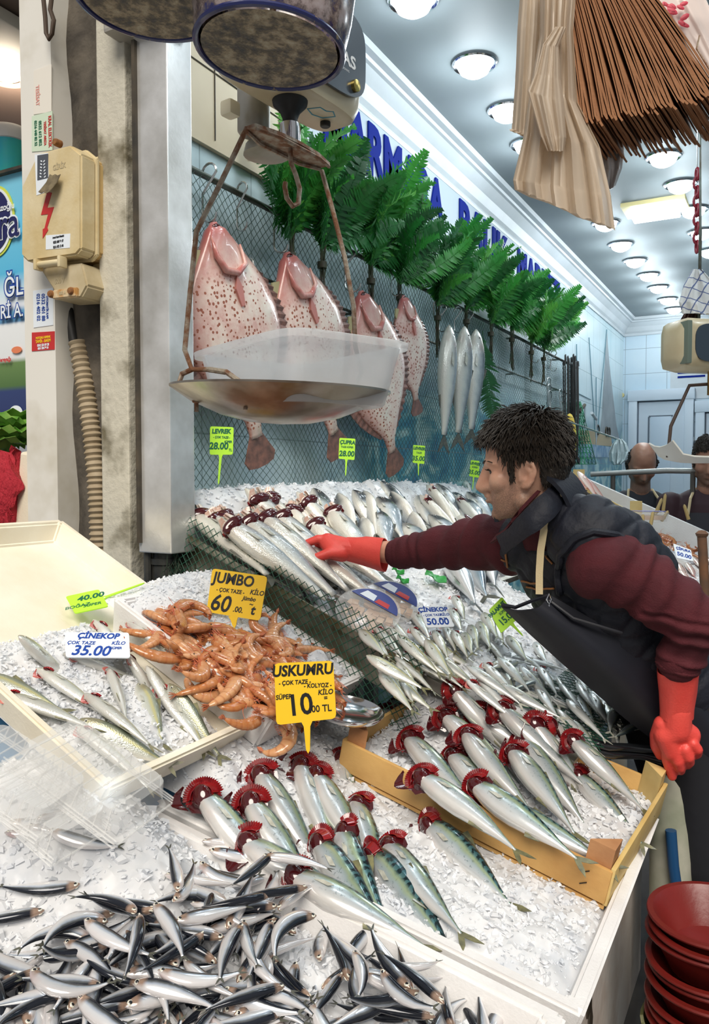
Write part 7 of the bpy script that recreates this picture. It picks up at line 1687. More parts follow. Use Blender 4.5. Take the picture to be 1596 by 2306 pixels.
def punnet(cx, cy, lift, rz, lab, sc_=1.0):
    c = ST.hit(cx, cy, lift); M = basis(c, Vector((1, 0, ST.b)), (0, 1, 0)) @ Matrix.Rotation(R(rz), 4, 'Z')
    t = empty('plastic_punnet', (0, 0, 0), lab, 'punnet', M=M); a, b, h = .10 * sc_, .065 * sc_, .045
    mb = MB(); rows = []
    for (k_, z) in ((1, 0), (.95, .004), (.86, h)):
        rows.append([(*rr(2 * PI * i / 40, a * k_, b * k_, 8), z) for i in range(40)])
    vs = [q for r in rows for q in r]; fs = [(i * 40 + j, i * 40 + (j + 1) % 40, (i + 1) * 40 + (j + 1) % 40, (i + 1) * 40 + j) for i in range(2) for j in range(40)] + [tuple(80 + j for j in range(40))]
    mb.add(vs, fs); mb.build('shell', M_clear, t, angle=40)
    mb = MB()
    for i in range(9): mb.tube([(-a * .8 + i * a * .2, b * .96, .006), (-a * .72 + i * a * .18, b * .84, h), (-a * .72 + i * a * .18, -b * .84, h), (-a * .8 + i * a * .2, -b * .96, .006)], .0016, 5)
    for s in (1, -1):
        for z_ in (0, .006, .012): mb.tube([(-a, s * b * (1.02 - z_ * 3), z_), (a, s * b * (1.02 - z_ * 3), z_)], .0016, 5)
        mb.tube([(s * a, -b, 0), (s * a, b, 0)], .002, 5)
    mb.build('rib', M_clear, t)
punnet(200, 1765, .025, 8, 'clear ribbed plastic punnet lying upside down at the near edge of the cream tray', 1.25)
punnet(30, 1770, .005, 12, 'second clear plastic punnet cut by the left edge of the picture', 1.1)
punnet(90, 1828, -.02, 4, 'third clear plastic punnet half under the other two at the left', 1.0)
M_leaf = mat('green_leaf', (.012, .20, .03), .4, var=(.03, .30, .05), vscale=40)
for k, (x, y, s, lab) in enumerate(((980, 1304, .055, 'green leaf on the white ice under the maroon sleeve'), (1130, 1276, .035, 'small green leaf under the arm beside the vest'), (895, 1290, .03, 'dark green sprig on the ice below the glove cuff'), (905, 1310, .03, 'second dark green sprig on the ice below the glove cuff'))):
    c = SU.hit(x, y, .022); M = basis(c, Vector((1, 0, SU.b)), (0, 1, 0)); P = []
    for i in range(9):
        u = i / 8 - .5; w = math.sqrt(max(0, .25 - u * u)) * (1 + .25 * math.sin(i * 2.6)); P.append([M @ Vector((u * s * 1.6, w * s * 1.5 * j, .006 * math.sin(j * 2 + i) + .01 * abs(j))) for j in (-1, -.5, 0, .5, 1)])
    mb = MB(); mb.sheet(P, .0012); tag(mb.build('leaf', M_leaf, loc=c), lab, 'leaf')
# debris in the empty part of the cream tray
mb = MB(); c = ST.hit(150, 1271, -.068); mb.ball((0, 0, 0), (.012, .008, .008), 10, 6, Matrix.Translation(c)); tag(mb.build('olive_scrap', M_jawdk, loc=c), 'small dark scrap in the empty part of the cream tray', 'scrap')
mb = MB(); mb.tube([ST.hit(-20, 1274, -.07), ST.hit(22, 1286, -.068), ST.hit(48, 1300, -.07), ST.hit(72, 1306, -.07)], .0022, 5); mb.tube([ST.hit(10, 1282, -.07), ST.hit(40, 1302, -.07), ST.hit(66, 1316, -.07)], .0014, 5); tag(mb.build('prawn_feeler', mat('pale_feeler', (.55, .22, .08), .5)), 'reddish feelers lying in the empty part of the cream tray', 'scrap')
mb = MB(); mb.tube([ST.hit(40, 1264, -.07), ST.hit(55, 1268, -.07), ST.hit(70, 1267, -.07)], [.002, .004, .001], 6); tag(mb.build('fish_scrap', M_jawdk), 'thin dark sliver in the empty part of the cream tray', 'scrap')
# black hose loop behind the crate
mb = MB(); pts = [SF.hit(x, y, l) for x, y, l in ((1330, 1672, .14), (1370, 1682, .14), (1420, 1684, .14), (1470, 1688, .14), (1510, 1700, .13))]; mb.tube(pts, .011, 10); mb.tube([SF.hit(x, y, .12) for x, y in ((1330, 1690), (1380, 1700), (1440, 1700), (1490, 1712))], .011, 10)
tag(mb.build('black_hose', mat('black_hose', (.01, .011, .013), .2, coat=.4)), 'shiny black hose behind the crate beside the red glove', 'hose')
# ================================================================== LEFT EDGE: electric box, cables, stickers, neighbour's shop
M_box = mat('aged_box_plastic', (.72, .62, .40), .5, var=(.60, .47, .24), vscale=7, bmp=.1, bscale=60)
M_rustb = mat('rust_bolt', (.16, .06, .02), .7, var=(.32, .14, .04), vscale=60)
YB_ = 1.76
def bx(x, y, Y=YB_): return onY(x, y, Y)
eb = empty('fuse_box', bx(112, 480), 'aged cream electric fuse box with a red lightning bolt, on the pillar', 'electric box')
O = eb.location.copy()
def part(mb, name, m, par=None, **k):
    o = mb.build(name, m, par or eb, **k); o.data.transform(Matrix.Translation(-O)); return o
fo = [bx(*q) for q in ((48, 420), (84, 345), (158, 326), (182, 346), (182, 560), (170, 574), (62, 590), (47, 575))]
def front_prism(pts, y0, y1, bev=.006):
    bm = bmesh.new(); a = [bm.verts.new((p.x, y0, p.z)) for p in pts]; b = [bm.verts.new((p.x, y1, p.z)) for p in pts]; k = len(pts)
    bm.faces.new(a); bm.faces.new(b[::-1])
    for i in range(k): bm.faces.new((a[i], b[i], b[(i + 1) % k], a[(i + 1) % k]))
    bmesh.ops.recalc_face_normals(bm, faces=bm.faces)
    if bev: bmesh.ops.bevel(bm, geom=list(bm.edges), offset=bev, segments=2, affect='EDGES')
    mb = MB(); bm.verts.index_update(); mb.add([v.co[:] for v in bm.verts], [[v.index for v in f.verts] for f in bm.faces]); bm.free(); return mb
cen = sum(fo, Vector()) / len(fo)
part(front_prism(fo, YB_, YB_ + .06), 'lid', M_box, angle=35)
part(front_prism([cen + (p - cen) * 1.035 for p in fo], YB_ + .058, YB_ + .072, .003), 'lid_rim', M_box, angle=35)
part(front_prism([cen + (p - cen) * .99 for p in fo], YB_ + .07, YB_ + .14), 'back_case', mat('aged_box_side', (.66, .47, .20), .5, var=(.56, .36, .14), vscale=7), angle=35)
tp_ = [bx(*q) for q in ((76, 600), (172, 588), (185, 640), (170, 668), (112, 672), (108, 650))]
part(front_prism([Vector((p.x, 0, p.z)) for p in tp_], YB_ + .02, YB_ + .12), 'cable_box', mat('aged_cable_box', (.60, .52, .36), .55, var=(.45, .36, .20), vscale=9), angle=35)
pl = [bx(*q) for q in ((112, 652), (166, 645), (166, 666), (112, 672))]; part(front_prism(pl, YB_ + .010, YB_ + .03, .003), 'clamp_plate', mat('ivory_plate', (.72, .62, .42), .5, var=(.5, .26, .08), vscale=30), angle=35)
mb = MB(); mb.tube([bx(88, 596, YB_ - .006), bx(138, 590, YB_ - .006)], .010, 10); part(mb, 'hinge', M_box)
mb = MB()
for q in ((86, 597), (140, 590)): mb.box(bx(*q, YB_ - .004), (.012, .03, .034), bev=.003)
part(mb, 'hinge_knuckle', M_box)
for q in ((114, 662, YB_ + .008), (159, 655, YB_ + .008), (196, 620, YB_ + .07), (234, 604, YB_ + .10), (236, 370, YB_ + .10), (125, 320, YB_ + .08)):
    c = bx(*q); part(MB().lathe([(.012, .02), (.012, .0), (.009, -.006), (0, -.007)], 12, basis(c, (1, 0, 0), (0, 0, 1)) @ Matrix.Scale(-1, 4, (0, 0, 1))), 'bolt', M_rustb)
for q in ((228, 372), (228, 612), (122, 325)):
    c = bx(*q, YB_ + .12); part(MB().box(c, (.05, .03, .05), bev=.01), 'lug', M_box)
bolt = [bx(*q, YB_ - .0015) for q in ((106, 432), (116, 434), (106, 468), (121, 466), (106, 512), (108, 518), (96, 537), (96, 516), (100, 514), (108, 482), (92, 484))]
mb = MB(); k = len(bolt); mb.add([p[:] for p in bolt] + [(p.x, p.y + .002, p.z) for p in bolt], [tuple(range(k)), tuple(range(2 * k - 1, k - 1, -1))] + [(i, k + i, k + (i + 1) % k, (i + 1) % k) for i in range(k)]); part(mb, 'lightning_mark', M_redpaint, smooth=False)
def quadp(q, Y, th=.001): 
    c = [bx(*p, Y) for p in q]; mb = MB(); mb.hexa([Vector((p.x, p.y + th, p.z)) for p in c], c); return mb
lb = part(quadp(((78, 348), (108, 344), (110, 430), (82, 440)), YB_ - .001), 'torn_label', M_wcard, smooth=False)
part(quadp(((84, 350), (108, 346), (108, 400), (84, 406)), YB_ - .002), 'emblem', mat('label_grey', (.08, .09, .11), .5), smooth=False)
mb = MB()
for i in range(6):
    for s in (1, -1):
        c = bx(96 + s * (5 - .4 * i), 398 - 7 * i, YB_ - .003); mb.lathe([(0, 0), (.005, 0), (0, .001)], 8, basis(c, (1, 0, .5 * s), (0, 0, 1)), caps=False, sy=.45)
part(mb, 'wreath', M_wcard)
P = [[bx(x + j * 6, y + (j % 2) * 3, YB_ - .004 - .012 * (j / 4) - .008 * i) for j in range(5)] for i, (x, y) in enumerate(((112, 392), (104, 410), (92, 425), (86, 432)))]
mb = MB(); mb.sheet(P, .0015); part(mb, 'peeled_flap', mat('peeled_paper', (.20, .16, .09), .7, var=(.09, .07, .04), vscale=40))
sk = part(quadp(((103, 530), (158, 526), (157, 558), (103, 562)), YB_ - .001), 'service_sticker', M_wcard, smooth=False)
def xztext(par, txt, x, y, Y, size, m, sx=1, rot=0, name='lettering', org=None, bold=.0006, shear=0):
    c = onY(x, y, Y); mb = MB(); put_text(mb, txt, size, Matrix.Translation(c) @ Matrix.Rotation(R(90), 4, 'X') @ Matrix.Rotation(R(rot), 4, 'Z'), bold=bold, sx=sx, shear=shear)
    o = mb.build(name, m, par, smooth=False)
    if org is not None: o.data.transform(Matrix.Translation(-org))
    return o
xztext(eb, 'Asansör Kontrol Hizmetleri', 131, 533, YB_ - .002, .008, M_ink, .55, org=O); xztext(eb, '0532 608 91 47', 131, 544, YB_ - .002, .010, M_ink, .7, org=O); xztext(eb, '0216 472 12 48', 131, 555, YB_ - .002, .010, M_ink, .7, org=O)
M_emb = mat('embossed', (.50, .42, .26), .5)
xztext(eb, 'GİRİK', 133, 375, YB_ - .001, .022, M_emb, .9, org=O); xztext(eb, '500 V', 134, 633, YB_ + .019, .020, M_emb, .9, org=O); xztext(eb, '600 A', 140, 660, YB_ + .009, .014, M_emb, .9, org=O)
# cables
mb = MB().tube([onY(x, y, 1.97) for x, y in ((142, -30), (142, 120), (143, 240), (150, 300), (158, 335))], .018, 14); tag(mb.build('grey_cable', mat('grey_cable', (.10, .105, .105), .5, var=(.2, .16, .1), vscale=8)), 'thick grey cable running down into the fuse box', 'cable')
mb = MB().tube([onY(x, y, 1.92) for x, y in ((148, 675), (160, 730), (172, 790))], .019, 14); tag(mb.build('black_cable', mat('black_cable', (.03, .03, .03), .5)), 'short black cable between the fuse box and the ribbed conduit', 'cable')
ctl = [onY(x, y, 1.90) for x, y in ((176, 770), (186, 830), (197, 900), (208, 980), (217, 1070), (222, 1160), (225, 1250), (226, 1300))]
pts = []; rad = []
for a, b in zip(ctl[:-1], ctl[1:]):
    n_ = max(2, int((b - a).length / .0042))
    for i in range(n_):
        q = len(pts); pts.append(a.lerp(b, i / n_)); rad.append(.0295 + .0035 * math.sin(2 * PI * q / 4.5))
mb = MB().tube(pts, rad, 16); tag(mb.build('ribbed_conduit', mat('dusty_conduit', (.42, .34, .23), .7, var=(.30, .23, .14), vscale=12)), 'dusty ribbed conduit running down the pillar', 'conduit')
mb = MB().tube([onY(x, y, 1.995 - .05) for x, y in ((152, 1060), (170, 1075), (185, 1088), (190, 1110), (200, 1140), (206, 1170))], .004, 6); tag(mb.build('thin_cable', M_black), 'thin dark cable sagging across the pillar beside the conduit', 'cable')
mb = MB().ball(onY(189, 1185, 1.955), (.012, .012, .018), 10, 8); tag(mb.build('wall_plug', M_black), 'small black plug in the pillar beside the conduit', 'plug')
# stickers on the white post
YP = 1.849
def sticker(q, m, label, txt=None, ink=None):
    c = [onY(x, y, YP) for x, y in q]; mb = MB(); mb.hexa([Vector((p.x, p.y + .002, p.z)) for p in c], [Vector((p.x, p.y - .001, p.z)) for p in c]); o = mb.build('sticker', m, smooth=False); tag(o, label, 'sticker')
    for t in (txt or []): xztext(o, t[0], t[1], t[2], YP - .002, t[3], t[4] if len(t) > 4 else ink, t[5] if len(t) > 5 else .8, rot=t[6] if len(t) > 6 else 0)
    return o
sticker(((72, 262), (118, 250), (118, 338), (72, 342)), mat('pale_green_paper', (.62, .74, .58), .5), 'red bordered sticker with rows of numbers above the fuse box', [('KRAL ELEKTRİK', 112, 296, .020, M_redpaint, .7, -90), ('0532 612 852', 90, 300, .018, M_inkg, .8, -90), ('0216 440 82 52', 80, 300, .016, M_inkg, .8, -90), ('TESİSAT ARIZA', 101, 300, .014, M_redpaint, .8, -90)])
sticker(((76, 160), (116, 145), (116, 252), (76, 258)), mat('faded_paper', (.80, .76, .68), .5), 'faded pinkish sticker high on the white post', [('TESİSAT', 84, 215, .022, mat('faded_red', (.75, .35, .30), .5), .8, -90)])
sticker(((75, 655), (120, 648), (120, 732), (76, 738)), M_wcard, 'white and blue phone number sticker under the fuse box', [('0216 402 02', 86, 692, .022, M_inkb, .8, -90), ('0532 401 88', 97, 692, .022, M_inkb, .8, -90), ('OTOMATİK KAPI', 106, 692, .012, M_inkb, .8, -90)])
sticker(((72, 749), (123, 746), (123, 787), (72, 791)), M_redpaint, 'red repair sticker low on the white post', [('TAMİR - BAKIM', 97, 768, .013, M_ylw, .8), ('0542 254 09 28', 97, 777, .011, M_wcard, .8), ('0531 558 79 54', 97, 784, .010, M_wcard, .8), ('MOTORLU KEPENK', 97, 760, .010, M_ylw, .8)])
# hooked strap at the top of the post
mb = MB().tube([onY(x, y, 1.82) for x, y in ((96, -20), (102, 40), (104, 75), (110, 88), (117, 76), (121, 45), (113, 22), (118, -20))], .007, 8); tag(mb.build('wire_hook', mat('bark_wire', (.07, .045, .03), .7)), 'dark bent wire hook on the white post at the top left', 'hook')
# neighbouring shop: ceiling, lamp, poster, bucket, greens, red sack, foam block
struct(MB().box((-4.2, 4.2, 3.30), (3.8, 4.6, .08)), 'ceiling_neighbour', M_brownc)
struct(MB().box((-4.2, 6.4, 1.6), (3.8, .1, 3.4)), 'wall_neighbour', mat('neighbour_wall', (.30, .24, .20), .7))
q = onZ(14, 162, 3.26); t = empty('ceiling_lamp', q, "warm round ceiling lamp of the neighbouring shop at the left edge", 'lamp')
MB().lathe([(.07, 0), (.095, -.01), (.09, -.03), (.065, -.02)], 28, caps=False).build('trim_ring', M_brownc, t); MB().lathe([(.066, -.0), (.058, -.02), (.03, -.035), (0, -.04)], 24, caps=False).build('bulb', M_glowwarm, t)
ld = bpy.data.lights.new('lamp_light', 'POINT'); ld.energy = 14; ld.color = (1, .85, .65); ld.shadow_soft_size = .1; lo = bpy.data.objects.new('lamp_light', ld); COL.objects.link(lo); lo.parent = t; lo.location = (0, 0, -.15)
q = onZ(36, 100, 3.24); mb = MB().box((q.x, q.y, 3.22), (.35, .5, .05), bev=.01); tag(mb.build('ceiling_box', mat('grey_white_box', (.45, .42, .38), .5)), 'flat pale box fixed under the neighbouring ceiling', 'box')
YQ = 2.25
m, nt, p = nodes_of('dairy_poster'); v = coords(nt); sp = nt.nodes.new('ShaderNodeSeparateXYZ'); lnk(nt, v, sp.inputs[0])
cz = ramp(nt, [(0, (.02, .03, .12)), (.16, (.03, .05, .16)), (.18, (.08, .16, .05)), (.27, (.14, .24, .08)), (.29, (.75, .78, .80)), (.42, (.82, .84, .86)), (.43, (.10, .26, .46)), (.47, (.16, .40, .62)), (.49, (.80, .84, .88)), (.55, (.60, .78, .88)), (.62, (.10, .48, .74)), (1, (.22, .62, .82))], mth(nt, 'DIVIDE', mth(nt, 'SUBTRACT', sp.outputs[2], 0), 1.0)).outputs[0]
lnk(nt, cz, p.inputs['Base Color']); p.inputs['Roughness'].default_value = .3
zt, zb = onY(30, 392, YQ).z, onY(30, 972, YQ).z; xl, xr = onY(-60, 600, YQ).x, onY(63, 600, YQ).x
mb = MB().box(((xr - xl) / 2, 0, (zt - zb) / 2), (xr - xl, .01, zt - zb)); 
mb.v = [(x, y, z / (zt - zb)) for x, y, z in mb.v]; po = mb.build('dairy_poster', m, smooth=False); po.location = (xl, YQ, zb); po.scale = (1, 1, zt - zb); tag(po, 'blue dairy poster with big white letters beside the white post', 'poster')
par = po; iv = Matrix.Translation((-xl, -YQ, 0))
def pp(mb, name, m): o = mb.build(name, m, po, smooth=False); o.data.transform(Matrix.Diagonal((1, 1, 1 / (zt - zb), 1)) @ Matrix.Translation((-xl, -YQ, -zb))); return o
def ell(cx, cy, rx, ry, Y): c = onY(cx, cy, Y); return MB().lathe([(0, 0), (rx, 0), (rx, .002), (0, .002)], 48, Matrix.Translation(c) @ Matrix.Rotation(R(90), 4, 'X') @ Matrix.Diagonal((1, ry / rx, 1, 1)), caps=False)
k_ = 2.75 / 1800
pp(ell(-10, 500, 78 * k_, 96 * k_, YQ - .008), 'oval_border', mat('poster_lime', (.62, .70, .10), .4)); pp(ell(-12, 500, 72 * k_, 90 * k_, YQ - .011), 'oval_border', M_wcard); pp(ell(-14, 498, 66 * k_, 82 * k_, YQ - .014), 'oval', mat('poster_navy', (.012, .015, .10), .4))
def pt_(txt, x, y, size, m, sx=1, off=.018, bold=.001, shear=0): 
    c = onY(x, y, YQ - off); mb = MB(); put_text(mb, txt, size, Matrix.Translation(c) @ Matrix.Rotation(R(90), 4, 'X'), bold=bold, sx=sx, shear=shear); return pp(mb, 'lettering', m)
pt_('azoğlu', 14, 466, .036, M_wcard); pt_('ra', 18, 505, .17, M_wcard, .95, bold=.008); pt_('ra', 18, 505, .17, mat('poster_navy2', (.012, .015, .10), .4), .95, off=.021, bold=.001)
pt_('ĞL', 30, 648, .105, M_inkb, .9, bold=.007); pt_('ĞL', 30, 648, .105, M_wcard, .9, off=.021, bold=.001); pt_('Rİ A.', 26, 702, .075, M_inkb, .85, bold=.006); pt_('Rİ A.', 26, 702, .075, M_wcard, .85, off=.021)
pt_('Tereyağı', 10, 810, .022, M_redpaint); pp(ell(36, 930, 26 * k_, 20 * k_, YQ - .010), 'logo_oval', M_wcard); pt_('Kandıra', 36, 938, .034, M_inkb, .9, bold=.0008); pp(ell(30, 955, 14 * k_, 5 * k_, YQ - .014), 'logo_mark', M_redpaint)
pp(ell(38, 788, 20 * k_, 9 * k_, YQ - .010), 'butter_picture', mat('poster_orange', (.75, .22, .10), .5))
# narrow banner strip beside the post at the top
c0, c1 = onY(49, 90, 2.02), onY(66, 400, 2.02); mb = MB().box(((c0.x + c1.x) / 2, 2.02, (c0.z + c1.z) / 2), (c1.x - c0.x, .01, c0.z - c1.z)).box((-2.26, 2.03, c0.z - .1), (.06, .01, .02)); bn = mb.build('banner_strip', M_wcard, smooth=False); tag(bn, 'narrow strip of a blue white banner behind the white post', 'banner')
for (y0, y1, m_) in ((92, 128, M_inkb), (128, 150, M_redpaint), (152, 182, M_inkb), (330, 384, M_redpaint)):
    a, b = onY(50, y0, 2.01), onY(66, y1, 2.01); MB().box(((a.x + b.x) / 2, 2.012, (a.z + b.z) / 2), (b.x - a.x, .004, a.z - b.z)).build('colour_field', m_, bn, smooth=False)
xztext(bn, 'RES', 57, 116, 2.006, .034, M_wcard); xztext(bn, 'CAB', 58, 145, 2.006, .020, M_wcard)
# bucket
c = onY(22, 380, 2.45); r_ = 44 * 2.9 / 1800; bk = empty('plastic_bucket', c, 'white and blue green plastic bucket standing on the poster board at the left edge', 'bucket'); h_ = 185 * 2.9 / 1800
MB().lathe([(0, 0), (r_ * .92, 0), (r_ * .95, .01), (r_ * 1.06, h_ * .82), (0, h_ * .82)], 32, caps=False).build('body', mat('bucket_label', (.02, .38, .52), .3, var=(.03, .48, .36), vscale=5), bk)
MB().lathe([(r_ * 1.0, h_ * .78), (r_ * 1.12, h_ * .80), (r_ * 1.14, h_ * .95), (r_ * 1.05, h_), (0, h_)], 32, caps=False).build('lid', mat('bucket_lid', (.62, .62, .62), .4), bk); MB().lathe([(r_ * .90, -.002), (r_ * .99, .0), (r_ * 1.0, h_ * .12), (r_ * .95, h_ * .12)], 32, caps=False).build('foot_band', mat('bucket_white', (.75, .76, .76), .4), bk)
mb = MB().box((-2.6, 2.40, zt + .006), (.7, .36, .012)); o = mb.build('shelf_board', M_dark); tag(o, 'dark shelf board over the dairy poster', 'shelf'); bk.location.z = zt + .012
# greens, red sack, foam block
rs = random.Random(6); gt = empty('lettuce', onY(22, 1000, 2.05), 'green lettuce heap at the left edge above the red sack', 'lettuce')
for k in range(9):
    P = []; a0 = rs.uniform(0, 6.28); s_2 = rs.uniform(.06, .11)
    for i in range(8):
        u = i / 7; w = s_2 * (.35 + math.sin(PI * u * .8)); P.append([Vector(((j / 4) * w, u * s_2 * 1.6, .02 * math.sin(u * 3) + .015 * math.sin(j * 2.2 + i * 1.7) + .02 * abs(j / 4))) for j in range(-4, 5)])
    mb = MB(); mb.sheet(P, .0015); o = mb.build('lettuce_leaf', mat('lettuce_green_%d' % k if False else 'lettuce_green', (.10, .32, .03), .5, var=(.28, .50, .10), vscale=18), gt); o.matrix_basis = Matrix.Translation((rs.uniform(-.10, .03), rs.uniform(-.05, .05), rs.uniform(-.05, .02))) @ Euler((rs.uniform(-.4, 1.0), rs.uniform(-.5, .5), a0)).to_matrix().to_4x4()
m, nt, p = nodes_of('red_mesh_sack'); v = coords(nt); w1 = mth(nt, 'FRACT', mth(nt, 'MULTIPLY', nt.nodes.new('ShaderNodeSeparateXYZ').outputs[0], 1)); 
p.inputs['Base Color'].default_value = (.42, .015, .03, 1); p.inputs['Roughness'].default_value = .8; bump(nt, p, noise_n(nt, coords(nt, scale=(1, 1, .3)), 130, 2), .8, .01)
P = []
c0 = onY(0, 1020, 1.93)
for i in range(24):
    u = i / 23; P.append([onY(-60 + 108 * j / 11 + (10 * u if j == 11 else 0) - 14 * u * (j / 11), 1020 + 170 * u + 4 * math.sin(j), 1.93 - .03 * math.sin(PI * j / 11) - .02 * math.sin(u * 3) + .006 * math.sin(j * 2 + u * 9)) for j in range(12)])
mb = MB(); mb.sheet(P, -.05); tag(mb.build('mesh_sack', m, angle=70, loc=c0), 'red mesh sack at the left edge beside the white foam block', 'sack')
fb = [onY(*q, 1.90) for q in ((45, 1018), (112, 1026), (94, 1184), (30, 1190))]; fbk = [Vector((p_.x - .02, 1.99, p_.z + .015)) for p_ in fb]
mb = MB(); mb.hexa(fb, fbk); o = mb.build('foam_block', M_foamc, smooth=False); md = o.modifiers.new('b', 'BEVEL'); md.width = .008; md.segments = 2; tag(o, 'chipped pale foam block between the red sack and the white post', 'block')
mb = MB().box((-2.6, 2.02, .56), (.95, .22, 1.12)); tag(mb.build('neighbour_counter', M_dark), 'dark counter of the neighbouring shop under the red sack', 'counter')
# ================================================================== RIGHT SIDE AND BACKGROUND
# tall foam board at the far end of the island
A_, B_ = at(1288, 1064, 4.45), at(1680, 1238, 4.02); up_ = Vector((0, 0, .15))
mb = MB(); dn = Vector((0, .05, 0)); mb.hexa([A_ - up_, B_ - up_ * 1.4, B_ - up_ * 1.4 + dn, A_ - up_ + dn], [A_, B_, B_ + dn, A_ + dn]); tag(mb.build('foam_board', M_foam, smooth=False), 'long white foam board rising behind the island display', 'board')
A2, B2 = at(1300, 1088, 4.3), at(1432, 1158, 4.1); mb = MB(); up2 = Vector((0, 0, .085)); mb.hexa([A2 - up2, B2 - up2, B2 - up2 + Vector((.0, .02, 0)), A2 - up2 + Vector((.0, .02, 0))], [A2, B2, B2 + Vector((0, .02, 0)), A2 + Vector((0, .02, 0))])
cw = empty('wooden_crate', A2, 'pale wooden crate side in front of the long foam board, right of the man', 'crate'); o = mb.build('side_board', M_woodp, cw, smooth=False); o.data.transform(Matrix.Translation(-A2))
for q in ((1305, 1078, 4.3), (1433, 1150, 4.1)):
    c = at(*q); mb = MB().prism([(-.03, -.02), (.03, -.02), (0, .03)], .15, Matrix.Translation(c - Vector((0, 0, .10)) - A2)); mb.build('corner_post', M_woodp, cw, smooth=False)
# second foam box edge nearer, below the round tub
A3, B3 = at(1380, 1160, 3.75), at(1640, 1330, 3.3); mb = MB(); mb.hexa([A3 - up_ * .7, B3 - up_ * .7, B3 - up_ * .7 + dn, A3 - up_ * .7 + dn], [A3, B3, B3 + dn, A3 + dn]); tag(mb.build('foam_board', M_foam, smooth=False), 'white foam divider between the brown prawns and the pink fish at the right', 'board')
c = at(1462, 1160, 3.95); t = empty('round_tub', c, 'round clear tub with blue label on the island display', 'tub'); MB().lathe([(0, -.03), (.08, -.03), (.092, .01), (.09, .015), (0, .018)], 28, caps=False).build('shell', M_clear, t); MB().lathe([(0, -.02), (.075, -.02), (.08, .0), (0, .0)], 24, caps=False).build('fish_pieces', M_salm, t); MB().lathe([(0, .019), (.085, .019), (.085, .021), (0, .021)], 24, caps=False, sy=.45).build('label', mat('tub_label_2', (.10, .12, .42), .4), t)
M_stick = mat('wood_stick', (.50, .36, .14), .6)
for k, (x0, y0, x1, y1, fw) in enumerate(((1478, 1150, 1490, 1122, 4.0), (1494, 1142, 1498, 1112, 4.05), (1548, 1162, 1540, 1136, 3.95), (1466, 1175, 1470, 1152, 3.8), (1446, 1178, 1448, 1158, 3.8), (1492, 1168, 1504, 1150, 3.9), (1434, 1200, 1437, 1172, 3.6), (1480, 1150, 1483, 1138, 4.0))):
    a, b = at(x0, y0, fw), at(x1, y1, fw); mb = MB().tube([a - (b - a) * .3, a, b.lerp(a, .15), b], [.009, .009, .008, .003], 5)
    tag(mb.build('wooden_stick', M_stick), 'short wooden stick standing in the island display, %s from the left' % ordinal(sorted(range(8), key=lambda j: (1478, 1494, 1548, 1466, 1446, 1492, 1434, 1480)[j]).index(k)), 'stick', 'wooden sticks in the island display')
rs = random.Random(21)
for k in range(24):
    u = k / 23; x, y = 1445 + 110 * u + rs.uniform(-8, 8), 1196 + 42 * u + rs.uniform(-12, 12); H = ice_hit(x, y, I_V, SV, .02); a = rs.uniform(0, 6.28); d = Vector((math.cos(a), math.sin(a), -.4)).normalized()
    place(PPR, H, d, SV.n, rs.uniform(-40, 40), rs.uniform(.7, .95), label='brown shrimp in the small heap behind the shoulder of the man in the vest', cat='prawn', group='brown shrimps on the island display')
M_pinkf = fish_mat('pink_fish_skin', [(0, (.60, .16, .14)), (.4, (.72, .34, .28)), (.7, (.82, .62, .55)), (1, (.86, .78, .70))], metal=.1)
FM['mullet'] = M_pinkf; STN['mullet'] = STN['bluefish']; FINM['mullet'] = M_gillp; TAILS['mullet'] = .15
PMU = [make_fish('red_mullet', 'mullet', .22, by, -.1, False, 300 + i) for i, by in enumerate((.1, -.2))]
MUL = [(1510, 1262, 1540, 1330), (1525, 1268, 1560, 1335), (1545, 1270, 1590, 1330), (1560, 1258, 1610, 1310), (1495, 1255, 1530, 1300), (1575, 1245, 1630, 1290), (1480, 1250, 1500, 1290), (1535, 1290, 1580, 1350), (1300, 1062, 1330, 1102), (1288, 1070, 1310, 1100), (1310, 1072, 1345, 1108)]
for k, (hx, hy, tx, ty) in enumerate(MUL):
    if k < 8: lay(PMU, SV, hx, hy, tx, ty, .02 + .003 * k, -20, 1, sc=1.0, ice=I_V, label='pink red mullet near the right edge, %s of that group' % ordinal(k), cat='fish', group='red mullet at the right edge')
    else:
        H, T = at(hx, hy, 4.15), at(tx, ty, 4.05); place(PMU, H, T - H, Vector((.3, -.6, .7)), -20, 1.0, label='pink fish on the top corner of the island behind the man, %s of three' % ordinal(k - 8), cat='fish', group='pink fish behind the dark haired man')
A4, B4 = at(1500, 1345, 3.15), at(1650, 1420, 3.0); mb = MB(); mb.hexa([A4 - up2, B4 - up2, B4 - up2 + Vector((0, .02, 0)), A4 - up2 + Vector((0, .02, 0))], [A4, B4, B4 + Vector((0, .02, 0)), A4 + Vector((0, .02, 0))]); tag(mb.build('crate_side', M_woodp, smooth=False), 'yellow wooden crate board below the pink fish at the right edge', 'board')
mb = MB().tube([at(1580, 1208, 2.8), at(1590, 1380, 2.8), at(1600, 1500, 2.8)], .016, 10); mb.lathe([(.018, 0), (.022, .01), (.012, .02), (0, .022)], 12, Matrix.Translation(at(1580, 1208, 2.8)), caps=False); tag(mb.build('rusty_post', mat('rusty_post', (.16, .07, .03), .7, var=(.09, .05, .03), vscale=20)), 'rusty brown post at the right edge beside the sleeve', 'post')
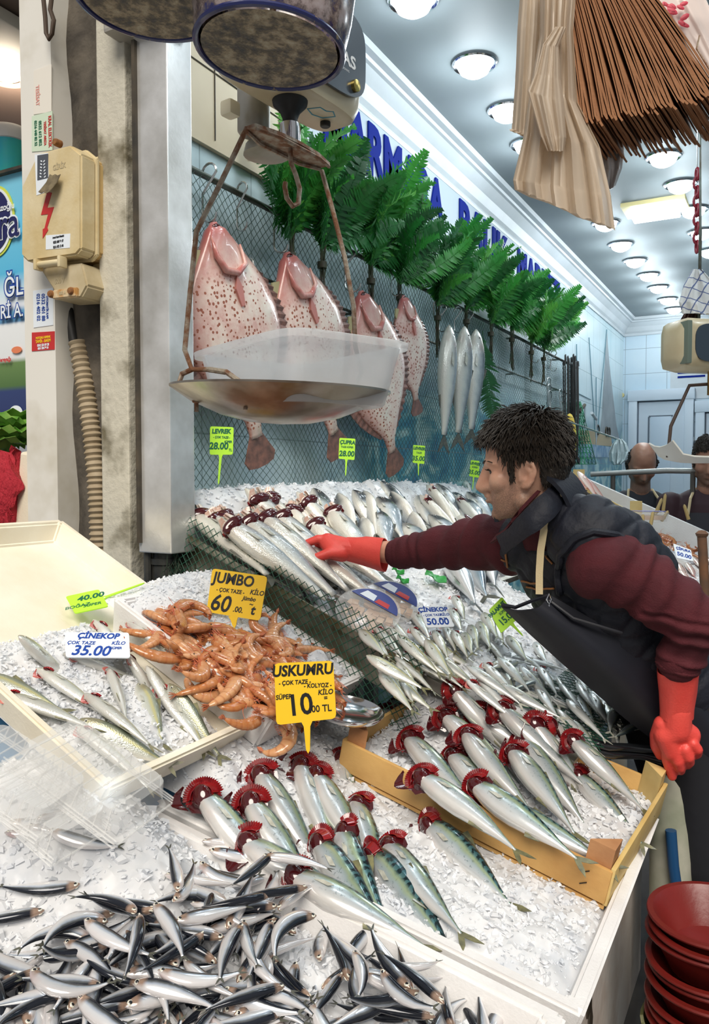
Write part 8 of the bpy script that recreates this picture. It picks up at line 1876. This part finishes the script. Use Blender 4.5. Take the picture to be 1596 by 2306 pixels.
# pipe rail in front of the two men
mb = MB().tube([at(1330, 1068, 4.7), at(1500, 1060, 4.5), at(1640, 1062, 4.4)], .016, 10); a = at(1440, 1066, 4.55)
tag(mb.build('pipe_rail', mat('galvanised_pipe', (.32, .33, .32), .4, .7)), 'galvanised pipe rail in front of the bald man', 'rail')
mb = MB().tube([at(1380, 1066, 4.65), Vector((at(1380, 1066, 4.65).x, at(1380, 1066, 4.65).y, 0))], .014, 8); mb.tube([at(1560, 1062, 4.45), Vector((at(1560, 1062, 4.45).x, at(1560, 1062, 4.45).y, 0))], .014, 8)
tag(mb.build('rail_support', mat('pipe_support', (.12, .11, .10), .5, .5)), 'dark support posts under the pipe rail', 'post')
# plastic bag hanging beside the mural
drape('plastic_bag', [(1388, 1400, 990, 988), (1378, 1410, 1000, 998), (1370, 1418, 1020, 1018), (1372, 1412, 1038, 1035), (1380, 1400, 1046, 1044)], 5.4, .10, .03, 3, 'crumpled white plastic bag hanging left of the bald man', mat('crumpled_white', (.62, .72, .74), .3), seed=11)
mb = MB().tube([at(1394, 990, 5.4), at(1394, 900, 5.4) * 1.0], .006, 6)
q = onX(1394, 965, XW); mb = MB().tube([at(1394, 990, 5.4), Vector((XW, at(1394, 990, 5.4).y + .3, at(1394, 990, 5.4).z + .3))], .006, 6); tag(mb.build('bag_string', M_hook), 'string holding the crumpled white bag at the wall', 'string')
# painted ship on the tiles
def wallpoly(pts, m, name, par, off): 
    c = [onX(x, y, XW + off) for x, y in pts]; k = len(c); mb = MB(); mb.add([p_[:] for p_ in c] + [(p_.x - .003, p_.y, p_.z) for p_ in c], [tuple(range(k)), tuple(range(2 * k - 1, k - 1, -1))] + [(i, k + i, k + (i + 1) % k, (i + 1) % k) for i in range(k)]); o = mb.build(name, m, par, smooth=False)
    if par is not None: o.data.transform(Matrix.Translation(-par.location))
    return o
sm = empty('ship_mural', onX(1360, 950, XW), 'sailing ship painted on the tiles near the far corner', 'mural')
wallpoly([(1366, 742), (1372, 820), (1388, 960), (1395, 990), (1350, 985), (1356, 930), (1362, 820)], mat('grey_sail', (.26, .29, .31), .4, var=(.36, .40, .41), vscale=4), 'sail', sm, .004)
wallpoly([(1300, 965), (1330, 970), (1375, 980), (1378, 1005), (1310, 1000)], mat('tan_hull', (.55, .42, .24), .5), 'hull', sm, .007)
wallpoly([(1285, 1000), (1330, 1000), (1385, 1008), (1385, 1030), (1285, 1028)], mat('blue_sea', (.10, .26, .48), .4, var=(.45, .60, .70), vscale=9), 'sea', sm, .010)
mb = MB()
for a, b in (((1326, 760), (1340, 985)), ((1366, 742), (1344, 985)), ((1342, 850), (1342, 985)), ((1298, 775), (1300, 900)), ((1290, 880), (1330, 900))): mb.tube([onX(*a, XW + .006), onX(*b, XW + .006)], .004, 4)
o = mb.build('rigging', mat('rigging_blue', (.10, .24, .30), .5), sm); o.data.transform(Matrix.Translation(-sm.location))
for k, (x, y) in enumerate(((1346, 968), (1366, 972), (1371, 973))):
    c = onX(x, y, XW + .012); o = MB().tube([c + Vector((0, .06 * math.cos(t), .05 * math.sin(t))) for t in [2 * PI * i / 16 for i in range(16)]], .008, 5, closed=True).build('porthole', M_dark, sm); o.data.transform(Matrix.Translation(-sm.location))
# knives on the wall
for k, (x0, y0, x1, y1, lab) in enumerate(((1316, 912, 1304, 928, 'dark handled knife on the wall right of the black hooks'), (1332, 930, 1342, 944, 'white handled knife on the wall right of the black hooks'))):
    a, b = onX(x0, y0, XW + .06), onX(x1, y1, XW + .06); kn = empty('knife', a, lab, 'knife'); d = b - a
    o = MB().tube([Vector((0, 0, 0)), d], .016, 8).build('handle', M_dark if k == 0 else M_white, kn)
    MB().prism([(0, 0), (.05, 0), (.06, .20), (.0, .28)], .004, basis(d if k else d * 0, (0, 1, 0), (0, .2, -1))).build('blade', M_hook, kn, smooth=False)
P = [[onX(1292 + 50 * j / 6 * (.3 + .7 * i / 11), 905 + 140 * i / 11, XW + .06 + .04 * math.sin(j + i)) for j in range(7)] for i in range(12)]
mb = MB(); M_gnet = mat('bright_green_net', (.01, .26, .10), .5)
for i in range(12):
    mb.tube(P[i], .004, 4)
for j in range(7): mb.tube([P[i][j] for i in range(12)], .004, 4)
for i in range(11):
    for j in range(6): mb.tube([P[i][j], P[i + 1][j + 1]], .003, 4)
tag(mb.build('green_net', M_gnet, angle=180), 'bright green net hanging below the knives, right of the black hooks', 'net')
c = onX(1282, 990, -1.62); mb = MB().ball(c, (.05, .13, .22), 14, 10); tag(mb.build('yellow_float', mat('yellow_sponge', (.62, .46, .06), .7, var=(.50, .34, .03), vscale=20), loc=c), 'yellow net bundle hanging behind the black hooks', 'bundle')
# stacked red bowls with the bucket below
M_bowl = mat('red_bowl', (.15, .014, .010), .35, var=(.17, .012, .010), vscale=10, bmp=.05, bscale=80)
C0 = Vector((-.125, 1.86, .50)); bowl0 = None
for k in range(9):
    z = .50 - .022 * k - (.03 if k > 2 else 0) - (.03 if k > 5 else 0)
    if bowl0 is None:
        bowl0 = MB().lathe([(0, -.085), (.07, -.085), (.085, -.078), (.118, -.012), (.125, -.004), (.134, -.004), (.136, .0), (.134, .004), (.122, .004), (.112, -.010), (.080, -.072), (0, -.078)], 44, caps=False).build('bowl', M_bowl, angle=40); o = bowl0
    else: o = bowl0.copy(); COL.objects.link(o)
    o.location = (C0.x + .004 * math.sin(k * 2), C0.y + .004 * math.cos(k * 3), z); o.rotation_euler = (R(random.uniform(-2, 2)), R(random.uniform(-2, 2)), 0)
    tag(o, 'red plastic bowl in the stack at the lower right, %s from the top' % ordinal(k), 'bowl', 'stacked red bowls')
mb = MB().lathe([(0, 0), (.11, 0), (.12, .01), (.14, .22), (.145, .225), (.138, .228), (.115, .02), (0, .015)], 36, Matrix.Translation((C0.x, C0.y, .02)), caps=False); tag(mb.build('bucket', mat('mossy_bucket', (.10, .11, .03), .5, var=(.30, .30, .16), vscale=14, lo=.55, hi=.62), loc=(C0.x, C0.y, .02)), 'mossy green bucket under the stacked red bowls', 'bucket')
mb = MB().tube([at(1510, 1870, 2.05), at(1516, 1950, 2.05), at(1530, 2050, 2.05), at(1530, 2200, 2.05)], .014, 10); tag(mb.build('blue_hose', mat('blue_hose', (.01, .06, .16), .4)), 'blue hose hanging behind the foam box corner at the lower right', 'hose')
c = Vector((-.255, 2.235, .56)); mb = MB().lathe([(0, -.5), (.05, -.5), (.055, .0), (.06, .09), (.05, .11), (0, .11)], 20, Matrix.Translation(c), caps=False); tag(mb.build('net_wrapped_post', mat('pale_post', (.45, .44, .36), .6, var=(.28, .30, .22), vscale=8), loc=c), 'pale rounded post under the hanging red glove', 'post')
